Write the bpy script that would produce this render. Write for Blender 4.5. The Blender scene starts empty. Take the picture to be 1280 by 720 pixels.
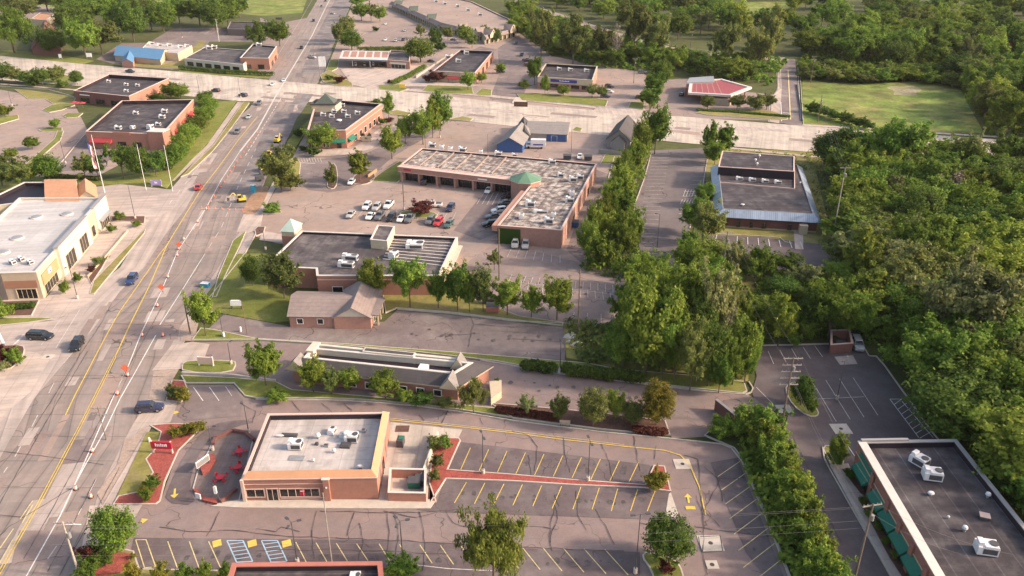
import bpy, math, random
import numpy as np
from mathutils import Vector, Matrix
R = math.radians
random.seed(7)
col = bpy.context.scene.collection
F, H, TH = 995.0, 80.0, R(25.75)
CT, ST = math.cos(TH), math.sin(TH)

def W(px, py, z=0.0):
    """survey helper: photo pixel (1280x720) -> world point on the horizontal plane at height z"""
    u = (px - 640) / F; v = (py - 360) / F
    t = (H - z) / (ST + v * CT)
    return Vector((u * t, (CT - v * ST) * t, z))

def hz(by, ty, px=640):
    Y = W(px, by)[1]; v = (ty - 360) / F
    t = Y / (CT - v * ST)
    return H - t * (ST + v * CT)

def mpp(px, py):
    p = W(px, py); return (p.y * CT + H * ST) / F

# ---------------------------------------------------------------- materials
MATS = {}
def mat(name, c, rough=.85, big=.12, bs=.05, small=.10, ss=1.2, fine=.08, fs=9, cracks=None, grid=None, metal=0,
        spec=.3, bump=0, stain=None, bands=None, coords='pos', crack_col=.4):
    m = bpy.data.materials.new(name); m.use_nodes = True
    nt = m.node_tree; N = nt.nodes; L = nt.links
    b = N['Principled BSDF']
    b.inputs['Roughness'].default_value = rough; b.inputs['Metallic'].default_value = metal
    b.inputs['Specular IOR Level'].default_value = spec
    if coords == 'pos': src = N.new('ShaderNodeNewGeometry').outputs['Position']
    else: src = N.new('ShaderNodeTexCoord').outputs[coords]
    def noise(sc, det=3, rgh=.6):
        n = N.new('ShaderNodeTexNoise'); n.inputs['Scale'].default_value = sc; n.inputs['Detail'].default_value = det
        n.inputs['Roughness'].default_value = rgh
        L.new(src, n.inputs['Vector']); return n.outputs['Fac']
    def mr(x, a, b_, c_, d):
        r = N.new('ShaderNodeMapRange'); L.new(x, r.inputs[0])
        for i, v in enumerate((a, b_, c_, d)): r.inputs[1 + i].default_value = v
        return r.outputs[0]
    def math_(op, x, y):
        r = N.new('ShaderNodeMath'); r.operation = op
        for i, v in enumerate((x, y)):
            if isinstance(v, (int, float)): r.inputs[i].default_value = v
            else: L.new(v, r.inputs[i])
        return r.outputs[0]
    f = None
    for amt, sc in ((big, bs), (small, ss), (fine, fs)):
        if amt:
            g = mr(noise(sc), .3, .7, 1 - amt, 1 + amt)
            f = g if f is None else math_('MULTIPLY', f, g)
    if cracks:
        sc, w = cracks
        off = N.new('ShaderNodeTexNoise'); off.inputs['Scale'].default_value = sc * 3.5; L.new(src, off.inputs['Vector'])
        mx = N.new('ShaderNodeVectorMath'); mx.operation = 'MULTIPLY_ADD'
        L.new(off.outputs['Color'], mx.inputs[0]); mx.inputs[1].default_value = (.55 / sc,) * 3; L.new(src, mx.inputs[2])
        vo = N.new('ShaderNodeTexVoronoi'); vo.feature = 'DISTANCE_TO_EDGE'; vo.voronoi_dimensions = '2D'
        vo.inputs['Scale'].default_value = sc; L.new(mx.outputs[0], vo.inputs['Vector'])
        k = mr(vo.outputs['Distance'], w * .3, w, crack_col, 1)
        msk = mr(noise(.06), .42, .5, 0, 1)
        k2 = math_('ADD', math_('MULTIPLY', k, msk), math_('SUBTRACT', 1, msk))
        f = math_('MULTIPLY', f, k2)
    if grid:      # slab or membrane joints from the UV map (metres)
        gx, gy, w, dk = grid
        uv = N.new('ShaderNodeUVMap'); sp = N.new('ShaderNodeSeparateXYZ'); L.new(uv.outputs[0], sp.inputs[0])
        for o, g in ((sp.outputs[0], gx), (sp.outputs[1], gy)):
            if not g: continue
            q = math_('PINGPONG', math_('DIVIDE', o, 1), g / 2)
            f = math_('MULTIPLY', f, mr(q, w * .3, w, dk, 1))
        st = N.new('ShaderNodeVectorMath'); st.operation = 'MULTIPLY'; L.new(uv.outputs[0], st.inputs[0]); st.inputs[1].default_value = (.7, .025, 1)
        sn = N.new('ShaderNodeTexNoise'); sn.inputs['Scale'].default_value = 1; sn.inputs['Detail'].default_value = 4; L.new(st.outputs[0], sn.inputs['Vector']); f = math_('MULTIPLY', f, mr(sn.outputs['Fac'], .3, .7, .8, 1.1))
        # slabs of slightly different tone
        fl = N.new('ShaderNodeVectorMath'); fl.operation = 'DIVIDE'; L.new(uv.outputs[0], fl.inputs[0]); fl.inputs[1].default_value = (gx or 9, gy or 9, 1)
        f2 = N.new('ShaderNodeVectorMath'); f2.operation = 'FLOOR'
        ad = N.new('ShaderNodeVectorMath'); ad.operation = 'ADD'; ad.inputs[1].default_value = (.5, .5, 0)
        L.new(fl.outputs[0], ad.inputs[0]); L.new(ad.outputs[0], f2.inputs[0])
        wn = N.new('ShaderNodeTexWhiteNoise'); wn.noise_dimensions = '2D'; L.new(f2.outputs[0], wn.inputs['Vector'])
        f = math_('MULTIPLY', f, mr(wn.outputs['Value'], 0, 1, .93, 1.06))
    if bands:     # horizontal courses
        sz, dk = bands
        sp = N.new('ShaderNodeSeparateXYZ'); L.new(src, sp.inputs[0])
        f = math_('MULTIPLY', f, mr(math_('PINGPONG', sp.outputs[2], sz / 2), 0, sz * .15, dk, 1))
    rgb = N.new('ShaderNodeRGB'); rgb.outputs[0].default_value = (*c, 1)
    base = rgb.outputs[0]
    if stain:
        c2, sc, lo, hi = stain
        mx = N.new('ShaderNodeMix'); mx.data_type = 'RGBA'
        L.new(mr(noise(sc, 5, .7), lo, hi, 0, 1), mx.inputs[0]); L.new(base, mx.inputs[6]); mx.inputs[7].default_value = (*c2, 1)
        base = mx.outputs[2]
    if f is not None:
        sc_ = N.new('ShaderNodeVectorMath'); sc_.operation = 'SCALE'; L.new(base, sc_.inputs[0]); L.new(f, sc_.inputs['Scale'])
        base = sc_.outputs[0]
    L.new(base, b.inputs['Base Color'])
    if bump:
        bp = N.new('ShaderNodeBump'); bp.inputs['Strength'].default_value = .5; bp.inputs['Distance'].default_value = bump
        L.new(noise(fs, 4), bp.inputs['Height']); L.new(bp.outputs[0], b.inputs['Normal'])
    MATS[name] = m
    return m

def leafmat(name, c1, c2, trans=.42):
    m = bpy.data.materials.new(name); m.use_nodes = True
    nt = m.node_tree; N = nt.nodes; L = nt.links; b = N['Principled BSDF']
    at = N.new('ShaderNodeAttribute'); at.attribute_name = 'shade'
    oi = N.new('ShaderNodeObjectInfo')
    mx = N.new('ShaderNodeMix'); mx.data_type = 'RGBA'
    L.new(at.outputs['Fac'], mx.inputs[0]); mx.inputs[6].default_value = (*c1, 1); mx.inputs[7].default_value = (*c2, 1)
    hs = N.new('ShaderNodeHueSaturation')
    r1 = N.new('ShaderNodeMapRange'); L.new(oi.outputs['Random'], r1.inputs[0]); r1.inputs[3].default_value = .478; r1.inputs[4].default_value = .512
    w = N.new('ShaderNodeMath'); w.operation = 'FRACT'; w2 = N.new('ShaderNodeMath'); w2.operation = 'MULTIPLY'; w2.inputs[1].default_value = 7.3
    L.new(oi.outputs['Random'], w2.inputs[0]); L.new(w2.outputs[0], w.inputs[0])
    r2 = N.new('ShaderNodeMapRange'); L.new(w.outputs[0], r2.inputs[0]); r2.inputs[3].default_value = .68; r2.inputs[4].default_value = 1.3
    L.new(r1.outputs[0], hs.inputs['Hue']); L.new(r2.outputs[0], hs.inputs['Value']); L.new(mx.outputs[2], hs.inputs['Color'])
    L.new(hs.outputs[0], b.inputs['Base Color']); b.inputs['Roughness'].default_value = .7
    b.inputs['Specular IOR Level'].default_value = .15
    tr = N.new('ShaderNodeBsdfTranslucent'); L.new(hs.outputs[0], tr.inputs['Color'])
    ms = N.new('ShaderNodeMixShader'); ms.inputs[0].default_value = trans
    out = N['Material Output']
    L.new(b.outputs[0], ms.inputs[1]); L.new(tr.outputs[0], ms.inputs[2]); L.new(ms.outputs[0], out.inputs[0])
    MATS[name] = m
    return m

# surfaces
mat('ground_soil', (0.075, 0.082, 0.024), .95, .25, .02, .25, .3, .2, 2)
mat('grass', (.165, .18, .035), .95, .2, .06, .18, .5, .2, 3, stain=((.20, .17, .07), .12, .5, .72))
mat('grass_dry', (.225, .20, .055), .95, .2, .05, .15, .4, .15, 2, stain=((.26, .20, .11), .08, .5, .7))
mat('field_grass', (.15, .20, .035), .95, .3, .03, .35, .12, .25, .8, stain=((.21, .19, .06), .05, .45, .62))
mat('road_concrete', (0.286, 0.225, 0.200), .85, .08, .03, .08, .6, .06, 6, grid=(3.7, 6.5, .14, .68), cracks=(.03, .004), stain=((.24, .205, .195), .14, .45, .72))
mat('concrete_pale', (0.478, 0.381, 0.332), .85, .08, .04, .08, .5, .05, 5, grid=(4.5, 4.5, .1, .8), stain=((.37, .32, .29), .12, .5, .75))
mat('lane_concrete', (0.437, 0.352, 0.314), .85, .08, .04, .06, .5, .05, 5, grid=(3.7, 6, .1, .78), stain=((.34, .30, .275), .15, .45, .75))
mat('cross_concrete', (.50, .425, .36), .85, .1, .03, .1, .25, .06, 3, grid=(3.8, 7, .12, .85), stain=((.34, .29, .265), .08, .5, .7))
mat('lot_pink', (0.275, 0.203, 0.180), .9, .12, .05, .1, .5, .08, 4, cracks=(.06, .009), stain=((.235, .195, .185), .09, .45, .7))
mat('lot_tan', (0.329, 0.241, 0.204), .9, .12, .04, .1, .4, .08, 4, cracks=(.05, .009), stain=((.27, .22, .20), .07, .45, .7))
mat('lot_grey', (0.187, 0.145, 0.140), .9, .12, .05, .1, .5, .08, 4, cracks=(.07, .01), stain=((.28, .235, .21), .08, .5, .7))
mat('lot_sealed', (0.123, 0.093, 0.096), .9, .12, .06, .1, .6, .08, 4, cracks=(.06, .005), stain=((.19, .155, .15), .1, .45, .7), crack_col=.45)
mat('aisle', (0.247, 0.178, 0.163), .9, .12, .06, .08, .6, .08, 5, cracks=(.07, .006), stain=((.21, .17, .165), .11, .45, .68), crack_col=.45)
mat('lot_mid', (.155, .125, .124), .9, .12, .05, .1, .5, .08, 4, cracks=(.05, .006), stain=((.20, .165, .16), .08, .45, .7))
mat('field_dirt', (.30, .26, .15), .95, .2, .1, .3, .8, .2, 3)
mat('lot_dark', (0.123, 0.095, 0.097), .88, .12, .05, .1, .5, .08, 5, stain=((.14, .12, .122), .1, .45, .7))
mat('new_asphalt', (0.156, 0.130, 0.133), .9, .12, .05, .15, .5, .1, 4, stain=((.24, .21, .2), .1, .42, .65))
mat('kerb_concrete', (.50, .43, .37), .8, .05, .1, .1, 1, .05, 8)
mat('mulch_red', (.30, .075, .06), .95, .1, .3, .2, 2, .3, 8, bump=.05)
mat('mulch_brown', (.12, .065, .05), .95, .1, .3, .25, 1.5, .3, 8, bump=.05)
mat('pavers', (.36, .27, .22), .9, .1, .2, .15, 2, .15, 8)
mat('patio_slab', (.20, .15, .14), .85, .1, .2, .1, 1, .08, 6, grid=(1.5, 1.5, .05, .75))
mat('dirt', (.33, .20, .13), .95, .15, .2, .2, 1, .2, 6)
mat('paint_white', (.72, .68, .65), .7, .05, .1, .18, 1.5, .15, 8)
mat('paint_faded', (.56, .51, .48), .8, .05, .1, .25, 1.5, .2, 8)
mat('paint_yellow', (.66, .46, .09), .7, .05, .1, .15, 1.5, .15, 8)
mat('paint_yellow_pale', (.62, .50, .25), .7, .05, .1, .2, 1.5, .2, 8)
mat('paint_blue', (.35, .50, .62), .7, .05, .1, .12, 1.5, .1, 8)
mat('oil_stain', (.095, .08, .08), .6, .1, .3, .3, 2, .2, 8)
mat('tar', (.06, .05, .055), .7)
# walls
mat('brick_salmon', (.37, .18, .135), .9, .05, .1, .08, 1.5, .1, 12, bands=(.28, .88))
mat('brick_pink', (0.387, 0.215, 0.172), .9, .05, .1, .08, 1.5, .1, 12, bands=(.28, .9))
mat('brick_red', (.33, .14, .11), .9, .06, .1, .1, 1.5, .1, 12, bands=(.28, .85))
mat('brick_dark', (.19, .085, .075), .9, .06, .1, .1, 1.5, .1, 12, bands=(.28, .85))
mat('stucco_cream', (.52, .43, .31), .9, .04, .1, .05, 1, .04, 9)
mat('stucco_white', (.56, .50, .42), .9, .04, .1, .05, 1, .04, 9)
mat('stucco_tan', (.46, .36, .27), .9, .04, .1, .05, 1, .04, 9)
mat('panel_ochre', (.40, .265, .14), .8, .04, .1, .05, 1, .04, 9)
mat('panel_rust', (.34, .17, .11), .8, .04, .1, .05, 1, .04, 9)
mat('panel_greybrown', (.16, .135, .125), .8, .04, .1, .05, 1, .04, 9)
mat('coping_orange', (.50, .27, .155), .6, .04, .1, .05, 1, .04, 9)
mat('coping_pink', (.62, .44, .38), .6, .04, .1, .05, 1, .04, 9)
mat('coping_white', (.60, .54, .49), .5, .04, .1, .06, 1, .04, 9)
mat('coping_grey', (.30, .28, .28), .5, .04, .1, .06, 1, .04, 9)
mat('coping_red', (.45, .16, .12), .5, .04, .1, .06, 1, .04, 9)
mat('roof_white', (.50, .47, .46), .6, .06, .1, .06, 1, .04, 6, grid=(0, 3.2, .06, .85), stain=((.56, .52, .5), .12, .5, .75))
mat('roof_grey_light', (.50, .44, .415), .7, .05, .1, .08, .8, .05, 6, grid=(6, 3, .07, .75), stain=((.38, .335, .315), .3, .5, .68))
mat('roof_dark', (.050, .040, .045), .75, .14, .08, .16, .6, .06, 6, grid=(0, 3, .13, 1.7), stain=((.125, .108, .11), .2, .45, .7))
mat('roof_mid', (.078, .064, .068), .75, .12, .08, .12, .6, .06, 6, grid=(3, 0, .08, 1.25), stain=((.18, .155, .15), .15, .45, .7))
mat('roof_patchy', (.17, .13, .12), .9, .15, .1, .3, .7, .25, 3, grid=(2.2, 9, .35, .75), stain=((.52, .46, .41), .5, .44, .62))
mat('membrane_black', (.025, .018, .026), .6, .1, .2, .1, 1, 0, 1)
mat('shingle_brown', (.25, .195, .18), .9, .1, .2, .1, 1, .12, 8, bands=(.35, .85))
mat('shingle_grey', (.078, .07, .073), .9, .1, .2, .1, 1, .12, 8, bands=(.35, .85))
mat('shingle_light', (.24, .215, .205), .9, .1, .2, .1, 1, .12, 8, bands=(.35, .88))
mat('roof_terracotta', (.46, .245, .15), .85, .06, .2, .08, 1, .08, 8)
mat('roof_blue', (.10, .22, .38), .5, .05, .2, .06, 1, .04, 8, bands=(.4, .85))
mat('roof_metal_bluegrey', (.33, .395, .50), .4, .05, .2, .05, 1, 0, 8, metal=.2, grid=(.55, 0, .07, .62))
mat('roof_green', (.12, .22, .15), .6, .06, .2, .06, 1, .05, 8)
mat('roof_sage', (.085, .10, .085), .6, .06, .2, .06, 1, .05, 8)
mat('copper_green', (.35, .45, .40), .5, .06, .2, .06, 1, .05, 8)
mat('awning_green', (.03, .16, .11), .8, 0, .1, .08, 2, .05, 9)
mat('awning_red', (.38, .05, .06), .8, 0, .1, .08, 2, .05, 9)
mat('canopy_red', (.30, .07, .08), .6, .05, .1, .1, 1, .05, 9)
mat('siding_blue', (.045, .10, .26), .7, .05, .1, .05, 1, 0, 9, bands=(.3, .8))
mat('siding_grey', (.30, .27, .25), .8, .05, .1, .05, 1, 0, 9, bands=(.3, .85))
mat('glass_dark', (.02, .018, .02), .12, 0, 1, .25, .8, 0, 1, spec=.6)
mat('frame_white', (.70, .65, .6), .5)
mat('frame_dark', (.06, .05, .05), .5)
mat('metal_white', (.68, .66, .66), .45, .03, 1, .06, 2, .03, 9, coords='Object')
mat('metal_grey', (.36, .35, .36), .4, .03, 1, .1, 2, .03, 9, metal=.4, coords='Object')
mat('metal_dark', (.08, .075, .08), .5, .03, 1, .1, 2, .03, 9, coords='Object')
mat('wood_pole', (.17, .125, .10), .9, .05, 1, .15, 2, .15, 9)
mat('wire', (.22, .2, .19), .6)
mat('red_plastic', (.55, .03, .05), .5)
mat('barrel_orange', (.85, .20, .10), .6)
mat('sign_red', (.45, .02, .05), .5)
mat('sign_white', (.8, .78, .78), .5)
mat('sign_blue', (.05, .05, .25), .5)
mat('sign_violet', (.30, .24, .48), .5)
mat('machine_yellow', (.66, .46, .05), .5)
mat('toilet_blue', (.03, .28, .42), .5)
mat('tyre', (.02, .02, .02), .9)
mat('rim', (.4, .4, .42), .35, metal=.7)
mat('car_glass', (.02, .022, .026), .08, 0, 1, 0, 1, 0, 1, spec=.8)
mat('lamp_clear', (.8, .8, .8), .2); mat('lamp_red', (.5, .03, .03), .3)
for n_, c_ in dict(black=(.015, .016, .02), white=(.75, .73, .71), silver=(.42, .41, .40), grey=(.13, .13, .14), red=(.50, .03, .04),
                   blue=(.03, .05, .14), green=(.07, .12, .10), maroon=(.16, .04, .05), tan=(.36, .29, .22), navy=(.03, .03, .07)).items():
    m_ = mat('car_' + n_, c_, .25, 0, 1, .04, 2, 0, 1, spec=.6, coords='Object')
    m_.node_tree.nodes['Principled BSDF'].inputs['Coat Weight'].default_value = .5
mat('bark', (.13, .095, .075), .95, .05, 1, .2, 1, .2, 6)
mat('bark_pale', (.36, .31, .27), .95, .05, 1, .2, 1, .2, 6)
leafmat('leaf_mid', (.078, .145, .022), (.225, .315, .05))
leafmat('leaf_bright', (.11, .175, .024), (.28, .35, .055))
leafmat('leaf_olive', (.10, .13, .035), (.25, .285, .08))
leafmat('leaf_dark', (.05, .10, .02), (.15, .22, .04))
leafmat('leaf_pale', (.14, .165, .06), (.32, .345, .14))
leafmat('leaf_gold', (.17, .165, .025), (.36, .345, .05))
leafmat('leaf_red', (.06, .02, .018), (.17, .055, .04))
leafmat('leaf_bare', (.13, .10, .085), (.26, .20, .16), .1)
leafmat('leaf_willow', (.14, .195, .035), (.31, .38, .08))

# ---------------------------------------------------------------- object helpers
def tag(o, label=None, cat=None, group=None, kind=None):
    if label: o['label'] = label
    if cat: o['category'] = cat
    if group: o['group'] = group
    if kind: o['kind'] = kind
    return o

def thing(name, label, cat, loc=(0, 0, 0), rz=0, group=None):
    o = bpy.data.objects.new(name, None); col.objects.link(o); o.empty_display_size = .5
    o.location = loc; o.rotation_euler = (0, 0, rz)
    return tag(o, label, cat, group)

class MB:
    def __init__(s): s.v = []; s.f = []; s.m = []; s.uv = []; s.mi = 0
    def quad(s, *p, uv=None):
        i = len(s.v); s.v += [tuple(q) for q in p]; s.f.append(tuple(range(i, i + len(p)))); s.m.append(s.mi)
        s.uv.append(uv)
        return s
    def box(s, c, d, rz=0, rx=0):
        """c = centre of the bottom face, d = dims"""
        ca, sa = math.cos(rz), math.sin(rz); i = len(s.v)
        for z in (0, d[2]):
            for x, y in ((-1, -1), (1, -1), (1, 1), (-1, 1)):
                X, Y = x * d[0] / 2, y * d[1] / 2
                s.v.append((c[0] + X * ca - Y * sa, c[1] + X * sa + Y * ca, c[2] + z))
        for f in ((0, 3, 2, 1), (4, 5, 6, 7), (0, 1, 5, 4), (1, 2, 6, 5), (2, 3, 7, 6), (3, 0, 4, 7)):
            s.f.append(tuple(i + k for k in f)); s.m.append(s.mi); s.uv.append(None)
        return s
    def prism(s, pts, z0, z1, top=True, bottom=False, sides=True):
        n = len(pts); i = len(s.v)
        s.v += [(p[0], p[1], z0) for p in pts] + [(p[0], p[1], z1) for p in pts]
        if sides:
            for k in range(n):
                l = (k + 1) % n; s.f.append((i + k, i + l, i + n + l, i + n + k)); s.m.append(s.mi); s.uv.append(None)
        if top: s.f.append(tuple(i + n + k for k in range(n))); s.m.append(s.mi); s.uv.append(None)
        if bottom: s.f.append(tuple(i + n - 1 - k for k in range(n))); s.m.append(s.mi); s.uv.append(None)
        return s
    def ring(s, a, b, z0, z1):
        """solid ring between outer polygon a and inner polygon b"""
        n = len(a); i = len(s.v)
        s.v += [(p[0], p[1], z0) for p in a] + [(p[0], p[1], z1) for p in a] + [(p[0], p[1], z0) for p in b] + [(p[0], p[1], z1) for p in b]
        for k in range(n):
            l = (k + 1) % n
            for f in ((k, l, n + l, n + k), (n + k, n + l, 3 * n + l, 3 * n + k), (3 * n + k, 3 * n + l, 2 * n + l, 2 * n + k), (2 * n + k, 2 * n + l, l, k)):
                s.f.append(tuple(i + q for q in f)); s.m.append(s.mi); s.uv.append(None)
        return s
    def tube(s, p, q, r0, r1=None, n=8, caps=True):
        r1 = r0 if r1 is None else r1
        p = Vector(p); q = Vector(q); d = (q - p).normalized()
        a = d.orthogonal().normalized(); b = d.cross(a); i = len(s.v)
        for o, r in ((p, r0), (q, r1)):
            for k in range(n):
                t = 2 * math.pi * k / n; s.v.append(tuple(o + a * (r * math.cos(t)) + b * (r * math.sin(t))))
        for k in range(n):
            l = (k + 1) % n; s.f.append((i + k, i + l, i + n + l, i + n + k)); s.m.append(s.mi); s.uv.append(None)
        if caps:
            s.f.append(tuple(i + n - 1 - k for k in range(n))); s.f.append(tuple(i + n + k for k in range(n))); s.m += [s.mi] * 2; s.uv += [None] * 2
        return s
    def dome(s, c, r, rz=None, n=10, m=4):
        rz = rz or r; i = len(s.v)
        for j in range(m):
            ph = j / m * math.pi / 2
            for k in range(n):
                t = 2 * math.pi * k / n
                s.v.append((c[0] + r * math.cos(ph) * math.cos(t), c[1] + r * math.cos(ph) * math.sin(t), c[2] + rz * math.sin(ph)))
        s.v.append((c[0], c[1], c[2] + rz))
        for j in range(m - 1):
            for k in range(n):
                l = (k + 1) % n; s.f.append((i + j * n + k, i + j * n + l, i + (j + 1) * n + l, i + (j + 1) * n + k)); s.m.append(s.mi); s.uv.append(None)
        for k in range(n):
            s.f.append((i + (m - 1) * n + k, i + (m - 1) * n + (k + 1) % n, i + m * n)); s.m.append(s.mi); s.uv.append(None)
        return s
    def build(s, name, material, parent=None, kind=None, origin=None, uvdir=None, label=None):
        me = bpy.data.meshes.new(name)
        o0 = Vector(origin) if origin is not None else (Vector(parent.get('org', (0, 0, 0))) if parent else Vector((0, 0, 0)))
        v = [tuple(Vector(p) - o0) for p in s.v]
        me.from_pydata(v, [], s.f)
        ms = material if isinstance(material, (list, tuple)) else [material]
        for x in ms: me.materials.append(MATS[x] if isinstance(x, str) else x)
        if len(ms) > 1: me.polygons.foreach_set('material_index', s.m)
        uvl = me.uv_layers.new(name='UVMap')
        dx = Vector(uvdir).normalized() if uvdir else Vector((1, 0, 0))
        dy = Vector((-dx.y, dx.x, 0))
        for fi, p in enumerate(me.polygons):
            u = s.uv[fi]
            vert = abs(p.normal.z) < .3
            for k, li in enumerate(p.loop_indices):
                if u: uvl.data[li].uv = u[k]
                else:
                    w = Vector(s.v[me.loops[li].vertex_index])
                    uvl.data[li].uv = (w.dot(dx) if not vert else w.dot(dx) + w.dot(dy), w.dot(dy) if not vert else w.z)
        o = bpy.data.objects.new(name, me); col.objects.link(o)
        if parent: o.parent = parent
        if origin is not None: o.location = origin
        if parent and 'org' in parent and origin is None: o['org'] = list(parent['org'])
        if kind: o['kind'] = kind
        if label: o['label'] = label
        return o

def root(name, label, cat, p, group=None):
    """thing whose parts are given in world coordinates"""
    o = thing(name, label, cat, (p[0], p[1], 0 if len(p) < 3 else p[2]), 0, group)
    o['org'] = (p[0], p[1], 0 if len(p) < 3 else p[2])
    return o

def copy_tree(o, name=None):
    c = o.copy(); col.objects.link(c)
    for ch in o.children:
        d = ch.copy(); col.objects.link(d); d.parent = c
        for g in ch.children:
            e = g.copy(); col.objects.link(e); e.parent = d
    return c

def area(p):
    return sum(p[i - 1][0] * p[i][1] - p[i][0] * p[i - 1][1] for i in range(len(p))) / 2
def ccw(p):
    p = [Vector((q[0], q[1], 0)) for q in p]
    return p if area(p) > 0 else p[::-1]
def inset(p, d):
    """p ccw, positive d = inwards"""
    n = len(p); out = []
    for i in range(n):
        a, b, c = p[i - 1], p[i], p[(i + 1) % n]
        d1 = (b - a).normalized(); d2 = (c - b).normalized()
        n1 = Vector((-d1.y, d1.x, 0)); n2 = Vector((-d2.y, d2.x, 0))
        k = n1 + n2; q = k.dot(n1)
        out.append(b + k * (d / max(q, .35)))
    return out

_t0 = 0
def smooth_poly(pts, it=1):
    for _ in range(it):
        o = []
        for i in range(len(pts)):
            a, b = pts[i], pts[(i + 1) % len(pts)]
            o += [a * .75 + b * .25, a * .25 + b * .75]
        pts = o
    return pts
def tess(pts, z):
    """triangulated flat polygon in an MB (handles concave outlines)"""
    from mathutils.geometry import tessellate_polygon
    v = [Vector((p[0], p[1], 0)) for p in pts]
    mb = MB(); mb.v = [(p.x, p.y, z) for p in v]
    for t in tessellate_polygon([v]):
        a, b, c = (v[k] for k in t)
        f = t if (b - a).cross(c - a).z > 0 else t[::-1]
        mb.f.append(tuple(f)); mb.m.append(0); mb.uv.append(None)
    return mb

def sheet(name, px, material, z, uvdir=None, sm=0):
    pts = ccw([W(*p, z) for p in px])
    if sm: pts = smooth_poly(pts, sm)
    return tess(pts, z).build(name, material, kind='structure', uvdir=uvdir)

_rc = [0]
def raised(name, px, material, h=.13, sm=0, kerb='kerb_concrete', kw=.2, base=.0):
    _rc[0] += 1; h += (_rc[0] % 11) * .0017
    """kerbed raised area: soil/grass bed with a kerb ring"""
    pts = ccw([W(*p) for p in px])
    if sm: pts = smooth_poly(pts, sm)
    if kerb:
        MB().ring(pts, inset(pts, kw), base, h).build('kerb', kerb, kind='structure')
        inn = inset(pts, kw)
    else: inn = pts
    mb = tess(inn, h - .02 if kerb else h)
    if not kerb: mb.prism(pts, base, h - .001, top=False)
    return mb.build(name, material, kind='structure')
# ================================================================ GROUND, ROADS, PAVEMENTS
gm = MB(); gm.quad((-3000, -1500, 0), (3000, -1500, 0), (3000, 5000, 0), (-3000, 5000, 0)); gm.build('ground', 'ground_soil', kind='structure')
ZC = [.004]
def S(name, px, material, uvdir=None, sm=0):
    ZC[0] += .003
    return sheet(name, px, material, ZC[0], uvdir, sm)
ZM = .190           # painted markings
ZR = .17            # standing level on paving
rdir = (W(230, 272) - W(1, 715)).normalized()
cdir = (W(1280, 177) - W(0, 72)).normalized()
# lots and lawns, far to near
S('field', [(-60, -14), (292, -14), (292, 8), (250, 14), (120, 8), (-60, 18)], 'field_grass')
S('field', [(300, -4), (386, -8), (378, 16), (330, 20), (298, 17)], 'field_grass')
S('field', [(860, 2), (1000, 2), (960, 24), (880, 22)], 'field_grass')
S('field', [(1003, 98), (1050, 106), (1160, 101), (1200, 112), (1230, 166), (1150, 166), (1003, 158)], 'field_grass')
S('dirt_patch', [(1106, 109), (1118, 107), (1127, 109), (1138, 106.5), (1150, 110), (1153, 114), (1143, 116), (1148, 119), (1130, 120), (1124, 118), (1116, 119), (1119, 114)], 'field_dirt', sm=1)
S('parking_lot', [(415, 70), (440, 6), (480, -4), (560, 8), (650, 42), (690, 70), (760, 84), (805, 90), (812, 138), (740, 138), (640, 132), (527, 118), (470, 112), (425, 110), (400, 104)], 'lot_tan', cdir)
S('asphalt_lane', [(498, 112), (525, 96), (545, 84), (600, 58), (622, 62), (540, 112)], 'lot_grey')
S('asphalt_lane', [(612, 124), (624, 92), (622, 60), (648, 44), (682, 72), (662, 100), (650, 130)], 'lot_grey')
S('asphalt_lane', [(745, 134), (762, 118), (775, 94), (808, 94), (805, 137)], 'lot_tan')
S('parking_lot', [(445, 48), (470, 36), (520, 30), (580, 60), (520, 66), (470, 62)], 'lot_pink')
S('parking_lot', [(812, 140), (826, 100), (862, 98), (905, 112), (985, 120), (1003, 152), (865, 148)], 'lot_pink')
S('parking_lot', [(-60, 6), (40, 6), (85, 12), (85, 26), (40, 24), (-60, 28)], 'lot_pink')
S('parking_lot', [(182, 56), (214, 36), (262, 34), (345, 40), (347, 52), (300, 52), (240, 52), (225, 62)], 'lot_grey')
S('parking_lot', [(120, 74), (152, 54), (262, 52), (250, 66), (232, 88), (150, 82)], 'lot_grey')
S('parking_lot', [(325, 22), (345, 30), (385, 22), (375, 60), (345, 98), (318, 98), (330, 70)], 'lot_pink')
S('lawn', [(0, 70), (0, 76), (105, 80), (118, 76), (60, 66), (0, 62)], 'grass')
S('lawn', [(135, 80), (190, 84), (226, 86), (240, 74), (258, 52), (250, 50), (225, 78)], 'grass_dry')
S('lawn', [(222, 90), (330, 98), (345, 96), (330, 91), (228, 84)], 'grass')
S('parking_lot', [(-160, 108), (0, 112), (92, 128), (112, 168), (160, 200), (115, 224), (60, 238), (-160, 240)], 'lot_tan', cdir)
S('asphalt_lane', [(55, 222), (98, 175), (112, 166), (145, 195), (118, 212), (80, 214), (62, 226)], 'lot_grey')
S('parking_lot', [(110, 170), (160, 210), (215, 225), (240, 200), (230, 180), (150, 180)], 'lot_pink')
S('parking_lot', [(308, 292), (330, 262), (352, 224), (385, 160), (425, 128), (512, 148), (600, 153), (720, 165), (805, 175), (815, 190), (790, 240), (735, 330), (700, 345), (575, 338), (480, 322), (345, 304)], 'lot_tan', cdir)
S('asphalt_lane', [(372, 200), (437, 197), (470, 187), (484, 176), (500, 168), (540, 158), (555, 160), (500, 190), (480, 205), (462, 224), (425, 242), (372, 236)], 'lot_grey', sm=1)
S('asphalt_lane', [(567, 288), (594, 254), (606, 240), (640, 238), (628, 290), (600, 300)], 'lot_grey')
S('alley', [(708, 312), (745, 212), (772, 222), (738, 292), (728, 330)], 'lot_grey')
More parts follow.
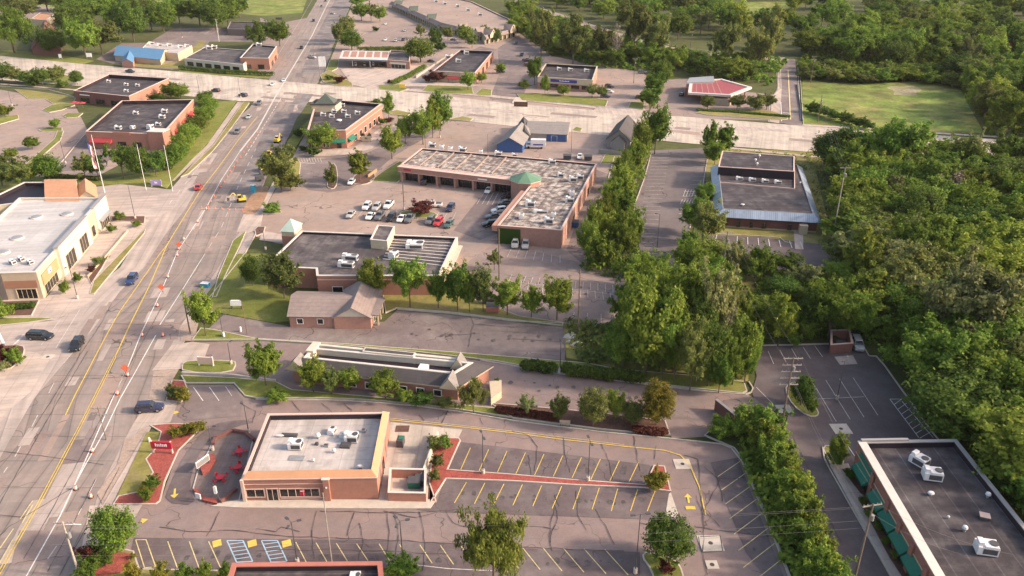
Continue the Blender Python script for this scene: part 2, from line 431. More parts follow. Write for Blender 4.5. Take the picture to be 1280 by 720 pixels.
S('parking_lot', [(575, 334), (620, 302), (712, 325), (745, 332), (800, 337), (800, 365), (775, 388), (768, 408), (700, 404), (650, 396), (600, 378), (560, 362)], 'lot_pink')
S('parking_lot', [(814, 188), (898, 184), (886, 204), (880, 232), (862, 285), (850, 320), (845, 352), (815, 352), (798, 305), (792, 258)], 'lot_mid')
S('lawn', [(884, 190), (905, 184), (1010, 190), (1100, 192), (1110, 212), (1020, 214), (1040, 300), (1030, 306), (880, 294)], 'grass_dry')
S('parking_lot', [(884, 294), (950, 296), (1030, 306), (1048, 338), (965, 338), (876, 326)], 'lot_dark')
S('footpath', [(992, 288), (1004, 289), (1004, 312), (994, 311)], 'concrete_pale')
S('lawn', [(905, 332), (935, 336), (975, 350), (990, 385), (940, 420), (925, 420), (905, 370)], 'grass_dry')
S('street', [(968, 74), (994, 74), (1003, 158), (966, 152), (964, 130), (972, 108)], 'lot_grey', cdir)
S('footpath', [(960, 152), (962, 124), (972, 112), (973, 82), (976, 82), (977, 115), (974, 154)], 'concrete_pale')
# winding road through the trees
def ribbon(name, px, w, material, z, cols=None):
    pts = [W(*p) for p in px]; mb = MB(); L = 0
    for i, p in enumerate(pts):
        d = (pts[min(i + 1, len(pts) - 1)] - pts[max(i - 1, 0)]).normalized(); n = Vector((-d.y, d.x, 0))
        if i: L += (p - pts[i - 1]).length
        a, b = p + n * w / 2, p - n * w / 2
        if i: mb.quad((pb.x, pb.y, z), (b.x, b.y, z), (a.x, a.y, z), (pa.x, pa.y, z), uv=((w, Lp), (w, L), (0, L), (0, Lp)))
        pa, pb, Lp = a, b, L
    return mb.build(name, material, kind='structure')
ribbon('street', [(600, -26), (640, -5), (655, 5), (700, 20), (738, 33), (770, 43), (800, 52), (850, 64), (885, 69), (945, 73), (985, 74)], 10, 'lot_tan', .16)

S('pavement', [(50, 790), (98, 700), (128, 600), (162, 535), (190, 475), (214, 420), (246, 370), (276, 318), (300, 288), (312, 290), (262, 372), (228, 432), (204, 500), (142, 640), (120, 790)], 'lane_concrete')
S('pavement', [(-420, 800), (-60, 560), (40, 452), (72, 448), (40, 560), (-90, 800)], 'lane_concrete')
# main road: stations (left px, right px, image row)
ST_ = [(-330, 96, 900), (-250, 98, 800), (-135, 99, 720), (-60, 122, 620), (0, 155, 552), (18, 185, 500), (50, 206, 450), (66, 225, 410), (112, 247, 375), (150, 270, 340), (174, 293, 300), (192, 318, 265),
       (224, 332, 225), (252, 350, 192), (277, 362, 165), (312, 378, 135), (334, 398, 103), (352, 408, 75), (368, 420, 50), (382, 430, 25), (395, 440, 3), (412, 462, -30)]
def strip(name, rows, material, z):
    mb = MB(); L = 0
    for i, (l, r, y) in enumerate(rows):
        a, b = W(l, y), W(r, y)
        m_ = (a + b) / 2
        if i: L += (m_ - pm).length
        w = (b - a).length
        if i: mb.quad((pa.x, pa.y, z), (pb.x, pb.y, z), (b.x, b.y, z), (a.x, a.y, z), uv=((0, Lp), (pw, Lp), (w, L), (0, L)))
        pa, pb, pm, Lp, pw = a, b, m_, L, w
    return mb.build(name, material, kind='structure')
strip('road', ST_, 'road_concrete', .145)
# paler concrete lane on the near left and round the crossings
strip('road_lane', [(-135, -118, 720), (-60, -70, 620)][:0] + [(-330, -215, 900), (-250, -150, 800), (-135, -85, 720), (-60, -25, 620), (0, 12, 552), (18, 42, 500), (50, 84, 450), (66, 118, 410), (112, 150, 365), (150, 180, 335), (174, 206, 295), (192, 232, 262), (224, 252, 225), (252, 272, 192)], 'lane_concrete', .149)
S_CR = [(-300, 52, 84), (0, 70, 100), (100, 80, 108), (200, 88, 117), (300, 97, 127), (400, 106, 128), (470, 111, 136), (527, 117, 146), (640, 130, 158), (740, 138, 168), (865, 147, 180), (1007, 158, 190), (1280, 177, 201), (1600, 196, 226)]
mb = MB(); L = 0
for i, (x, y0, y1) in enumerate(S_CR):
    a, b = W(x, y0), W(x, y1); z = .153
    if i:
        d = (b - pb).length
        mb.quad((pb.x, pb.y, z), (b.x, b.y, z), (a.x, a.y, z), (pa.x, pa.y, z), uv=((L, 0), (L + d, 0), (L + d, 22), (L, 22))); L += d
    pa, pb = a, b
mb.build('cross_road', 'cross_concrete', kind='structure')
# newly laid dark asphalt on the closed side of the road
strip('asphalt_lane', [(274, 310, 262), (296, 332, 225), (316, 350, 192), (331, 364, 165), (345, 374, 140)], 'new_asphalt', .157)
strip('asphalt_lane', [(356, 374, 145), (372, 392, 118)], 'new_asphalt', .158)
strip('asphalt_lane', [(376, 404, 92), (388, 416, 62)], 'new_asphalt', .157)
strip('asphalt_lane', [(390, 418, 55), (404, 428, 28), (416, 438, 6), (424, 448, -12)], 'new_asphalt', .158)
# driveways and side streets joining the road
S2 = [.160]
def A(name, px, material, uvdir=None, sm=0):
    S2[0] += .0006
    return sheet(name, px, material, S2[0], uvdir, sm)
A('side_street', [(98, 236), (150, 230), (214, 237), (238, 222), (215, 262), (192, 274), (182, 272), (135, 272)], 'lane_concrete', rdir)
A('side_street', [(-160, 398), (0, 408), (70, 400), (112, 380), (70, 452), (45, 444), (0, 436), (-160, 424)], 'lane_concrete', rdir)
A('driveway', [(214, 432), (240, 427), (262, 430), (256, 446), (228, 461), (190, 463)], 'concrete_pale')
A('driveway', [(160, 541), (185, 499), (222, 503), (213, 528), (184, 533)], 'concrete_pale')
A('driveway', [(112, 632), (140, 631), (178, 631), (160, 662), (110, 690), (98, 706)], 'concrete_pale')
A('driveway', [(284, 322), (300, 290), (314, 262), (330, 262), (322, 290), (312, 318), (296, 330)][:0] or [(304, 268), (330, 262), (325, 288), (309, 290), (296, 290)], 'concrete_pale')
A('driveway', [(468, 112), (492, 108), (600, 108), (560, 98), (560, 80), (470, 84), (425, 86), (440, 106)], 'concrete_pale', cdir)
A('driveway', [(740, 140), (748, 132), (805, 134), (812, 146)], 'concrete_pale')
# sidewalks
A('sidewalk', [(137, 270), (188, 273), (168, 302), (112, 378), (70, 400), (0, 404), (-160, 392), (-160, 372), (0, 374), (58, 372)], 'concrete_pale', rdir)
A('sidewalk', [(-160, 438), (0, 432), (46, 441), (62, 450), (38, 490), (0, 522), (-50, 590), (-120, 690), (-220, 800), (-420, 800)], 'concrete_pale', rdir)
A('sidewalk', [(182, 540), (188, 533), (139, 632), (128, 632)], 'concrete_pale')
A('sidewalk', [(155, 552), (182, 534), (180, 542), (128, 630), (121, 616), (146, 582)], 'pavers')
A('sidewalk', [(186, 498), (192, 464), (224, 461), (214, 478), (205, 502)], 'pavers')
A('sidewalk', [(224, 407), (240, 402), (248, 404), (243, 426), (226, 426)], 'pavers')
A('sidewalk', [(268, 374), (300, 310), (311, 291), (321, 292), (306, 318), (277, 372), (258, 402), (246, 402)], 'concrete_pale', rdir)
A('sidewalk', [(305, 292), (350, 212), (358, 200), (362, 203), (330, 262), (315, 290)], 'concrete_pale')
A('sidewalk', [(286, 181), (310, 132), (322, 128), (300, 180), (250, 240), (236, 238)][:0] or [(258, 182), (297, 127), (303, 128), (266, 180), (218, 226), (212, 226)], 'concrete_pale')
A('sidewalk', [(470, 108), (600, 117), (745, 133), (745, 135.5), (600, 120), (470, 111)], 'concrete_pale')
A('sidewalk', [(1003, 155), (1280, 172), (1600, 190), (1600, 192), (1280, 174), (1003, 157)], 'concrete_pale')
A('sidewalk', [(905, 183), (1010, 194), (1280, 206), (1280, 208.5), (1010, 196), (905, 185)], 'concrete_pale')
A('sidewalk', [(0, 104), (100, 112), (100, 113.5), (0, 105.5)], 'concrete_pale')
A('plaza', [(386, 188), (380, 196), (430, 194), (465, 186), (482, 170), (500, 160), (495, 156), (478, 158), (440, 186)], 'concrete_pale')
A('footpath', [(322, 364), (332, 364), (345, 384), (360, 386), (360, 392), (340, 392)], 'sidewalk' if 'sidewalk' in MATS else 'lot_tan')
A('footpath', [(328, 288), (378, 298), (372, 306), (324, 300)], 'concrete_pale')
# foreground lots
S('parking_lot', [(250, 420), (280, 393), (330, 402), (362, 408), (480, 402), (496, 388), (560, 393), (640, 402), (704, 409), (708, 420), (706, 450), (640, 446), (520, 436), (420, 429), (320, 423)], 'lot_grey', cdir)
S('asphalt_lane', [(560, 398), (640, 405), (704, 411), (706, 440), (640, 440), (580, 432)], 'lot_mid', cdir)
S('driveway', [(245, 428), (320, 426), (400, 431), (520, 442), (617, 453), (700, 468), (802, 480), (880, 489), (935, 493), (945, 500), (918, 520), (885, 546), (840, 548), (832, 527), (740, 518), (640, 512), (600, 508), (365, 490), (340, 484), (296, 470), (230, 472), (226, 455)], 'aisle')
S('parking_lot', [(936, 434), (1035, 431), (1064, 419), (1070, 419), (1087, 446), (1096, 447), (1163, 539), (1300, 700), (1300, 800), (1090, 800), (1035, 685), (986, 580), (975, 555), (985, 520), (945, 505), (940, 490), (946, 470)], 'lot_dark', (W(1162, 539) - W(1096, 447)))
# restaurant lot
S('parking_lot', [(232, 481), (292, 481), (306, 497), (320, 499.5), (410, 500), (445, 501.5), (520, 507), (570, 514), (640, 525.5), (752, 540), (815, 546), (902, 555), (916, 561), (928, 577), (961, 657), (986, 722), (1010, 790), (60, 790), (140, 660), (160, 662), (178, 631), (200, 628), (222, 565), (256, 532), (213, 528), (222, 503)], 'aisle', cdir)
A('asphalt_bays', [(572, 552), (700, 567), (812, 581), (838, 616), (836, 650), (700, 645), (545, 640), (520, 637), (546, 628), (560, 590)], 'lot_sealed')
A('asphalt_bays', [(168, 672), (480, 675), (640, 685), (800, 690), (800, 790), (140, 790)], 'lot_sealed')
A('asphalt_bays', [(888, 578), (922, 572), (980, 722), (960, 790), (955, 720), (932, 690)], 'lot_sealed')
A('drive_through_lane', [(204, 628), (214, 602), (232, 565), (262, 531), (300, 524), (322, 527), (292, 534), (262, 548), (244, 575), (236, 608), (246, 632)], 'lot_sealed', sm=1)
A('asphalt_bays', [(238, 484), (290, 483), (304, 500), (300, 520), (232, 526), (222, 520)], 'lot_grey')
A('darker_patch', [(24, 663), (92, 663), (82, 705), (14, 705)], 'lot_pink'); A('darker_patch', [(140, 404), (226, 402), (222, 424), (128, 424)], 'lot_pink')  # two areas toned slightly darker than the concrete road around them
A('darker_patch', [(905, 500), (940, 496), (975, 520), (985, 580), (950, 560), (890, 540)], 'lot_grey')  # grey asphalt patch at the driveway bend

# kerbed beds and islands
G_ = 'grass'
raised('lawn', [(184, 541), (200, 541), (196, 560), (182, 575), (191, 592), (176, 615), (147, 621)], 'grass_dry', .22, 0, None)
raised('mulch_bed', [(201, 541), (187, 532.5), (214, 530), (255, 531.5), (240, 548), (224, 564), (207, 602), (201, 627), (195, 631.5), (141, 632), (148, 621), (176, 615), (191, 592), (182, 575), (196, 560)], 'mulch_red', .24)
raised('mulch_bed', [(207, 502), (215, 476), (231, 477), (238, 494), (226, 504)], 'mulch_red', .28)
raised('lawn', [(227, 456), (236, 451.5), (288, 451.5), (297, 454), (290, 468), (228, 466.5)], G_, .28, 1)
raised('lawn', [(226, 470), (292, 473), (345, 478), (365, 488), (610, 510), (640, 513), (640, 523), (570, 512.5), (520, 506), (445, 500), (400, 499), (320, 498.5), (306, 496), (292, 480), (232, 480)], G_, .27)
raised('mulch_bed', [(612, 505), (640, 507), (740, 516), (832, 527), (838, 545), (820, 544.5), (752, 538), (641, 524)], 'mulch_brown', .3)
raised('lawn', [(240, 426), (251, 411), (268, 413), (320, 424), (420, 430), (520, 437.5), (640, 447), (700, 452), (735, 455), (770, 462), (860, 470), (930, 478), (934, 490), (928, 493), (880, 488), (802, 479), (700, 467), (617, 452), (520, 441), (400, 430.5), (320, 425.5)], G_, .29)
raised('lawn', [(704, 404), (765, 408), (830, 380), (920, 385), (938, 430), (935, 478), (860, 468), (770, 460), (708, 448)], 'grass_dry', .2, 0, None)
raised('lawn', [(256, 372), (298, 318), (335, 318), (335, 362), (362, 372), (362, 402), (340, 404), (310, 399), (275, 392), (262, 388)], G_, .24, 0, None)
raised('lawn', [(265, 373), (273, 345), (291, 302), (308, 289), (300, 309), (282, 346), (271, 372)], G_, .28)
raised('lawn', [(478, 368), (560, 362), (600, 378), (650, 396), (704, 404), (704, 408), (640, 400.5), (560, 391), (496, 386), (482, 392)], 'grass_dry', .27)
raised('lawn', [(350, 236), (340, 234), (355, 205), (370, 196), (376, 205), (374, 228)], 'grass_dry', .27)
raised('planting_bed', [(408, 233), (412, 206), (420, 205), (423, 222), (420, 236), (412, 237)], 'mulch_brown', .28, 1)
raised('planting_bed', [(498, 268), (505, 264), (540, 265), (549, 270), (540, 274), (505, 272)], G_, .28, 1)
raised('planting_bed', [(438, 226), (450, 214), (468, 214), (470, 225), (456, 232), (440, 230)], 'mulch_brown', .28, 1)
raised('lawn', [(462, 227), (480, 214), (500, 202), (505, 205), (502, 224), (497, 229)], G_, .28)
raised('planting_bed', [(327, 266), (332, 262), (350, 263), (353, 267), (328, 268)], G_, .28)
raised('planting_bed', [(318, 288), (322, 284), (332, 284), (330, 292), (320, 296)], 'mulch_brown', .26)
raised('lawn', [(386, 150), (360, 176), (352, 202), (358, 202), (388, 158)], G_, .27, 0, None)
raised('mulch_bed', [(838, 621), (820, 612), (836, 612)][:0] or [(544, 628), (536, 605), (541, 560), (543, 548), (574, 549), (576, 552), (560, 588), (640, 594), (720, 601), (806, 607), (817, 583), (831, 584), (839, 616), (806, 611.5), (720, 608), (640, 603), (558, 600), (540, 628)], 'mulch_red', .3)
raised('concrete_nose', [(838.5, 617), (848, 645), (844, 650), (836, 651.5), (831, 648), (836, 618)], 'kerb_concrete', .2, 0, None)
raised('planting_bed', [(801, 697), (808, 690), (845, 700), (854, 716), (856, 735), (818, 735), (814, 714)], G_, .28, 1)
raised('planting_bed', [(980, 488), (986, 480), (1000, 478), (1010, 495), (1024, 516), (1022, 522), (1010, 522), (990, 508)], G_, .28, 1)
raised('planting_bed', [(1028, 562), (1031, 558), (1040, 558), (1055, 577), (1054, 582), (1038, 583)], G_, .28)
raised('sidewalk', [(1037, 583), (1060, 581), (1068, 600), (1160, 742), (1190, 800), (1140, 800), (1112, 720)], 'concrete_pale', .27)
raised('mulch_bed', [(1052, 588), (1060, 588), (1084, 625), (1075, 618)], 'mulch_brown', .34, 0, None)
raised('mulch_bed', [(1072, 624), (1080, 626), (1130, 708), (1150, 742), (1140, 742), (1112, 700)], 'mulch_brown', .34, 0, None)
raised('lawn', [(92, 720), (112, 690), (140, 684), (168, 690), (175, 712), (270, 714), (290, 712), (290, 790), (60, 790)], 'grass_dry', .26)
raised('mulch_bed', [(104, 714), (120, 694), (150, 692), (166, 694), (160, 712), (150, 718), (124, 722)], 'mulch_red', .3, 0, None)
raised('lawn', [(936, 520), (960, 560), (1000, 600), (1035, 686), (1085, 790), (1012, 790), (962, 657), (929, 577), (917, 561), (903, 555), (880, 545), (905, 524)], 'ground_soil', .26)
raised('planting_bed', [(-80, 436), (0, 433), (30, 432), (32, 440), (26, 452), (10, 465), (-80, 470)], 'mulch_brown', .28, 1)
raised('lawn', [(-100, 398), (0, 398), (45, 397), (60, 400), (40, 404), (0, 407), (-100, 404)][:0] or [(-100, 398), (0, 398.5), (50, 398), (68, 399.5), (30, 405), (0, 408), (-100, 404)], G_, .28)
raised('planting_bed', [(-100, 376), (0, 378), (50, 376), (40, 396), (0, 397), (-100, 396)], 'mulch_brown', .3)
raised('lawn', [(112, 368), (117, 352), (150, 318), (182, 287), (181, 292), (150, 330), (118, 369)], 'grass_dry', .27)
raised('planting_bed', [(138, 271), (182, 271), (181, 280), (170, 281), (168, 278), (140, 277)], 'mulch_brown', .28)
raised('planting_bed', [(110, 348), (118, 334), (134, 316), (138, 318), (128, 336), (114, 356)], 'mulch_brown', .28)
raised('lawn', [(282, 182), (248, 200), (222, 232), (212, 236), (180, 230), (100, 232), (150, 214), (200, 218), (232, 188), (282, 118), (297, 124)][:0] or [(208, 236), (185, 229), (100, 233), (60, 238), (-60, 240), (-60, 214), (60, 222), (125, 226), (200, 214), (236, 176), (262, 128), (296, 126), (262, 176), (216, 226)], G_, .26, 0, None)
raised('lawn', [(268, 181), (304, 128), (312, 129), (290, 160), (266, 190), (236, 218), (226, 222)], 'grass_dry', .27)
raised('lawn', [(18, 112), (40, 114), (95, 122), (92, 130), (66, 130), (56, 124), (35, 124)], 'grass_dry', .27)
raised('lawn', [(52, 138), (64, 132), (92, 127), (94, 132), (78, 138), (62, 141)], G_, .27)
raised('lawn', [(78, 145), (84, 142), (104, 142), (98, 147), (84, 148)], G_, .27)
raised('lawn', [(48, 163), (60, 160), (78, 160), (78, 165), (52, 165)], G_, .27)
raised('lawn', [(30, 208), (68, 174), (72, 164), (80, 164), (76, 176), (48, 200), (34, 220)], G_, .27)
raised('lawn', [(-60, 150), (0, 146), (23, 144), (24, 149), (0, 156), (-60, 160)], G_, .27)
raised('lawn', [(0, 88), (60, 90), (90, 96), (94, 104), (60, 104), (0, 98), (-80, 94), (-80, 84)], G_, .27)
# verge and beds of the far side of the cross road
raised('lawn', [(404, 103), (400, 94), (412, 88), (440, 104), (441, 109), (420, 108)], 'grass_dry', .3)
raised('lawn', [(472, 107), (500, 106), (510, 112), (500, 115), (474, 112)], G_, .3)
raised('lawn', [(528, 114), (534, 107), (590, 109), (592, 118), (560, 118)], G_, .3)
raised('lawn', [(594, 118), (602, 111), (615, 113), (614, 120), (600, 120)], G_, .3)
raised('lawn', [(646, 118), (672, 117), (735, 122), (760, 126), (757, 134), (710, 130), (652, 126)], G_, .3)
raised('lawn', [(785, 135), (788, 128), (806, 128), (804, 138)], G_, .3)
raised('lawn', [(864, 143), (885, 137), (960, 138), (985, 146), (984, 151), (950, 149)], 'grass_dry', .3, 1)
raised('lawn', [(408, 88), (412, 76), (424, 75), (422, 86), (414, 90)], G_, .3)
raised('lawn', [(450, 66), (462, 60), (530, 60), (530, 64), (470, 66)], G_, .3)
raised('lawn', [(484, 141), (496, 138), (514, 142), (510, 145), (490, 144)], 'grass_dry', .3)
raised('lawn', [(560, 150), (578, 146), (592, 149), (588, 152)], 'grass_dry', .3)
raised('lawn', [(726, 165), (728, 160), (756, 160), (770, 164), (740, 170)][:0] or [(715, 163), (720, 159), (728, 161), (726, 165)], G_, .3)
raised('lawn', [(750, 206), (756, 194), (775, 192), (776, 204)], G_, .25)
MB().box((*W(650, 126)[:2], .0), (6, 12, .26), R(-8)).build('kerb', 'kerb_concrete', kind='structure')

def kerbline(px, w=.2, h=.29):
    P = [W(*p) for p in px]; mb = MB(); pr = None
    for i, p in enumerate(P):
        d = (P[min(i + 1, len(P) - 1)] - P[max(i - 1, 0)]).normalized(); n = Vector((-d.y, d.x, 0)) * w / 2; cur = (p + n, p - n)
        if pr: mb.prism(ccw([pr[1], cur[1], cur[0], pr[0]]), 0, h)
        pr = cur
    mb.build('kerb', 'kerb_concrete', kind='structure')
for q in [[(937, 433), (1000, 431.5), (1036, 430.5)], [(1064, 419), (1070, 419), (1086, 445.5), (1095, 446), (1105, 457), (1163, 538), (1180, 560)], [(936, 478), (941, 486), (939, 491), (932, 494), (915, 493), (880, 490), (802, 480.5), (700, 468), (640, 458), (600, 451)],
          [(975, 553), (986, 580), (998, 604)], [(1028, 560), (1030, 574), (1038, 590), (1112, 720), (1140, 768)], [(814, 192), (806, 222), (795, 252), (792, 258), (798, 300)], [(884, 199), (878, 235), (862, 286)], [(889, 293), (950, 296), (975, 298), (981, 303), (990, 305)],
          [(320, 500), (410, 501), (445, 502.5), (520, 508), (570, 515), (640, 526.5), (752, 541), (815, 547), (902, 556), (914, 561), (927, 577), (961, 657), (986, 722)], [(760, 408), (640, 401.5), (560, 392), (497, 387)], [(760, 224), (768, 196)], [(262, 373), (306, 318), (320, 293)],
          [(-100, 107), (0, 108), (60, 112), (92, 121)], [(612, 300), (640, 301)], [(60, 224), (96, 180), (108, 166)], [(975, 80), (976, 112), (965, 122), (963, 152)], [(1000, 92), (1004, 156)], [(880, 292), (884, 320)]]: kerbline(q)

# ---------------------------------------------------------------- painted markings
mk = {}
_lc = [0]
def line(a, b, w=.12, m='paint_white', z=ZM): wline(W(*a), W(*b), w, m, z)
def pline(pts, w=.12, m='paint_white', dash=None):
    for a, b in zip(pts, pts[1:]):
        if not dash: line(a, b, w, m); continue
        p, q = W(*a), W(*b); n = max(1, round((q - p).length / (dash[0] + dash[1])))
        for k in range(n):
            s0, s1 = k / n, (k + dash[0] / (dash[0] + dash[1])) / n
            P, Q = p.lerp(q, s0), p.lerp(q, s1); wline(P, Q, w, m)
def wline(p, q, w=.12, m='paint_white', z=ZM):
    _lc[0] += 1; z += (_lc[0] % 13) * .0011
    mb = mk.setdefault(m, MB()); d = (q - p).normalized(); n = Vector((-d.y, d.x, 0)) * w / 2
    mb.quad(*[(k.x, k.y, z) for k in (p - n, q - n, q + n, p + n)])
def stalls(a0, b0, a1, b1, n, w=.11, m='paint_white'):
    A0, B0, A1, B1 = W(*a0), W(*b0), W(*a1), W(*b1)
    for k in range(n):
        t = k / (n - 1) if n > 1 else 0
        wline(A0.lerp(A1, t), B0.lerp(B1, t), w, m)
yc = [(-60, 810), (1, 715), (50, 628), (97, 540), (120, 495), (144, 447), (165, 402), (186, 360), (209, 307), (230, 272), (250, 240), (273, 210), (297, 177), (322, 146)]
off = lambda pts, d: [(x + d * (y + 120) / 720, y) for x, y in pts]
pline(off(yc[:6], -1.6), .14, 'paint_yellow'); pline(off(yc[:6], 1.6), .14, 'paint_yellow')
pline(off(yc[5:], 0), .22, 'paint_yellow')
pline([(82, 520), (94, 495), (120, 445), (136, 415), (150, 390), (171, 360), (200, 318), (209, 307)], .2, 'paint_yellow')
pline([(-40, 760), (0, 687), (49, 616)], .16, 'paint_yellow_pale', (4, 2))
pline([(0, 705), (28, 655), (51, 616)], .16, 'paint_yellow_pale', (4, 3))
pline([(-60, 690), (5, 592), (19, 572), (40, 535), (80, 455), (120, 407)], .13, 'paint_faded', (3.5, 7))
pline([(-10, 800), (37, 715), (75, 647), (96, 602), (120, 547), (145, 490), (160, 460), (177, 417), (201, 367), (222, 315), (257, 262), (277, 225), (300, 190)], .17, 'paint_white')
pline([(96, 602), (131, 540), (150, 500), (170, 465), (195, 420)], .17, 'paint_white')
pline([(200, 407), (230, 360), (252, 325)], .16, 'paint_white')
pline([(252, 325), (277, 285), (300, 228), (322, 182)], .14, 'paint_faded', (4, 4))
pline([(-20, 800), (60, 700), (98, 645), (112, 617), (140, 560)], .13, 'paint_faded', (3.5, 9))
pline([(300, 190), (322, 162), (345, 120), (360, 95), (390, 45), (402, 20), (412, 0)], .6, 'paint_faded')
pline([(307, 195), (335, 150), (352, 122)], .3, 'paint_faded', (3, 2))
pline([(212, 255), (240, 220), (268, 185), (300, 150)], .12, 'paint_white', (3, 6))
pline([(332, 96), (352, 62), (376, 25), (390, 0)], .14, 'paint_faded')
for a, b in [((378, 88), (402, 89)), ((381, 82), (405, 83)), ((384, 75), (408, 76)), ((360, 131), (384, 132)), ((340, 178), (362, 178)), ((392, 48), (418, 49)), ((397, 38), (422, 39)), ((403, 28), (428, 29))]: line(a, b, .25, 'paint_faded')
line((-2, 416), (5, 430), .5); line((30, 419), (17, 433), .4, 'paint_faded'); line((76, 400), (52, 432), .12, 'paint_faded'); line((100, 388), (70, 436), .12, 'paint_faded')
line((77, 656), (102, 657), .25); line((248, 262), (304, 262), .3, 'paint_faded')
# cross road lines
pline([(460, 122), (560, 132), (640, 140), (745, 148)], .2, 'paint_faded', (3, 6))
pline([(660, 146), (742, 151)], .3, 'paint_faded')
pline([(870, 160), (1280, 187), (1500, 201)], .2, 'paint_faded')
pline([(0, 86), (110, 94), (230, 104)], .2, 'paint_faded', (3, 6))
# street at top right
pline([(985, 88), (986.5, 118), (988, 150)], .5, 'paint_yellow_pale'); line((976, 128), (977, 152), .3); line((997, 80), (1001, 150), .2, 'paint_faded')
line((978, 141), (986, 142), .5)
pline([(655, 1), (740, 29), (850, 60), (940, 69)], .2, 'paint_faded')
# restaurant lot, upper bays
stalls((588, 561), (576, 588), (798, 579), (786, 604), 10, .12, 'paint_yellow')
wl = [((583, 604), (568, 630)), ((606, 605), (593, 631)), ((630, 606), (617, 632)), ((653, 607), (641, 633)), ((677, 608), (666, 634)), ((702, 609), (690, 637)), ((726, 610), (716, 638)), ((749, 611), (740, 638)), ((772, 612), (764, 640)), ((797, 613), (788, 640)), ((819, 614), (809, 640))]
for a, b in wl: line(a, b, .12, 'paint_yellow')
stalls((474, 681), (487, 702), (756, 688), (785, 720), 12, .12, 'paint_yellow_pale')
stalls((370, 679), (383, 704), (446, 681), (460, 702), 4, .12, 'paint_yellow_pale')
for a, b in [((210, 678), (222, 711)), ((237, 678), (249, 711)), ((261, 678), (276, 711))]: line(a, b, .13, 'paint_yellow_pale')
for q in [[(170, 676), (183, 676), (195, 710), (181, 711), (170, 676)]]: pline(q, .13, 'paint_yellow_pale')
for x0 in (284, 327):
    pline([(x0, 677), (x0 + 20, 677), (x0 + 32, 703), (x0 + 12, 704), (x0, 677)], .16, 'paint_blue')
    for k in range(1, 6): line((x0 + 2.2 * k, 677 + 4.6 * k), (x0 + 20 + 1.6 * k, 674.5 + 4.6 * k), .14, 'paint_blue')
    for dx in ((-18, 26) if x0 == 284 else (26,)): pline([(x0 + dx, 682), (x0 + dx + 11, 679)], 1.3, 'paint_yellow')
stalls((926, 577), (897, 597), (985, 722), (942, 757), 9, .11, 'paint_yellow_pale')
pline([(488, 526), (560, 533), (640, 542), (700, 550), (780, 559), (830, 564), (850, 570), (862, 582), (874, 610), (882, 645)], .18, 'paint_yellow')
pline([(488, 524), (560, 531), (640, 540), (780, 557)], .1, 'paint_yellow_pale')
pline([(242, 485), (254, 502)]); line((262, 485), (274, 502)); line((282, 484), (290, 496), .1, 'paint_faded')
pline([(490, 704), (560, 712), (640, 716)], .12, 'paint_faded')
def arrow(a, b, m='paint_yellow', w=.3):
    p, q = W(*a), W(*b); d = (q - p).normalized(); n = Vector((-d.y, d.x, 0))
    wline(p, q - d * .8, w, m)
    mk[m].quad(*[(k.x, k.y, ZM) for k in (q - d * .9 - n * .6, q - d * .9 + n * .6, q)])
arrow((219, 612), (218, 624)); arrow((176, 653), (186, 650)); arrow((861, 630), (859, 618)); line((857, 636), (869, 636), .7, 'paint_yellow')
arrow((222, 515), (217, 519))
# other lots
stalls((816, 194), (837, 194), (795, 292), (820, 293), 22, .12, 'paint_faded')
stalls((799, 297), (816, 297), (806, 318), (822, 318), 4, .12, 'paint_faded')
stalls((876, 197), (893, 197), (849, 268), (872, 268), 14, .12, 'paint_faded')
for q in [((855, 240), (872, 240)), ((853, 246), (871, 246)), ((848, 268), (866, 268))]: line(*q, .18, 'paint_white')
for k in range(5): line((857 + 3.6 * k, 238), (854 + 3.6 * k, 246), .15, 'paint_faded'); line((853 + 3.6 * k, 250), (850 + 3.6 * k, 256), .15, 'paint_faded')
stalls((896, 294), (894, 303), (1000, 303), (1004, 312), 9, .14, 'paint_white')
stalls((640, 344), (636, 352), (775, 358), (776, 368), 16, .1, 'paint_faded')
stalls((652, 352), (650, 362), (772, 368), (774, 378), 14, .1, 'paint_faded')
stalls((718, 391), (715, 401), (768, 394), (770, 406), 4, .1, 'paint_faded'); stalls((640, 310), (634, 322), (700, 320), (700, 330), 7, .1, 'paint_faded')
pline([(636, 352), (776, 370)], .1, 'paint_faded')
stalls((960, 440), (967, 456), (1018, 433), (1028, 447), 5, .12, 'paint_faded')
stalls((1015, 478), (1045, 528), (1066, 473), (1097, 520), 4, .1, 'paint_faded')
line((1018, 500), (1080, 497), .1, 'paint_faded'); line((945, 485), (965, 505), .1, 'paint_faded')
pline([(1112, 500), (1148, 548)], .12); pline([(1112, 500), (1125, 500), (1166, 548)], .12)
for k in range(8): line((1117 + 4.6 * k, 507 + 6 * k), (1128 + 5 * k, 499 + 6 * k), .1)
pline([(1057, 555), (1068, 571)], .12)
stalls((606, 240), (596, 256), (640, 243), (634, 258), 7, .12, 'paint_faded')
stalls((455, 262), (447, 272), (570, 266), (564, 278), 12, .1, 'paint_faded')
stalls((376, 198), (378, 203), (400, 198), (402, 203), 8, .15, 'paint_faded')
pline([(374, 204), (394, 205)], .3); 
stalls((62, 150), (78, 147), (40, 182), (60, 178), 7, .1, 'paint_faded'); stalls((470, 40), (480, 36), (540, 44), (548, 40), 9, .12, 'paint_faded')
stalls((480, 52), (487, 46), (560, 56), (566, 50), 10, .12, 'paint_faded'); stalls((235, 42), (240, 39), (330, 46), (334, 42), 14, .1, 'paint_faded')
names = {'paint_white': 'white_markings', 'paint_faded': 'faded_markings', 'paint_yellow': 'yellow_markings', 'paint_yellow_pale': 'pale_yellow_markings', 'paint_blue': 'blue_markings'}
for m, mb in mk.items(): mb.build('road_' + names[m], m, kind='structure')
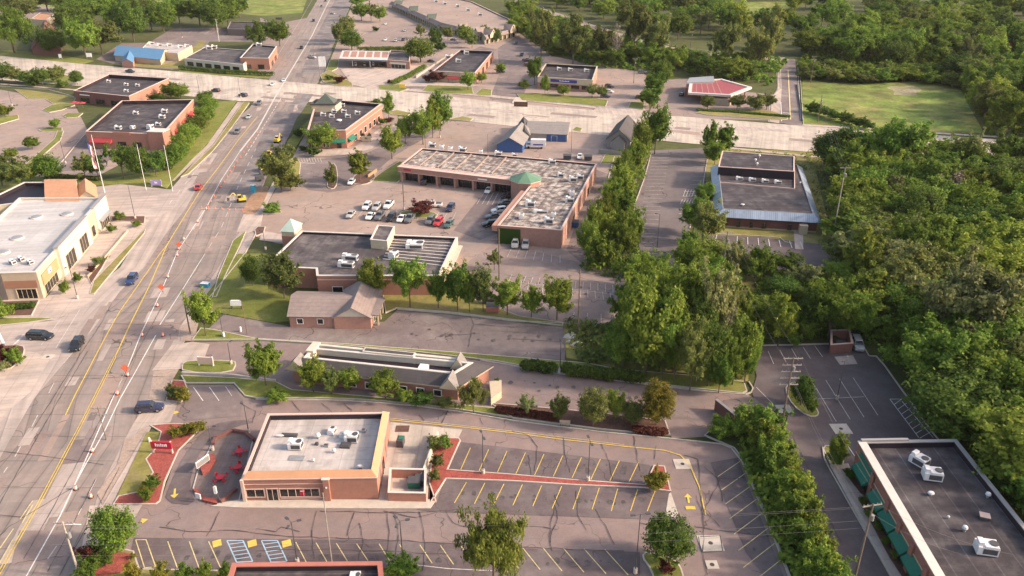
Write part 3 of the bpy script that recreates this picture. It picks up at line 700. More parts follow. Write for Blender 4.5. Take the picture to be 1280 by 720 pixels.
# sealed cracks drawn in tar
cr = MB()
def crack(px, w=.085, jit=.3):
    pts = [W(*p) for p in px]; out = [pts[0]]
    for a, b in zip(pts, pts[1:]):
        n = max(2, int((b - a).length / 1.1)); d = (b - a).normalized(); nn = Vector((-d.y, d.x, 0))
        for k in range(1, n + 1): out.append(a.lerp(b, k / n) + (nn * random.uniform(-jit, jit) * .45 if k < n else Vector()))
    for a, b in zip(out, out[1:]):
        d = (b - a).normalized(); n = Vector((-d.y, d.x, 0)) * w * random.uniform(.3, .75)
        cr.quad(*[(k.x, k.y, ZM + .016 + random.random() * .003) for k in (a - n, b - n, b + n, a + n)])
for c_ in [[(396, 640), (392, 656), (390, 672), (393, 700)], [(443, 642), (437, 658), (434, 671)], [(449, 655), (454, 678), (448, 702)], [(484, 643), (487, 665), (484, 690), (488, 720)], [(492, 641), (498, 670), (494, 700)],
           [(524, 641), (530, 665), (531, 690), (528, 715)], [(557, 640), (567, 655), (585, 660), (600, 662)], [(620, 632), (624, 650), (632, 668)], [(693, 632), (697, 650), (690, 665), (688, 680)], [(693, 636), (686, 672), (690, 690)],
           [(720, 615), (722, 645), (733, 664)], [(744, 638), (760, 665), (768, 682)], [(320, 662), (345, 666), (352, 660), (375, 666)], [(640, 658), (680, 660), (697, 663)], [(400, 640), (470, 642), (540, 641), (600, 636)],
           [(320, 690), (400, 688), (470, 690), (560, 694)], [(880, 585), (897, 600), (903, 628)], [(897, 599), (915, 600), (930, 598)], [(855, 570), (872, 575), (880, 660), (878, 690), (884, 720)], [(870, 620), (880, 650)],
           [(820, 558), (818, 575)], [(792, 546), (796, 575), (800, 590)], [(704, 548), (706, 570), (712, 592)], [(752, 556), (762, 580), (766, 600)], [(524, 520), (530, 527)], [(600, 523), (604, 532)], [(560, 514), (552, 530)],
           [(270, 560), (262, 590), (258, 632)], [(275, 640), (268, 655), (258, 672)], [(300, 505), (320, 515), (316, 530)], [(640, 540), (660, 545), (672, 560), (668, 590)], [(200, 660), (240, 666), (290, 664), (360, 672), (480, 676), (620, 684), (780, 690)],
           [(585, 392), (592, 405), (585, 435)], [(592, 406), (640, 410), (690, 408)], [(560, 420), (600, 418)], [(640, 424), (700, 428)], [(402, 505), (420, 520), (410, 545)], [(365, 502), (375, 515)], [(430, 505), (440, 514), (432, 525)],
           [(900, 600), (880, 640), (900, 660)], [(870, 660), (930, 668), (960, 672)], [(800, 655), (850, 662)], [(875, 672), (900, 671), (903, 690), (878, 692), (873, 672)],
           [(1010, 600), (1035, 650), (1052, 680)], [(990, 545), (1012, 590), (1030, 640)], [(480, 640), (520, 648), (545, 642)], [(660, 570), (664, 600)], [(693, 620), (699, 634)]]: crack(c_)
# long joints and patches of the main road
for c_ in [[(-20, 520), (15, 470), (118, 428), (140, 404)][:0] or [(40, 540), (66, 500), (98, 448), (127, 405), (140, 380)], [(75, 720), (120, 640), (150, 585)], [(-5, 640), (40, 560), (80, 490), (110, 440)], [(30, 700), (60, 648), (108, 560), (150, 480), (205, 380)],
           [(60, 716), (90, 660), (120, 600)], [(0, 565), (60, 572), (130, 582)], [(0, 645), (30, 648), (96, 608)], [(100, 475), (160, 472), (215, 472)], [(130, 405), (180, 407), (215, 408)]]: crack(c_, .07, .1)
cr.build('tar_seam_markings', 'tar', kind='structure')
# oil stains in the bays and replaced slabs in the road
rs = random.Random(4); om = MB()
def blob(c, r, z):
    n = 9; om.quad(*[(c.x + r * rs.uniform(.6, 1.2) * math.cos(2 * math.pi * k / n), c.y + 1.3 * r * rs.uniform(.6, 1.2) * math.sin(2 * math.pi * k / n), z) for k in range(n)])
zz = [ZM - .006]
for a, b, n in [((580, 572), (800, 590), 22), ((575, 620), (815, 628), 24), ((230, 695), (780, 704), 44), ((905, 590), (950, 700), 8), ((975, 446), (1025, 440), 6), ((1040, 500), (1085, 505), 8), ((805, 200), (810, 290), 12), ((650, 350), (770, 372), 20), ((450, 268), (570, 275), 14), ((500, 415), (690, 425), 20), ((640, 480), (800, 500), 14)]:
    for k in range(n):
        t_ = (k + rs.random()) / n; zz[0] += .00003; blob(W(a[0] + (b[0] - a[0]) * t_ + rs.uniform(-4, 4), a[1] + (b[1] - a[1]) * t_ + rs.uniform(-5, 5)), rs.uniform(.15, .55), zz[0])
om.build('oil_stain_markings', 'oil_stain', kind='structure')
pm = {}
for k in range(70):
    y = rs.choice((rs.uniform(280, 700), rs.uniform(60, 280))); rows = [r for r in ST_]; 
    for r0, r1 in zip(rows, rows[1:]):
        if r1[2] <= y <= r0[2]: t_ = (r0[2] - y) / (r0[2] - r1[2]); l, r_ = r0[0] + (r1[0] - r0[0]) * t_, r0[1] + (r1[1] - r0[1]) * t_
    p = W(l + (r_ - l) * rs.uniform(.12, .9), y); L_, w_ = rs.choice((3, 5, 6.5, 13)), rs.choice((1.2, 1.8, 3.6)); m_ = rs.choice(('lane_concrete', 'lot_pink', 'lot_tan', 'lot_grey')); d = rdir; n = Vector((-d.y, d.x, 0))
    pm.setdefault(m_, MB()).quad(*[(q.x, q.y, .1592 + k * .00008) for q in (p - n * w_ / 2 - d * L_ / 2, p - n * w_ / 2 + d * L_ / 2, p + n * w_ / 2 + d * L_ / 2, p + n * w_ / 2 - d * L_ / 2)][::-1])
for k in range(60):
    x = rs.uniform(-20, 1280); i_ = max(i for i, q in enumerate(S_CR) if q[0] <= x); q0, q1 = S_CR[i_], S_CR[i_ + 1]; t_ = (x - q0[0]) / (q1[0] - q0[0]); v = rs.uniform(.15, .85)
    p = W(x, (q0[1] + (q1[1] - q0[1]) * t_) * (1 - v) + (q0[2] + (q1[2] - q0[2]) * t_) * v); L_, w_ = rs.choice((6, 12, 20)), rs.choice((1.8, 3.7)); d = cdir; n = Vector((-d.y, d.x, 0)); m_ = rs.choice(('lane_concrete', 'lot_tan', 'lot_pink', 'lane_concrete'))
    pm.setdefault(m_, MB()).quad(*[(q.x, q.y, .1542 + k * .00003) for q in (p - d * L_ / 2 - n * w_ / 2, p + d * L_ / 2 - n * w_ / 2, p + d * L_ / 2 + n * w_ / 2, p - d * L_ / 2 + n * w_ / 2)])
for m_, mb in pm.items(): mb.build('road_patch', m_, kind='structure')
# drain surrounds and manholes set in the paving
for px, py, w in [(888, 680, 3.2), (853, 581, 2.6), (1051, 537, 3.0), (890, 707, 1.6), (980, 512, 2.6), (720, 420, 3), (60, 447, 2)]:
    p = W(px, py)
    MB().box((p.x, p.y, .14), (w, w * .95, .055), .03).build('drain_pad', 'kerb_concrete', kind='structure')
    MB().tube((p.x, p.y, .19), (p.x, p.y, .203), .33, n=12).build('drain_grate', 'tar', kind='structure')
# ================================================================ BUILDINGS
class B:
    """flat roofed building; corners are roof corners, ccw from the near left one"""
    def __init__(s, name, label, px, z, wall, roof, coping, par=.7, th=.35, cat='building', group=None, cop=.1, innerm='membrane_black', uvedge=0, pts=None, capw=None):
        s.p = [W(*q, z) for q in px] if pts is None else pts
        s.p = [Vector((q.x, q.y, 0)) for q in s.p]
        if area(s.p) < 0: print('CW', name)
        s.z = z; c = sum(s.p, Vector()) / len(s.p); s.r = root(name, label, cat, (c.x, c.y), group); s.wall = wall
        inn = inset(s.p, th); s.inn = inn; s.roofz = z - par
        MB().prism(s.p, 0, z, top=False).build('wall', wall, s.r)
        if par > 0:
            MB().ring(inset(s.p, .01), inn, z - par - .02, z - .01).build('parapet', innerm, s.r)
            cw = capw or th + .06
            MB().ring(inset(s.p, -cop), inset(s.p, cw), z - .02, z + .13).build('coping', coping, s.r)
        d = (s.p[1] - s.p[0]) if uvedge == 0 else (s.p[(uvedge + 1) % len(s.p)] - s.p[uvedge])
        t = tess(inn, z - par); t.build('roof', roof, s.r, uvdir=d)
    def W(s, e, u, out, z):
        a, b = s.p[e], s.p[(e + 1) % len(s.p)]; d = (b - a).normalized(); n = Vector((d.y, -d.x, 0))
        q = a.lerp(b, u) + n * out; return Vector((q.x, q.y, z))
    def slab(s, name, e, u0, u1, z0, z1, m, d=.1, d0=-.02, parent=None, label=None):
        mb = MB(); slab_mb(mb, s, e, u0, u1, z0, z1, d0, d)
        return mb.build(name, m, parent or s.r, origin=None, label=label)
    def window(s, e, u0, u1, z0, z1, frame='frame_white', mull=0, glass='glass_dark', name='window'):
        L = (s.p[(e + 1) % len(s.p)] - s.p[e]).length; f = .14 / L
        w = MB(); slab_mb(w, s, e, u0, u1, z0, z1, .0, .035); g = w.build(name, glass, s.r)
        m = MB()
        for a, b, c, d in ((u0 - f, u0, z0 - .12, z1 + .12), (u1, u1 + f, z0 - .12, z1 + .12), (u0, u1, z1, z1 + .12), (u0, u1, z0 - .12, z0)): slab_mb(m, s, e, a, b, c, d, 0, .12)
        for k in range(mull):
            x = u0 + (u1 - u0) * (k + 1) / (mull + 1); slab_mb(m, s, e, x - f * .3, x + f * .3, z0, z1, .03, .09)
        fr = m.build('frame', frame, g); return g
    def awning(s, e, u0, u1, z0, z1, d, m):
        a, b, c, q = s.W(e, u0, 0, z1), s.W(e, u1, 0, z1), s.W(e, u1, d, z0), s.W(e, u0, d, z0)
        mb = MB(); lo = Vector((0, 0, .3)); mb.quad(q, c, b, a); mb.quad(q - lo, c - lo, c, q); mb.quad(s.W(e, u0, 0, z0), q - lo, q, a); mb.quad(c - lo, s.W(e, u1, 0, z0), b, c)
        mb.quad(a - Vector((0, 0, .06)), b - Vector((0, 0, .06)), c - lo, q - lo)
        return mb.build('awning', m, s.r)
def slab_mb(mb, s, e, u0, u1, z0, z1, d0, d1):
    P = [s.W(e, u0, d0, z0), s.W(e, u1, d0, z0), s.W(e, u1, d1, z0), s.W(e, u0, d1, z0)]
    mb.prism(ccw(P), z0, z1, True, True)
def gable(r, p, ze, zr, roofm, wallm, over=.4, axis=0, hip=0, th=.12):
    """p: 4 ccw points; ridge parallel to edge 0 (axis 0) or edge 1 (axis 1)"""
    p = [Vector((q.x, q.y, 0)) for q in p]
    if axis: p = p[1:] + p[:1]
    MB().prism(p, 0, ze, top=False).build('wall', wallm, r)
    m1, m2 = (p[0] + p[3]) / 2, (p[1] + p[2]) / 2
    rd = (m2 - m1).normalized()
    if not hip:
        up = lambda v, z: Vector((v.x, v.y, z))
        MB().quad(up(p[3], ze), up(p[0], ze), up(m1, zr)).build('gable', wallm, r); MB().quad(up(p[1], ze), up(p[2], ze), up(m2, zr)).build('gable', wallm, r)
    q = inset(p, -over); sl = (zr - ze) / ((p[3] - p[0]).length / 2); zo = ze - over * sl
    a, b = m1 - rd * (over if not hip else -hip), m2 + rd * (over if not hip else -hip)
    V = lambda v, z: (v.x, v.y, z)
    f = MB(); f.quad(V(q[0], zo), V(q[1], zo), V(b, zr), V(a, zr)); f.quad(V(q[2], zo), V(q[3], zo), V(a, zr), V(b, zr))
    if hip: f.quad(V(q[3], zo), V(q[0], zo), V(a, zr)); f.quad(V(q[1], zo), V(q[2], zo), V(b, zr))
    o = f.build('roof', roofm, r, uvdir=rd)
    md = o.modifiers.new('thickness', 'SOLIDIFY'); md.thickness = th; md.offset = -1
    return o
def pyramid(r, c, w, d, rz, z0, z1, m, name='roof', n=4):
    mb = MB(); pts = []
    for x, y in ((-1, -1), (1, -1), (1, 1), (-1, 1)):
        X, Y = x * w / 2, y * d / 2; pts.append((c[0] + X * math.cos(rz) - Y * math.sin(rz), c[1] + X * math.sin(rz) + Y * math.cos(rz), z0))
    for k in range(4): mb.quad(pts[k], pts[(k + 1) % 4], (c[0], c[1], z1))
    mb.quad(*pts[::-1]); return mb.build(name, m, r)

# ---- rooftop machines
def make_rtu():
    t = thing('air_conditioner', 'x', 'air conditioner')
    MB().box((0, 0, .15), (2.2, 1.5, 1.05)).box((.35, 0, 1.2), (1.4, 1.44, .16)).build('casing', 'metal_white', t)
    MB().box((0, 0, 0), (2.0, 1.3, .16)).build('base_rail', 'metal_dark', t)
    MB().box((.2, -.755, .35), (1.5, .05, .7)).box((1.11, 0, .35), (.05, 1.2, .75)).build('grille', 'metal_dark', t)
    f = MB(); f.tube((.65, 0, 1.37), (.65, 0, 1.44), .48, n=16).build('fan', 'metal_dark', t)
    MB().box((-.75, 0, 1.2), (.55, 1.0, .45)).build('intake_hood', 'metal_white', t)
    return t
RTU = make_rtu(); used = {}
def first(proto, key):
    if key not in used: used[key] = 1; return proto
    return copy_tree(proto)
def put(proto, key, label, p, rz=0, sc=1, group=None):
    o = first(proto, key); o.location = p; o.rotation_euler = (0, 0, rz)
    o.scale = sc if isinstance(sc, (tuple, list)) else (sc, sc, sc)
    o['label'] = label
    if group: o['group'] = group
    elif 'group' in o: del o['group']
    return o
def rtu(px, py, z, label, rz=0, sc=1, group='rooftop air conditioners'):
    return put(RTU, 'rtu', label, W(px, py, z), rz, sc, group)
def make_vent():
    t = thing('roof_vent', 'x', 'roof vent')
    MB().tube((0, 0, 0), (0, 0, .5), .16, n=8).build('pipe', 'metal_grey', t)
    MB().tube((0, 0, .45), (0, 0, .65), .32, .28, n=10).dome((0, 0, .65), .28, .14).build('cap', 'metal_white', t)
    return t
VENT = make_vent()
def vent(px, py, z, label, sc=1): return put(VENT, 'vent', label, W(px, py, z), 0, sc, 'roof vents')

# ---- 18 the restaurant in the foreground
b = B('restaurant', 'salmon brick restaurant with orange sloped coping and pale flat roof in the foreground lot', [(302, 600), (471, 597.5), (486, 516), (335, 518)], 4.1, 'brick_salmon', 'roof_grey_light', 'coping_pink', .8, .5, 'restaurant', capw=.35)
mb = MB(); o_, i_ = inset(b.p, .02), inset(b.p, .85)
for e in (0, 1):
    k = (e + 1) % 4; V = lambda v, z: (v.x, v.y, z); mb.quad(V(o_[e], b.z + .15), V(o_[k], b.z + .15), V(i_[k], b.z + .95), V(i_[e], b.z + .95)); j_ = inset(b.p, .9); mb.quad(V(i_[e], b.z + .95), V(i_[k], b.z + .95), V(j_[k], b.roofz), V(j_[e], b.roofz))
mb.build('sloped_coping', 'coping_orange', b.r)
for u0, u1 in ((.03, .14), (.07, .10)): pass
b.window(0, .02, .15, 1.0, 2.35, 'coping_pink', 1); b.window(0, .175, .25, .12, 2.4, 'coping_pink', 1, name='door'); b.window(0, .27, .56, .95, 2.35, 'coping_pink', 4)
b.slab('poster', 0, .415, .455, 1.1, 2.25, 'sign_red', .07, .04); b.slab('poster_lettering', 0, .42, .45, 1.85, 2.0, 'sign_white', .085, .06)
b.slab('pier', 0, .60, .645, 0, 4.2, 'brick_salmon', .45); b.slab('pier', 0, -.01, .012, 0, 4.2, 'coping_pink', .3)
b.slab('band', 0, .012, .60, 3.2, 3.3, 'coping_pink', .07); b.slab('sill_band', 0, .27, .6, .55, .68, 'coping_pink', .06); b.slab('pier_cap', 0, .592, .653, 4.2, 4.32, 'coping_white', .5)
b.slab('wall_lamp', 0, .618, .628, 2.7, 2.95, 'metal_white', .6, .45)
b.window(1, .35, .43, .1, 2.3, 'frame_dark', name='service_door'); b.slab('drip_pipe', 1, .18, .185, 0, 3.9, 'metal_grey', .12); b.slab('drip_pipe', 1, .6, .605, 0, 3.9, 'metal_grey', .12)
for px, py, l in ((370, 560, 'white square air conditioner alone on the left half of the pale restaurant roof'), (440, 551, 'white air conditioner on the right of the pale restaurant roof')):
    rtu(px, py, b.roofz, l, R(-3), (.95, 1, 1))
rtu(415, 541, b.roofz, 'low grey rooftop machine behind the middle of the restaurant roof', R(80), (.7, .7, .55))
vent(418, 566, b.roofz, 'small vent cap in the middle of the restaurant roof'); vent(350, 546, b.roofz, 'dark low vent at the back left of the restaurant roof', (2.6, .7, .5))
vent(392, 577, b.roofz, 'tiny vent near the front middle of the restaurant roof', .7); vent(450, 586, b.roofz, 'white boxy vent in the near right corner of the restaurant roof', (1.6, 1, .9)); vent(398, 548, b.roofz, 'vent beside the low grey machine on the restaurant roof', 1.3)
for x, y, w_, d_, h_, m_, l in ((362, 545, 2.6, .7, .35, 'metal_dark', 'dark pipe rack at the back left of the restaurant roof'), (428, 546, .9, .9, .8, 'metal_white', 'white duct box between the two machines at the back of the restaurant roof'), (432, 558, 1.6, 1.2, .4, 'metal_dark', 'dark low fan housing left of the right unit on the restaurant roof'), (408, 558, .8, .6, .35, 'metal_grey', 'grey box near the centre of the restaurant roof'), (455, 540, .7, .7, .5, 'metal_grey', 'grey box at the back right of the restaurant roof'), (396, 556, .5, .5, .4, 'metal_dark', 'small dark pipe near the centre of the restaurant roof'), (371, 573, 2.3, 1.2, .12, 'metal_grey', 'grey mat before the left unit of the restaurant roof')):
    t = thing('roof_duct', l, 'roof duct', W(x, y, b.roofz), R(-4)); MB().box((0, 0, 0), (w_, d_, h_)).build('housing', m_, t)
    if h_ > .3: MB().box((0, 0, h_), (w_ * .7, d_ * .7, .06)).build('cover', 'metal_grey' if m_ == 'metal_white' else 'metal_dark', t)
# service yard
A('service_yard', [(488, 527.5), (578, 537), (572, 550), (543, 547), (536, 603), (534, 630), (472, 629), (484, 560)], 'cross_concrete')
raised('sidewalk', [(264, 634), (296, 627), (304, 626), (540, 626), (544, 628), (538, 637), (480, 637), (300, 636)], 'kerb_concrete', .27, 0, None)
w = root('enclosure_wall', 'open-topped salmon brick refuse enclosure beside the restaurant', 'enclosure', W(510, 615))
e_ = [W(486, 628), W(533, 629), W(533.5, 598), (W(488, 597))]
MB().ring(ccw(e_), inset(ccw(e_), .25), .1, 1.8).build('wall', 'brick_salmon', w); MB().ring(inset(ccw(e_), -.05), inset(ccw(e_), .3), 1.8, 1.9).build('coping', 'coping_white', w)
MB().box((*W(537, 575)[:2], .15), (.2, 12, 1.3), R(-8)).build('side_wall', 'stucco_white', w)
def dumpster(px, py, label, rz=0, m='awning_green', z=.17):
    t = thing('dumpster', label, 'dumpster', W(px, py, z), rz)
    t_ = MB(); pr = [(-.9, -.7), (.9, -.7), (.9, .7), (-.9, .7)]; t_.prism([Vector((*q, 0)) for q in pr], .15, 1.2, bottom=True); t_.build('bin', m, t)
    MB().quad((-.95, -.75, 1.22), (.95, -.75, 1.22), (.95, .75, 1.42), (-.95, .75, 1.42)).box((0, .7, 1.1), (1.9, .1, .3)).build('lid', 'metal_dark', t)
    return t
dumpster(518, 608, 'green dumpster inside the brick refuse enclosure of the restaurant'); dumpster(527, 605, 'dark dumpster behind the green one in the refuse enclosure', 0, 'metal_dark')
t = thing('freezer_unit', 'dark green cooling unit on a pale slab in the restaurant service yard', 'cooling unit', W(501, 556, .17), R(-5)); MB().box((0, 0, 0), (1.1, 1.6, 1.3)).build('casing', 'metal_dark', t); MB().box((.1, .1, 1.3), (.7, 1.0, .1)).build('fan_grille', 'awning_green', t)
MB().box((*W(503, 537)[:2], .17), (2.3, 1.8, .05)).build('drain_grate', 'mulch_brown', kind='structure')

# ---- 19 roof at the bottom edge
b = B('red_brick_building', 'dark roofed building with red parapet cut by the bottom edge', [(262, 800), (486, 800), (477, 703), (291, 705)], 4.5, 'brick_salmon', 'roof_dark', 'coping_red', .8, .5, 'building')
for k in range(8): vent(300 + 19 * k, 711, b.roofz, f'{["first","second","third","fourth","fifth","sixth","seventh","eighth"][k]} pipe cap from the left along the red parapet at the bottom edge', .45)
rtu(444, 722, b.roofz, 'pink topped roof hatch on the dark roof at the bottom edge', 0, (.6, .8, .4))

# ---- 21 dark roofed brick store at lower right
b = B('brick_store', 'long dark roofed brick store with green awnings at the lower right', [(1222, 812), (1404, 812), (1195, 550), (1073, 552)], 5.6, 'brick_red', 'roof_dark', 'coping_grey', .95, .5, 'store', uvedge=1)
L3 = 3
b.slab('coping_band', 3, .0, 1, 5.62, 5.78, 'coping_white', .15, -1.1)
for k, (u0, u1) in enumerate(((.06, .16), (.23, .31), (.34, .42), (.45, .53), (.56, .64), (.68, .76))):
    b.window(3, u0, u1, .5, 2.4, 'frame_dark', 2); b.awning(3, u0 - .01, u1 + .01, 2.5, 3.5, 1.1, 'awning_green'); b.slab('pilaster', 3, u1 + .015, u1 + .04, 0, 5.0, 'brick_red', .3)
b.slab('sill_band', 3, 0, .85, 3.7, 3.85, 'stucco_cream', .08); b.slab('sign_band', 3, .04, .2, 4.1, 5.0, 'awning_green', .12)
b.slab('raised_panel', 2, .5, .98, 5.62, 6.1, 'coping_grey', .1, -.35)
rtu(1148, 580, b.roofz, 'white air conditioner at the far left of the dark store roof', R(-57), 1.1); rtu(1164, 598, b.roofz, 'white air conditioner just below the far left one on the dark store roof', R(-12), 1.15)
rtu(1231, 690, b.roofz, 'white twin fan air conditioner nearest the camera on the dark store roof', R(-12), 1.15)
vent(1205, 664, b.roofz, 'white round vent left of the nearest unit on the dark store roof', 1.2); vent(1234, 622, b.roofz, 'white round vent near the right parapet of the dark store roof', 1.2)
vent(1163, 619, b.roofz, 'dark squat vent below the two far units on the store roof', (1.5, 1.2, .8)); vent(1185, 648, b.roofz, 'thin grey pipe in the middle of the dark store roof', .6)
t = thing('roof_hatch', 'pinkish red roof hatch on the dark store roof', 'roof hatch', W(1230, 648, b.roofz), R(-20)); MB().box((0, 0, 0), (1.2, 1.0, .5)).build('curb', 'metal_dark', t); MB().box((0, 0, .5), (1.3, 1.1, .12)).build('lid', 'coping_pink', t)

# ---- refuse enclosure in the dark lot
p = [W(1036, 443), W(1064, 441), W(1060, 423), W(1036, 424)]; w = root('enclosure_wall', 'brick refuse enclosure open towards the dark lot', 'enclosure', W(1050, 433))
q = ccw(p); MB().ring(q, inset(q, .3), .1, 2.1).build('wall', 'brick_red', w); MB().ring(inset(q, -.05), inset(q, .35), 2.1, 2.2).build('coping', 'coping_pink', w)
A('concrete_apron', [(1043, 446), (1066, 444), (1072, 455), (1050, 456)], 'concrete_pale'); dumpster(1050, 435, 'dark dumpster inside the enclosure of the dark lot', 0, 'metal_dark')

# ---- 17 long building with wells
R17 = [(361, 462), (573, 485), (617, 457.5), (386, 436)]
p = [W(*q, 3.0) for q in R17]; b = B.__new__(B); b.p = [Vector((q.x, q.y, 0)) for q in p]; c = sum(b.p, Vector()) / 4
b.r = root('long_building', 'long low brick building with grey mansard roof and white parapets above the foreground lot', 'building', (c.x, c.y)); b.z = 3.0
MB().prism(inset(b.p, .5), 0, 3.0, top=False).build('wall', 'brick_salmon', b.r)
o_, m_, n_ = b.p, inset(b.p, 2.0), inset(b.p, 2.5); mb = MB(); mb2 = MB()
for e in range(4):
    k = (e + 1) % 4; (mb if e != 2 else mb2).quad((o_[e].x, o_[e].y, 3.0), (o_[k].x, o_[k].y, 3.0), (m_[k].x, m_[k].y, 4.5), (m_[e].x, m_[e].y, 4.5))
mb.build('mansard_roof', 'shingle_grey', b.r); mb2.build('rear_mansard', 'shingle_grey', b.r)
MB().ring(o_, inset(o_, .5), 2.75, 3.0).build('eaves', 'stucco_tan', b.r)
MB().ring(inset(o_, 1.98), n_, 4.45, 4.65).build('coping', 'coping_white', b.r)
MB().ring(inset(o_, 2.02), inset(o_, 2.3), 3.3, 4.45).build('inner_parapet', 'stucco_white', b.r)
tess(n_, 3.4).build('roof', 'membrane_black', b.r)
d_ = (b.p[1] - b.p[0]).normalized(); nn = Vector((-d_.y, d_.x, 0)); L_ = (b.p[1] - b.p[0]).length; Wd = (b.p[3] - b.p[0]).length
def lb(u, v): return b.p[0] + d_ * u * L_ + nn * v * Wd
for u0, u1, v0, v1, z0, z1, m in ((.09, .38, .85, .93, 3.4, 4.75, 'stucco_white'), (.38, .69, .74, .93, 3.4, 4.95, 'stucco_white'), (.69, .955, .84, .93, 3.4, 4.75, 'stucco_white'), (.74, .79, .3, .6, 3.4, 4.3, 'metal_white'), (.055, .10, .5, .95, 3.4, 5.0, 'stucco_white')):
    q = ccw([lb(u0, v0), lb(u1, v0), lb(u1, v1), lb(u0, v1)]); MB().prism(q, z0, z1).build('roof_block', m, b.r)
    if u0 == .38: MB().prism(inset(q, .3), z1, z1 + .06).build('block_cover', 'shingle_grey', b.r)
for u, v, w_, ht, dp in ((.035, .2, 4.0, 5.0, 1.6), (.95, .1, 3.4, 5.2, 1.6), (.95, .86, 3.2, 5.6, 1.4)):
    q = lb(u, v); g = MB(); a1 = q - d_ * w_ / 2 - nn * dp; a2 = q + d_ * w_ / 2 - nn * dp; a3 = a2 + nn * dp * 2; a4 = a1 + nn * dp * 2; m1 = (a1 + a2) / 2; m2 = (a3 + a4) / 2
    Z = lambda v_, z: (v_.x, v_.y, z)
    g.quad(Z(a1, 3.0), Z(m1, ht), Z(m2, ht), Z(a4, 3.0)); g.quad(Z(a2, 3.0), Z(a3, 3.0), Z(m2, ht), Z(m1, ht)); g.build('gable_roof', 'shingle_light', b.r)
    MB().quad(Z(a1, 3.0), Z(a2, 3.0), Z(m1, ht - .1)).build('gable', 'stucco_cream', b.r); MB().quad(Z(a3, 3.0), Z(a4, 3.0), Z(m2, ht - .1)).build('gable', 'stucco_cream', b.r)
b.roofz = 3.4
MB().prism(ccw([W(612, 486), W(627, 484), W(627, 498), W(614, 508)]), 0, 1.6).build('side_wall', 'stucco_cream', b.r)
for k in range(6): b.window(0, .36 + .1 * k, .40 + .1 * k, .9, 2.1, 'frame_white')
b.window(1, .3, .5, .3, 2.3, 'frame_white', 1)

# ---- 16 shingle roofed brick building
r = root('brick_office', 'small brick office with brown shingle gables left of the grey lot', 'building', W(420, 400))
p = [W(361, 394, 3), W(436, 395, 3), W(446, 366, 3), W(373, 364, 3)]
gable(r, p, 3.0, 4.9, 'shingle_brown', 'brick_pink', .4, 0)
p2 = [W(417, 396, 3), W(463, 396, 3), W(479, 376, 3), W(474, 361, 3), ]; p2 = [W(417, 396, 3), W(463, 396, 3), W(476, 362, 3), W(432, 361, 3)]
gable(r, p2, 3.03, 5.3, 'shingle_brown', 'brick_pink', .45, 1)
b = B.__new__(B); b.p = [Vector((q.x, q.y, 0)) for q in p]; b.r = r
b.window(0, .13, .22, 1.1, 2.2); b.window(0, .47, .56, 1.1, 2.2)
b.p = [Vector((q.x, q.y, 0)) for q in p2]; g = MB(); q0, q1 = b.W(0, .02, .03, 3.05), b.W(0, .98, .03, 3.05); q2 = b.W(0, .5, .03, 5.2); g.quad(q0, q1, q2); g.build('pediment', 'stucco_white', r)
for k in range(3): b.slab('porch_post', 1, .12 + .22 * k, .15 + .22 * k, 0, 3.0, 'stucco_cream', 1.3, 1.0)
b.slab('porch_roof', 1, .05, .7, 2.9, 3.1, 'shingle_brown', 1.6); b.window(1, .2, .3, .1, 2.2, 'frame_white', name='door')

# ---- 15 dark roofed shop building with green capped tower
b = B('shop_building', 'dark flat roofed brick shop with cream side wall and small green capped tower', [(331, 333), (395, 336), (396, 345), (549, 345), (572, 297), (377, 289)], 5.0, 'brick_salmon', 'roof_mid', 'coping_white', .6, .4, 'shop', uvedge=4)
b.slab('side_facing', 3, .0, 1, 0, 4.9, 'stucco_cream', .06); b.window(3, .45, .6, .3, 3.0, 'frame_white', 1); b.slab('ledge', 3, .38, .95, 3.2, 3.4, 'kerb_concrete', 1.4)
b.window(2, .12, .2, .8, 2.3); b.window(2, .3, .38, .8, 2.3); b.slab('band', 2, 0, 1, 4.0, 4.15, 'coping_pink', .06)
p = [W(463, 299, 6.8), W(484, 301, 6.8), W(493, 283, 6.8), W(472, 281, 6.8)]; q = ccw(p)
MB().prism(q, 4.4, 6.6, top=False).build('penthouse', 'stucco_cream', b.r); MB().ring(inset(q, -.1), inset(q, .3), 6.6, 6.8).build('coping', 'coping_white', b.r); MB().prism(inset(q, .3), 6.5, 6.6).build('penthouse_roof', 'roof_mid', b.r)
rb = MB(); A_, B_, C_, D_ = W(478, 325, 4.45), W(556, 334, 4.45), W(570, 300, 4.45), W(491, 296, 4.45)
for k in range(8):
    t_ = .04 + k * .118
    a, c = A_.lerp(D_, t_), B_.lerp(C_, t_); dd = (c - a).normalized(); n2 = Vector((-dd.y, dd.x, 0)) * .13
    rb.prism(ccw([a - n2, c - n2, c + n2, a + n2]), 4.42, 4.56)
rb.build('roof_ribs', 'coping_white', b.r)
rtu(519, 309, 4.6, 'large white rooftop unit on the ribbed part of the shop roof', R(-3), (1.9, 2, 1.0)); rtu(492, 322, 4.42, 'white boxy air conditioner left of the ribbed shop roof', R(70), 1.1)
rtu(438, 325, 4.42, 'far one of two long white rooftop units on the shop roof', R(-10), (1.7, .9, 1)); rtu(433, 334, 4.42, 'near one of two long white rooftop units on the shop roof', R(-10), (1.7, .9, 1)); rtu(482, 311, 4.42, 'small pink rooftop box by the shop penthouse', 0, .55)
tw = W(365, 296); c4 = [W(352, 292, 4.5), W(368, 293, 4.5), W(377, 283, 4.5), W(362, 281, 4.5)]; q = ccw(c4); MB().prism(q, 0, 5.2).build('tower', 'stucco_cream', b.r)
cc = sum(q, Vector()) / 4; MB().prism(inset(q, -.05), 0, 3.9).build('tower_base', 'brick_salmon', b.r)
mb = MB(); q = inset(q, -.35)
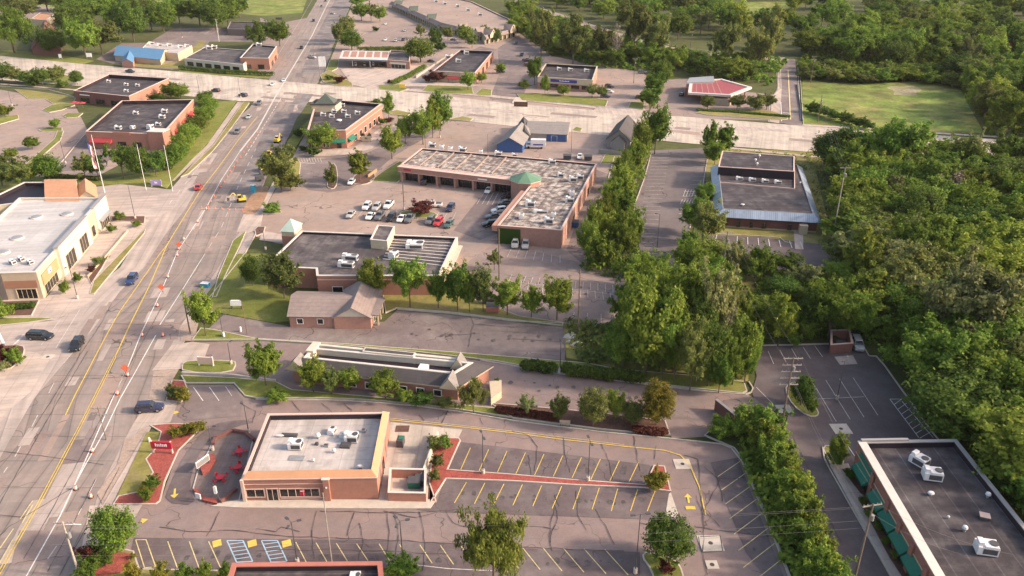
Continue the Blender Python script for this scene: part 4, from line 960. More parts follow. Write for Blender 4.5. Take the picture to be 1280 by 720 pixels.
for k in range(4): mb.quad((q[k].x, q[k].y, 5.2), (q[(k + 1) % 4].x, q[(k + 1) % 4].y, 5.2), (cc.x, cc.y, 7.6))
mb.build('tower_roof', 'copper_green', b.r)

# ---- 14 L-shaped strip
b = B('strip_building', 'L-shaped brick shopping strip with patchy worn roof and green turret', [(501, 206), (641, 222.5), (662, 233), (622, 282), (702, 288), (746, 205), (527, 185.5)], 5.0, 'brick_pink', 'roof_patchy', 'coping_pink', .45, .4, 'shopping strip', uvedge=5)
L0 = (b.p[1] - b.p[0]).length
for k in range(6):
    u = .03 + k * .162
    b.window(0, u + .012, u + .14, .25, 2.9, 'frame_dark', 3, name='shop_front'); b.slab('pier', 0, u - .012, u + .004, 0, 3.4, 'brick_pink', 1.9, 1.4)
b.slab('walkway_roof', 0, 0, 1, 3.4, 4.9, 'brick_pink', 2.0, -.01); b.slab('walkway_ledge', 0, 0, 1, 3.3, 3.42, 'coping_pink', 2.1, -.01); b.slab('fascia_top', 0, -.005, 1.0, 4.9, 5.02, 'coping_pink', 2.12, .15)
b.slab('shop_sign', 0, .05, .12, 4.0, 4.5, 'sign_red', 2.08, 2.0); b.slab('shop_sign', 0, .72, .8, 3.9, 4.3, 'sign_white', 2.08, 2.0)
b.slab('walkway_roof', 2, .12, 1, 3.4, 4.9, 'brick_pink', 1.6, -.01)
for k in range(5): b.window(2, .14 + .16 * k, .25 + .16 * k, .25, 2.8, 'frame_dark', 2, name='shop_front')
b.slab('ivy_facing', 3, .0, .36, 0, 4.4, 'leaf_dark', .12)
ta, tb, tc, td = W(501, 206, 4.55), W(641, 222, 4.55), W(735, 206, 4.55), W(527, 186, 4.55); rb = MB()
for k in range(1, 6):
    a, c = ta.lerp(tb, k / 6.2), td.lerp(W(660, 199, 4.55), k / 6.2); dd = (c - a).normalized(); n2 = Vector((-dd.y, dd.x, 0)) * .25; a = a + dd * 1.2; rb.prism(ccw([a - n2, c - n2, c + n2, a + n2]), 4.5, 4.8)
rb.build('roof_curb', 'lot_tan', b.r)
for k in range(4): b.slab('pilaster', 4, .1 + .22 * k, .115 + .22 * k, 0, 4.7, 'coping_pink', .15)
b.window(4, .3, .34, .1, 2.3, 'frame_dark', name='service_door'); b.window(4, .7, .74, .1, 2.3, 'frame_dark', name='service_door')
c_ = W(657, 225, 5.6); 
def ngon(c, r_, n, rot=0): return [Vector((c.x + r_ * math.cos(rot + 2 * math.pi * k / n), c.y + r_ * math.sin(rot + 2 * math.pi * k / n), 0)) for k in range(n)]
MB().prism(ngon(c_, 4.6, 8, .3), 0, 5.9).build('turret', 'brick_pink', b.r)
q = ngon(c_, 5.0, 8, .3); MB().ring(q, inset(q, .6), 5.85, 6.1).build('turret_cornice', 'coping_pink', b.r); mb = MB()
for k in range(8): mb.quad((q[k].x, q[k].y, 6.1), (q[(k + 1) % 8].x, q[(k + 1) % 8].y, 6.1), (c_.x, c_.y, 8.2))
mb.build('turret_roof', 'roof_green', b.r)
rl = [(540, 184, 'far left white rooftop unit of the strip, at its back edge'), (552, 187, 'second rooftop unit from the left along the strip back edge'), (563, 189, 'third rooftop unit from the left along the strip back edge'), (578, 190, 'fourth rooftop unit from the left along the strip back edge'), (601, 192, 'fifth rooftop unit from the left along the strip back edge'), (623, 195, 'sixth rooftop unit from the left along the strip back edge'), (643, 196, 'seventh rooftop unit from the left along the strip back edge'),
      (690, 205, 'arched white unit behind the green turret on the strip'), (701, 221, 'small white unit right of the green turret'), (716, 227, 'square white unit in the middle of the strip arm roof'), (725, 224, 'dark topped unit near the right edge of the strip arm'), (715, 244, 'white unit near the right edge halfway down the strip arm'), (712, 253, 'white unit just below the halfway unit on the strip arm'),
      (663, 258, 'white unit on the left edge of the strip arm roof'), (652, 273, 'white unit in the near left corner of the strip arm roof'), (676, 266, 'flat wide white duct on the near part of the strip arm roof'), (692, 271, 'tall white unit on the near right of the strip arm roof'), (686, 279, 'white unit at the near edge of the strip arm roof')]
for i, (x, y, l) in enumerate(rl): rtu(x, y, b.roofz, l, R(random.choice((-10, -5, 80, 85))), random.uniform(.8, 1.2) if i != 15 else (1.8, .9, .6))

# ---- 20 blue-grey metal roofed building
R20 = [(893, 271), (1027, 279), (1003, 210), (888, 209)]
p = [W(*q, 3.2) for q in R20]; b = B.__new__(B); b.p = [Vector((q.x, q.y, 0)) for q in p]; c = sum(b.p, Vector()) / 4; b.z = 3.2
b.r = root('metal_roof_building', 'red brick office with blue-grey metal mansard round a dark flat roof', 'office', (c.x, c.y))
MB().prism(inset(b.p, .9), 0, 3.2, top=False).build('wall', 'brick_dark', b.r); MB().ring(b.p, inset(b.p, .9), 3.0, 3.2).build('eaves', 'metal_dark', b.r)
o_, m_ = b.p, inset(b.p, 2.1)
for e in range(4):
    k = (e + 1) % 4; mb = MB(); mb.quad((o_[e].x, o_[e].y, 3.22), (o_[k].x, o_[k].y, 3.22), (m_[k].x, m_[k].y, 4.9), (m_[e].x, m_[e].y, 4.9)); mb.build('mansard_roof', 'roof_metal_bluegrey', b.r, uvdir=(o_[k] - o_[e]))
tess(m_, 4.7).build('roof', 'roof_dark', b.r); MB().ring(m_, inset(m_, .2), 4.6, 4.98).build('coping', 'coping_grey', b.r)
q = ccw([W(898, 208, 7.4), W(993, 214, 7.4), W(993, 195, 7.4), W(903, 188.5, 7.4)]); MB().prism(q, 0, 7.2, top=False).build('rear_block', 'membrane_black', b.r); MB().prism(inset(q, .3), 7.0, 7.15).build('rear_roof', 'roof_dark', b.r)  # rear block walls near black: shade of the roof well put into their colour
MB().ring(inset(q, -.08), inset(q, .3), 7.2, 7.4).build('coping', 'coping_pink', b.r)
a, c = W(900, 229, 4.7), W(993, 237, 4.7); w_ = MB(); dd = (c - a).normalized(); n2 = Vector((-dd.y, dd.x, 0)) * .12; w_.prism(ccw([a - n2, c - n2, c + n2, a + n2]), 4.7, 5.1)
c2 = W(993, 214, 4.7); dd = (c2 - c).normalized(); n2 = Vector((-dd.y, dd.x, 0)) * .12; w_.prism(ccw([c - n2, c2 - n2, c2 + n2, c + n2]), 4.7, 5.1); w_.build('screen_wall', 'coping_pink', b.r)
for k in range(7): 
    u = .1 + k * .12; 
    if k not in (4,): b.window(0, u, u + .03, .8, 2.2, 'frame_dark')
b.p = inset(b.p, .9); b.slab('band', 0, 0, 1, .02, .5, 'stucco_tan', .1); b.slab('band', 0, 0, 1, 2.7, 2.95, 'stucco_tan', .08)
b.slab('entrance_porch', 0, .82, .9, 0, 2.6, 'stucco_tan', 2.2)
for k in range(4): rtu(924 + 16 * k, 225 + 1.5 * k, 4.7, f'{["first","second","third","fourth"][k]} white unit from the left in the row on the metal roofed office', R(-5), (.95, .8, .7))
vent(928, 257, 4.7, 'white vent on the near left of the metal roofed office', (2, 1.2, .7)); vent(1000, 230, 4.7, 'small white vent on the right of the metal roofed office', .9)
for x, y in ((944, 202), (949, 197), (946, 207)): vent(x, y, 7.15, {944: 'left pale vent on the raised rear roof of the metal roofed office', 949: 'far pale vent on the raised rear roof of the metal roofed office', 946: 'near pale vent on the raised rear roof of the metal roofed office'}[x], 1.3)

# ---- 1 big white roofed store on the left
b = B('white_roof_store', 'big white roofed store with tan and cream stepped facade at the left edge', [(-78, 344), (45, 340.5), (130, 247.5), (24, 247.5)], 6.6, 'stucco_tan', 'roof_white', 'coping_white', .5, .45, 'store', innerm='stucco_white', uvedge=1)
b.slab('facade_panel', 1, .0, .24, 0, 6.5, 'stucco_cream', .10); b.slab('facade_panel', 1, .03, .22, 2.7, 5.3, 'panel_ochre', .35)
b.slab('facade_panel', 1, .24, .66, 0, 7.5, 'stucco_white', .8, -.3); b.slab('facade_coping', 1, .235, .665, 7.5, 7.65, 'coping_grey', .9, -.4)
b.slab('facade_panel', 1, .66, .79, 0, 7.0, 'stucco_tan', .35, -.3); b.slab('facade_coping', 1, .655, .795, 7.0, 7.15, 'coping_white', .45, -.4)
b.slab('facade_panel', 1, .79, 1.0, 0, 7.4, 'stucco_white', .6, -.3); b.slab('facade_coping', 1, .785, 1.005, 7.4, 7.55, 'coping_grey', .7, -.4)
def fw(e, u0, u1, z0, z1, out, mull=2):
    mb = MB(); slab_mb(mb, b, e, u0, u1, z0, z1, out, out + .03); g = mb.build('window', 'glass_dark', b.r); f = .15 / (b.p[(e + 1) % len(b.p)] - b.p[e]).length; m = MB()
    for a, c, d, h in ((u0 - f, u0, z0 - .15, z1 + .15), (u1, u1 + f, z0 - .15, z1 + .15), (u0, u1, z1, z1 + .15), (u0, u1, z0 - .15, z0)): slab_mb(m, b, e, a, c, d, h, out, out + .15)
    for k in range(mull): x = u0 + (u1 - u0) * (k + 1) / (mull + 1); slab_mb(m, b, e, x - f * .3, x + f * .3, z0, z1, out, out + .07)
    m.build('frame', 'stucco_cream', g)
fw(1, .035, .19, .3, 2.5, .1, 4); fw(1, .29, .41, .5, 4.2, .8, 2); fw(1, .49, .60, .5, 4.4, .8, 2); fw(1, .70, .75, .8, 3.6, .35, 0); fw(1, .83, .97, .3, 3.0, .6, 4)
b.awning(1, .82, .98, 3.1, 3.7, 1.5, 'metal_grey'); b.slab('emblem', 1, .10, .135, 4.0, 5.1, 'sign_white', .42, .35); b.slab('emblem_core', 1, .11, .125, 4.2, 4.6, 'sign_blue', .45, .42); b.slab('sign_bar', 1, .36, .52, 5.6, 5.75, 'metal_grey', .9, .8)
for u0, u1, m, h in ((.02, .30, 'panel_rust', 4.9), (.30, .52, 'panel_rust', 4.9), (.52, .64, 'panel_greybrown', 6.4), (.64, .98, 'panel_rust', 4.7)): b.slab('end_panel', 0, u0, u1, 0 if 'grey' in m else 2.9, h, m, .18 if 'grey' in m else .1)
fw(0, .35, .5, .3, 2.5, .0, 3); fw(0, .75, .95, .3, 2.6, 0, 3); fw(0, .05, .25, .3, 2.5, 0, 3); b.slab('end_sign', 0, .38, .48, 3.7, 4.3, 'sign_white', .2, .1)
for x, y, l in ((46, 272, 'round grey skylight near the middle of the white store roof'), (84, 268, 'round grey skylight nearest the facade on the white store roof'), (22, 298, 'grey skylight at the left middle of the white store roof'), (4, 316, 'grey skylight at the left edge of the white store roof')):
    t = thing('skylight', l, 'skylight', W(x, y, b.roofz), R(-20), 'skylights on the white roof'); MB().tube((0, 0, 0), (0, 0, .35), 1.5, n=16).build('curb', 'coping_white', t); MB().dome((0, 0, .35), 1.35, .25, 16).build('lens', 'metal_grey', t)
for x, y, l in ((16, 330, 'left of the three grey machines near the front edge of the white roof'), (27, 326, 'middle of the three grey machines near the front edge of the white roof'), (38, 330, 'right of the three grey machines near the front edge of the white roof')): rtu(x, y, b.roofz, l, R(-30), .7)
p = [Vector((*W(-40, 262, 6)[:2], 0)), Vector((*W(60, 249, 6)[:2], 0)), Vector((*W(59, 228, 6)[:2], 0)), Vector((*W(30, 228, 6)[:2], 0))]
b2 = B('rear_store', 'black roofed store wing with white parapet behind the white roof', None, 6.0, 'stucco_cream', 'membrane_black', 'coping_white', 1.0, .5, 'store', pts=p)
r = root('gabled_store', 'store block with big orange shingle roof and white gable behind the white roof', 'store', W(80, 240))
gable(r, [W(58, 251, 6.2), W(97, 251, 6.2), W(95, 224, 6.2), W(62, 224, 6.2)], 6.2, 9.2, 'roof_terracotta', 'stucco_white', .4, 0)
gable(r, [W(98, 247, 5), W(120, 246, 5), W(118, 231, 5), W(98, 231, 5)], 5.0, 7.0, 'roof_terracotta', 'stucco_white', .4, 1)

# ---- 3, 2 the two dark roofed restaurants upper left
b = B('brick_restaurant', 'orange brick restaurant with dark roof and red awnings left of the main road', [(107, 164.5), (203, 168), (242, 124.5), (152, 126)], 6.0, 'brick_salmon', 'roof_dark', 'coping_pink', 1.5, .4, 'restaurant')
b.awning(0, .05, .33, 2.6, 3.9, 1.6, 'awning_red'); b.slab('corner_tower', 0, .82, 1.02, 0, 6.9, 'brick_salmon', .8, -4); b.slab('tower_coping', 0, .81, 1.03, 6.9, 7.1, 'coping_white', .9, -4.1)
for k in range(4): b.awning(1, .08 + .22 * k, .2 + .22 * k, 2.3, 3.2, 1.2, 'awning_red'); b.window(1, .09 + .22 * k, .19 + .22 * k, .6, 2.2, 'frame_dark', 1)
b.window(0, .4, .5, .6, 2.6, 'frame_dark', 1); b.window(0, .6, .7, .6, 2.6, 'frame_dark', 1); b.slab('panel', 0, .36, .58, 5.0, 6.3, 'brick_salmon', .2, -.3)
for x, y, l in ((170, 143, 'arched white unit in the middle of the brick restaurant roof left of the road'), (148, 162, 'white box at the near left of that brick restaurant roof'), (166, 161, 'pale duct end near the front of that brick restaurant roof'), (188, 161, 'white duct box in the near right corner of that brick restaurant roof'), (198, 157, 'white box right of the duct box on that brick restaurant roof'), (203, 148, 'tilted white unit along the right side of that brick restaurant roof'), (206, 141, 'far white unit along the right side of that brick restaurant roof')): rtu(x, y, b.roofz, l, R(random.choice((0, 80))), random.uniform(.8, 1.15))
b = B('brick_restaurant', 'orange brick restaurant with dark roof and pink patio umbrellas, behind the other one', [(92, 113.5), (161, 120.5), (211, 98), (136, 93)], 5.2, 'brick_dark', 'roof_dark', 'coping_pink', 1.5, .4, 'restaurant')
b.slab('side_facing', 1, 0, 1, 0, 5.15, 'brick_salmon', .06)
for k in range(3): b.window(0, .1 + .28 * k, .26 + .28 * k, .5, 2.5, 'frame_dark', 2)
b.slab('sign_letters', 0, .1, .28, 3.6, 4.0, 'sign_white', .08)
for x, y, l in ((136, 103, 'left pale unit on the farther brick restaurant roof'), (158, 107, 'middle pale unit on the farther brick restaurant roof'), (172, 108, 'right pale unit on the farther brick restaurant roof'), (158, 115, 'small unit at the front edge of the farther brick restaurant roof')): rtu(x, y, b.roofz, l, 0, .8)
for x, y, l in ((94, 134, 'left'), (99, 135, 'middle'), (104, 135, 'right')):
    t = thing('patio_umbrella', l + ' pink umbrella beside the farther brick restaurant', 'umbrella', W(x, y, .17), 0, 'pink patio umbrellas'); MB().tube((0, 0, 0), (0, 0, 2.3), .05).build('pole', 'metal_grey', t); mb = MB(); q = [(1.7 * math.cos(k * math.pi / 4), 1.7 * math.sin(k * math.pi / 4), 2.1) for k in range(8)]
    for k in range(8): mb.quad(q[k], q[(k + 1) % 8], (0, 0, 2.8))
    mb.build('canopy', 'awning_red', t)

# ---- 4 blue roofed, 5 white fronted, others upper left
r = root('blue_roof_restaurant', 'tan restaurant with blue sloped roof at the upper left', 'restaurant', W(175, 70)); gable(r, [W(143, 69, 3.2), W(200, 74, 3.2), W(212, 62, 3.2), W(152, 58, 3.2)], 3.2, 6.0, 'roof_blue', 'stucco_tan', .5, 0)
q = ccw([W(176, 62, 4.2), W(222, 67, 4.2), W(240, 57, 4.2), W(186, 52, 4.2)]); MB().prism(q, 0, 4.2, top=False).build('rear_wall', 'stucco_cream', r); MB().prism(inset(q, .3), 3.6, 4.0).build('rear_roof', 'roof_grey_light', r); MB().ring(q, inset(q, .35), 4.1, 4.35).build('coping', 'coping_white', r)
r2 = [W(152, 77, 3.2), W(166, 78, 3.2), W(168, 66, 3.2), W(158, 66, 3.2)]; gable(r, r2, 3.3, 5.0, 'roof_blue', 'brick_pink', .3, 1)
for x, y, l in ((190, 56, 'far left'), (200, 58, 'second from the left'), (212, 58, 'third from the left'), (226, 60, 'fourth from the left'), (234, 59, 'far right')): rtu(x, y, 4.0, l + ' white unit behind the blue sloped roof', R(20), 1.2)
b = B('white_fronted_shop', 'dark roofed low shop with white front band at the upper left', [(230, 73), (304, 81), (322, 64), (256, 59)], 4.0, 'stucco_white', 'roof_mid', 'coping_white', .3, .4, 'shop')
for k in range(6): b.window(0, .05 + .155 * k, .15 + .155 * k, .5, 2.4, 'frame_dark', 1)
rtu(262, 62, b.roofz, 'white unit at the back left of the white fronted shop', 0, 1.5); rtu(268, 61, b.roofz, 'second white unit at the back left of the white fronted shop', 0, 1.4)
b = B('brick_shop', 'brick shop with curved pale coping on the corner left of the road', [(300, 72.5), (336, 73), (346, 58), (316, 55)], 6.0, 'brick_salmon', 'roof_mid', 'coping_white', .8, .5, 'shop')
for k in range(2): b.window(0, .15 + .45 * k, .35 + .45 * k, .5, 2.6, 'frame_dark'); b.window(1, .2 + .4 * k, .4 + .4 * k, .5, 2.6, 'frame_dark')
rtu(324, 58, b.roofz, 'white unit on the corner brick shop roof', 0, 1.4)
r = root('dark_roof_house', 'house with steep dark brown roof among the upper left trees', 'house', W(55, 62)); gable(r, [W(40, 62, 3), W(75, 64, 3), W(78, 42, 3), (W(42, 40, 3))], 3.5, 11, 'brick_dark', 'brick_dark', .5, 1)
b = B('far_shop', 'long dark low building behind the upper left lot', [(284, 36), (338, 38), (340, 28), (288, 27)], 4.2, 'panel_greybrown', 'roof_dark', 'coping_grey', .4, .5, 'shop')
b = B('far_building', 'pale terracotta roofed building among the far upper left trees', [(38, 24), (58, 25), (68, 18), (50, 16)], 4.5, 'stucco_tan', 'roof_terracotta', 'coping_white', .3, .5, 'building')

# ---- 6 corner restaurant with cupola
b = B('cupola_restaurant', 'brick restaurant with dark roof and sage cupola at the crossing', [(384, 163.5), (432, 163), (477, 130), (396, 123)], 6.6, 'brick_salmon', 'roof_dark', 'coping_pink', 1.2, .5, 'restaurant')
c_ = W(406, 131, 7.6); q = [c_ + Vector((x, y, 0)) for x, y in ((-4.6, -3), (4.8, -3), (5.6, 5), (-4, 5))]; MB().prism(q, 0, 8.2).build('tower', 'stucco_cream', b.r); MB().ring(inset(q, -.5), inset(q, .5), 8.2, 8.8).build('tower_coping', 'shingle_grey', b.r)
qc = sum(q, Vector()) / 4; pyramid(b.r, qc, 8, 7.4, 0, 8.6, 12.0, 'roof_sage', 'cupola_roof'); MB().tube((qc.x, qc.y, 11.8), (qc.x, qc.y, 13.2), .15, .05).build('finial', 'metal_grey', b.r)
b.awning(0, .6, .98, 2.6, 3.6, 1.6, 'awning_green'); b.window(0, .75, .85, .1, 2.5, 'frame_dark', name='door'); b.awning(1, .02, .16, 2.6, 3.6, 1.6, 'awning_green'); b.slab('band', 1, .0, 1, 4.9, 5.1, 'coping_pink', .07)
for k in range(6): b.window(1, .2 + .13 * k, .26 + .13 * k, .6, 2.8, 'frame_white'); b.window(0, .08 + .1 * k, .13 + .1 * k, .6, 2.5, 'frame_white') if k < 5 else None
for x, y, l in ((418, 141, 'left far'), (430, 141, 'right far'), (415, 147, 'left near'), (435, 147, 'right near'), (428, 133, 'large back'), (447, 143, 'far right'), (404, 145, 'small left')): rtu(x, y, b.roofz, l + ' pale unit on the cupola restaurant roof', 0, .9)
vent(424, 152, b.roofz, 'round exhaust fan on the cupola restaurant roof', (3.5, 3.5, 1.2))

# ---- 7 filling station
r = root('station_canopy', 'white and red striped filling station canopy with blue edge', 'canopy', W(456, 80)); q = ccw([W(424, 73, 5), W(484, 75, 5), W(487, 64, 5), W(428, 63, 5)]); MB().prism(q, 4.3, 5.0, bottom=True).build('deck', 'coping_white', r)
MB().ring(inset(q, -.08), inset(q, .3), 4.45, 4.75).build('fascia_band', 'paint_blue' if 0 else 'siding_blue', r)
mb = MB()
for k in range(6):
    a, c = q[3].lerp(q[2], .05 + k * .16), q[3].lerp(q[2], .17 + k * .16); d1 = (q[0] - q[3]) * .8; o1 = (q[0] - q[3]) * .1; mb.prism(ccw([a + o1, c + o1, c + d1, a + d1]), 5.0, 5.06)
mb.build('roof_panels', 'brick_pink', r)
for x, y in ((441, 83), (463, 84), (443, 76), (465, 77)): g = W(x, y); MB().box((g.x, g.y, .1), (.5, .5, 4.25)).build('column', 'metal_white', r)
for x, y, l in ((442, 82, 'left'), (464, 82, 'right')): t = thing('fuel_pump', l + ' fuel pump under the striped canopy', 'fuel pump', W(x, y, .17)); MB().box((1.2, 0, 0), (1.0, .6, 1.8)).build('cabinet', 'metal_white', t); MB().box((1.2, -.31, 1.0), (.7, .03, .5)).build('display', 'glass_dark', t)
b = B('station_shop', 'small tan filling station shop beside the striped canopy', [(483, 75), (512, 77), (513, 64.5), (488, 63)], 4.2, 'brick_pink', 'roof_mid', 'coping_pink', .5, .4, 'shop'); b.window(0, .2, .8, .3, 2.3, 'frame_white', 3); b.awning(0, .15, .85, 2.7, 3.4, .8, 'stucco_white')

# ---- 8, 9
b = B('corner_shop', 'brick shop with dark roof and red awning beyond the cross road', [(541, 89), (594, 91.5), (617, 64), (575, 62.5)], 5.2, 'brick_salmon', 'roof_dark', 'coping_pink', 1.3, .5, 'shop'); b.slab('front_facing', 0, 0, 1, 0, 5.1, 'stucco_tan', .06)
b.awning(0, .34, .66, 2.4, 3.3, 1.3, 'awning_red'); b.window(0, .37, .63, .2, 2.2, 'frame_dark', 2); b.window(0, .36, .64, 4.0, 4.7, 'frame_dark', 1)
for k in range(4): b.window(1, .12 + .22 * k, .2 + .22 * k, .4, 3.4, 'frame_dark', 1)
for x, y, l in ((583, 68, 'large white unit at the back of the corner shop roof'), (573, 78, 'white unit at the front of the corner shop roof'), (560, 73, 'dark unit at the left of the corner shop roof')): rtu(x, y, b.roofz, l, 0, 1.3)
b = B('bank_branch', 'tan and brick two band building with dark blue sign across the cross road', [(672, 96), (741, 100.5), (747, 83), (682, 79.5)], 5.6, 'brick_pink', 'roof_dark', 'stucco_cream', 1.3, .5, 'building')
b.slab('upper_band', 0, 0, 1, 3.1, 5.5, 'stucco_cream', .08); b.slab('sign_board', 0, .24, .72, 3.7, 5.1, 'sign_blue', .22, .08)
for k in range(10): b.slab('sign_letter', 0, .405 + k * .018, .418 + k * .018, 4.2, 4.65 - (.1 if k % 3 else -.1), 'sign_white', .26, .22)
for k in range(5): b.window(0, .05 + .19 * k, .19 + .19 * k, 1.2, 2.6, 'frame_dark', 1)
for x, y, l in ((699, 88, 'left white'), (713, 89, 'middle white'), (733, 90, 'right white')): rtu(x, y, b.roofz, l + ' unit on the building with the dark blue sign', 0, 1.1)
# ---- 10 angular canopy
r = root('angular_canopy', 'angular drive-through canopy with red deck and white rim', 'canopy', W(890, 125)); q = ccw([W(860, 116, 4.8), W(914, 119, 4.8), W(940, 109, 4.8), W(902, 98.5, 4.8), (W(862, 101, 4.8))]); MB().prism(inset(q, 1.4), 4.1, 4.55, bottom=True).build('deck', 'canopy_red', r); MB().ring(q, inset(q, 1.5), 4.0, 4.9).build('rim', 'coping_white', r)
mb = MB()
for k in range(5): a, c = inset(q, 2)[0].lerp(inset(q, 2)[1], .1 + .18 * k), inset(q, 2)[4].lerp(inset(q, 2)[3], .1 + .18 * k); d = (c - a).normalized(); n2 = Vector((-d.y, d.x, 0)) * .2; mb.prism(ccw([a - n2, c - n2, c + n2, a + n2]), 4.55, 4.62)
mb.build('deck_ribs', 'brick_pink', r)
for x, y in ((876, 130), (911, 132), (930, 124), (872, 118)): g = W(x, y); MB().box((g.x, g.y, .1), (.5, .5, 4.0)).build('column', 'brick_red', r)
g = ccw([W(856, 121), W(872, 122), W(880, 112), W(858, 110)]); MB().prism(g, 0, 4.0).build('booth', 'brick_red', r); g = ccw([W(884, 130), W(912, 133), W(915, 127), W(888, 124)]); MB().prism(g, 0, 3.0).build('kiosk', 'stucco_tan', r); g = ccw([W(858, 103, 5.4), W(893, 102, 5.4), W(892, 95, 5.4), W(862, 97, 5.4)]); MB().prism(g, 0, 5.4).build('rear_block', 'metal_grey', r)
# ---- 11 shopping arcade at the top
b = B('shopping_arcade', 'long arcade with brown mansard, cream gables and pale roof at the top of the photo', [(490, 2), (552, 29), (603, 41), (606, 45), (644, 36), (643, 27), (590, 2), (545, -8)], 5.2, 'stucco_cream', 'lot_tan', 'coping_pink', .6, .5, 'shopping arcade')
for e, d_ in ((0, 3), (1, 2.5), (3, 1.2)):
    for sgn in (1,):
        a, c = b.W(e, 0, 0, 5.6), b.W(e, 1, 0, 5.6); a2, c2 = b.W(e, 0, d_, 3.4), b.W(e, 1, d_, 3.4); mb = MB(); mb.quad(a2, c2, c, a); mb.quad(b.W(e, 0, 0, 3.3), b.W(e, 1, 0, 3.3), c2, a2); mb.build('mansard_roof', 'shingle_brown', b.r)
    n_ = int((b.p[e + 1] - b.p[e]).length / 5)
    for k in range(n_): b.window(e, (k + .15) / n_, (k + .75) / n_, .3, 2.6, 'frame_dark', 1, name='shop_front')
    for k in range(n_ + 1): b.slab('post', e, k / n_, k / n_ + .006, 0, 3.3, 'stucco_cream', d_ - .2, d_ - .5)
for e, u, w_, h in ((0, .45, 10, 8.4), (0, .12, 7, 8), (0, .8, 7, 8.2), (1, .5, 6, 8), (3, .2, 8, 8.6), (3, .86, 8, 8.8), (1, .9, 5, 8)):
    L_ = (b.p[e + 1] - b.p[e]).length; du = w_ / L_ / 2; a, c, m_ = b.W(e, u - du, 1.8, 3.6), b.W(e, u + du, 1.8, 3.6), b.W(e, u, 1.8, h); a2, c2, m2 = b.W(e, u - du, -3.5, 5), b.W(e, u + du, -3.5, 5), b.W(e, u, -5.5, h)
    up = Vector((0, 0, 1.8)); mb = MB(); mb.quad(a, c, c + up, m_, a + up); mb.build('gable', 'stucco_cream', b.r); mb = MB(); mb.quad(a + up, m_, m2, a2); mb.quad(c + up, c2, m2, m_); mb.build('gable_roof', 'shingle_brown' if e else 'roof_sage', b.r)
    mb = MB(); cc = b.W(e, u, 1.83, h - 2.0); mb.box((cc.x, cc.y, cc.z), (1.1, .1, 1.1), math.atan2(*(b.p[e + 1] - b.p[e]).yx)); mb.build('gable_vent', 'frame_dark', b.r)
for x, y, l in ((545, 3, 'far left'), (556, 6, 'left'), (585, 14, 'middle'), (572, 9, 'centre left'), (600, 20, 'right')): rtu(x, y, b.roofz, l + ' unit on the pale arcade roof', 0, 1.5)
# ---- 12, 13 houses by the cross road
r = root('blue_gable_house', 'blue house with grey gable roof behind the strip', 'house', W(640, 180)); gable(r, [W(621, 180, 3), W(653, 181, 3), W(664, 163, 3), W(640, 160, 3)], 3.0, 5.6, 'shingle_light', 'siding_blue', .5, 1)
r = root('grey_gable_annex', 'narrow grey gabled annex behind the blue house', 'house', W(650, 162)); gable(r, [W(650, 165, 4), W(662, 166, 4), W(660, 148, 4), W(649, 150, 4)], 3.0, 5.0, 'shingle_grey', 'siding_grey', .3, 1)
r = root('grey_shed', 'long grey roofed shed with blue front behind the strip', 'shed', W(690, 170)); p = [W(658, 166, 3), W(709, 168, 3), W(712, 153, 3), W(661, 151, 3)]; gable(r, p, 3.0, 4.4, 'shingle_light', 'siding_grey', .3, 0)
b = B.__new__(B); b.p = [Vector((q.x, q.y, 0)) for q in p]; b.r = r; b.slab('blue_front', 0, .5, .97, 0, 2.9, 'siding_blue', .12); b.window(0, .62, .75, .1, 2.2, 'frame_white', 1, name='door')
r = root('grey_gable_house', 'grey house with steep slate gable roof by the cross road', 'house', W(775, 185)); p = [W(759, 171, 4.2), W(788, 174, 4.2), W(797, 155, 4.2), W(772, 153, 4.2)]; gable(r, p, 3.8, 7.4, 'shingle_grey', 'siding_grey', .5, 1)
b = B.__new__(B); b.p = [Vector((q.x, q.y, 0)) for q in p]; b.r = r; b.window(0, .2, .3, 1, 2.2); b.window(0, .65, .75, 1, 2.2); b.window(0, .45, .55, 3.6, 4.8)
g = [b.W(0, .25, 1.2, 0), b.W(0, .8, 1.2, 0), b.W(0, .8, -2, 0), b.W(0, .25, -2, 0)]; gable(r, g, 3.4, 5.6, 'shingle_grey', 'siding_grey', .3, 1)
b = B('red_white_building', 'long building with white roof edge and red end at the far upper right', [(1238, 44), (1300, 60), (1320, 52), (1246, 36)], 6, 'stucco_white', 'roof_white', 'coping_white', .3, .4, 'building'); b.slab('red_facing', 0, .35, .75, 0, 5.5, 'awning_red', .1)
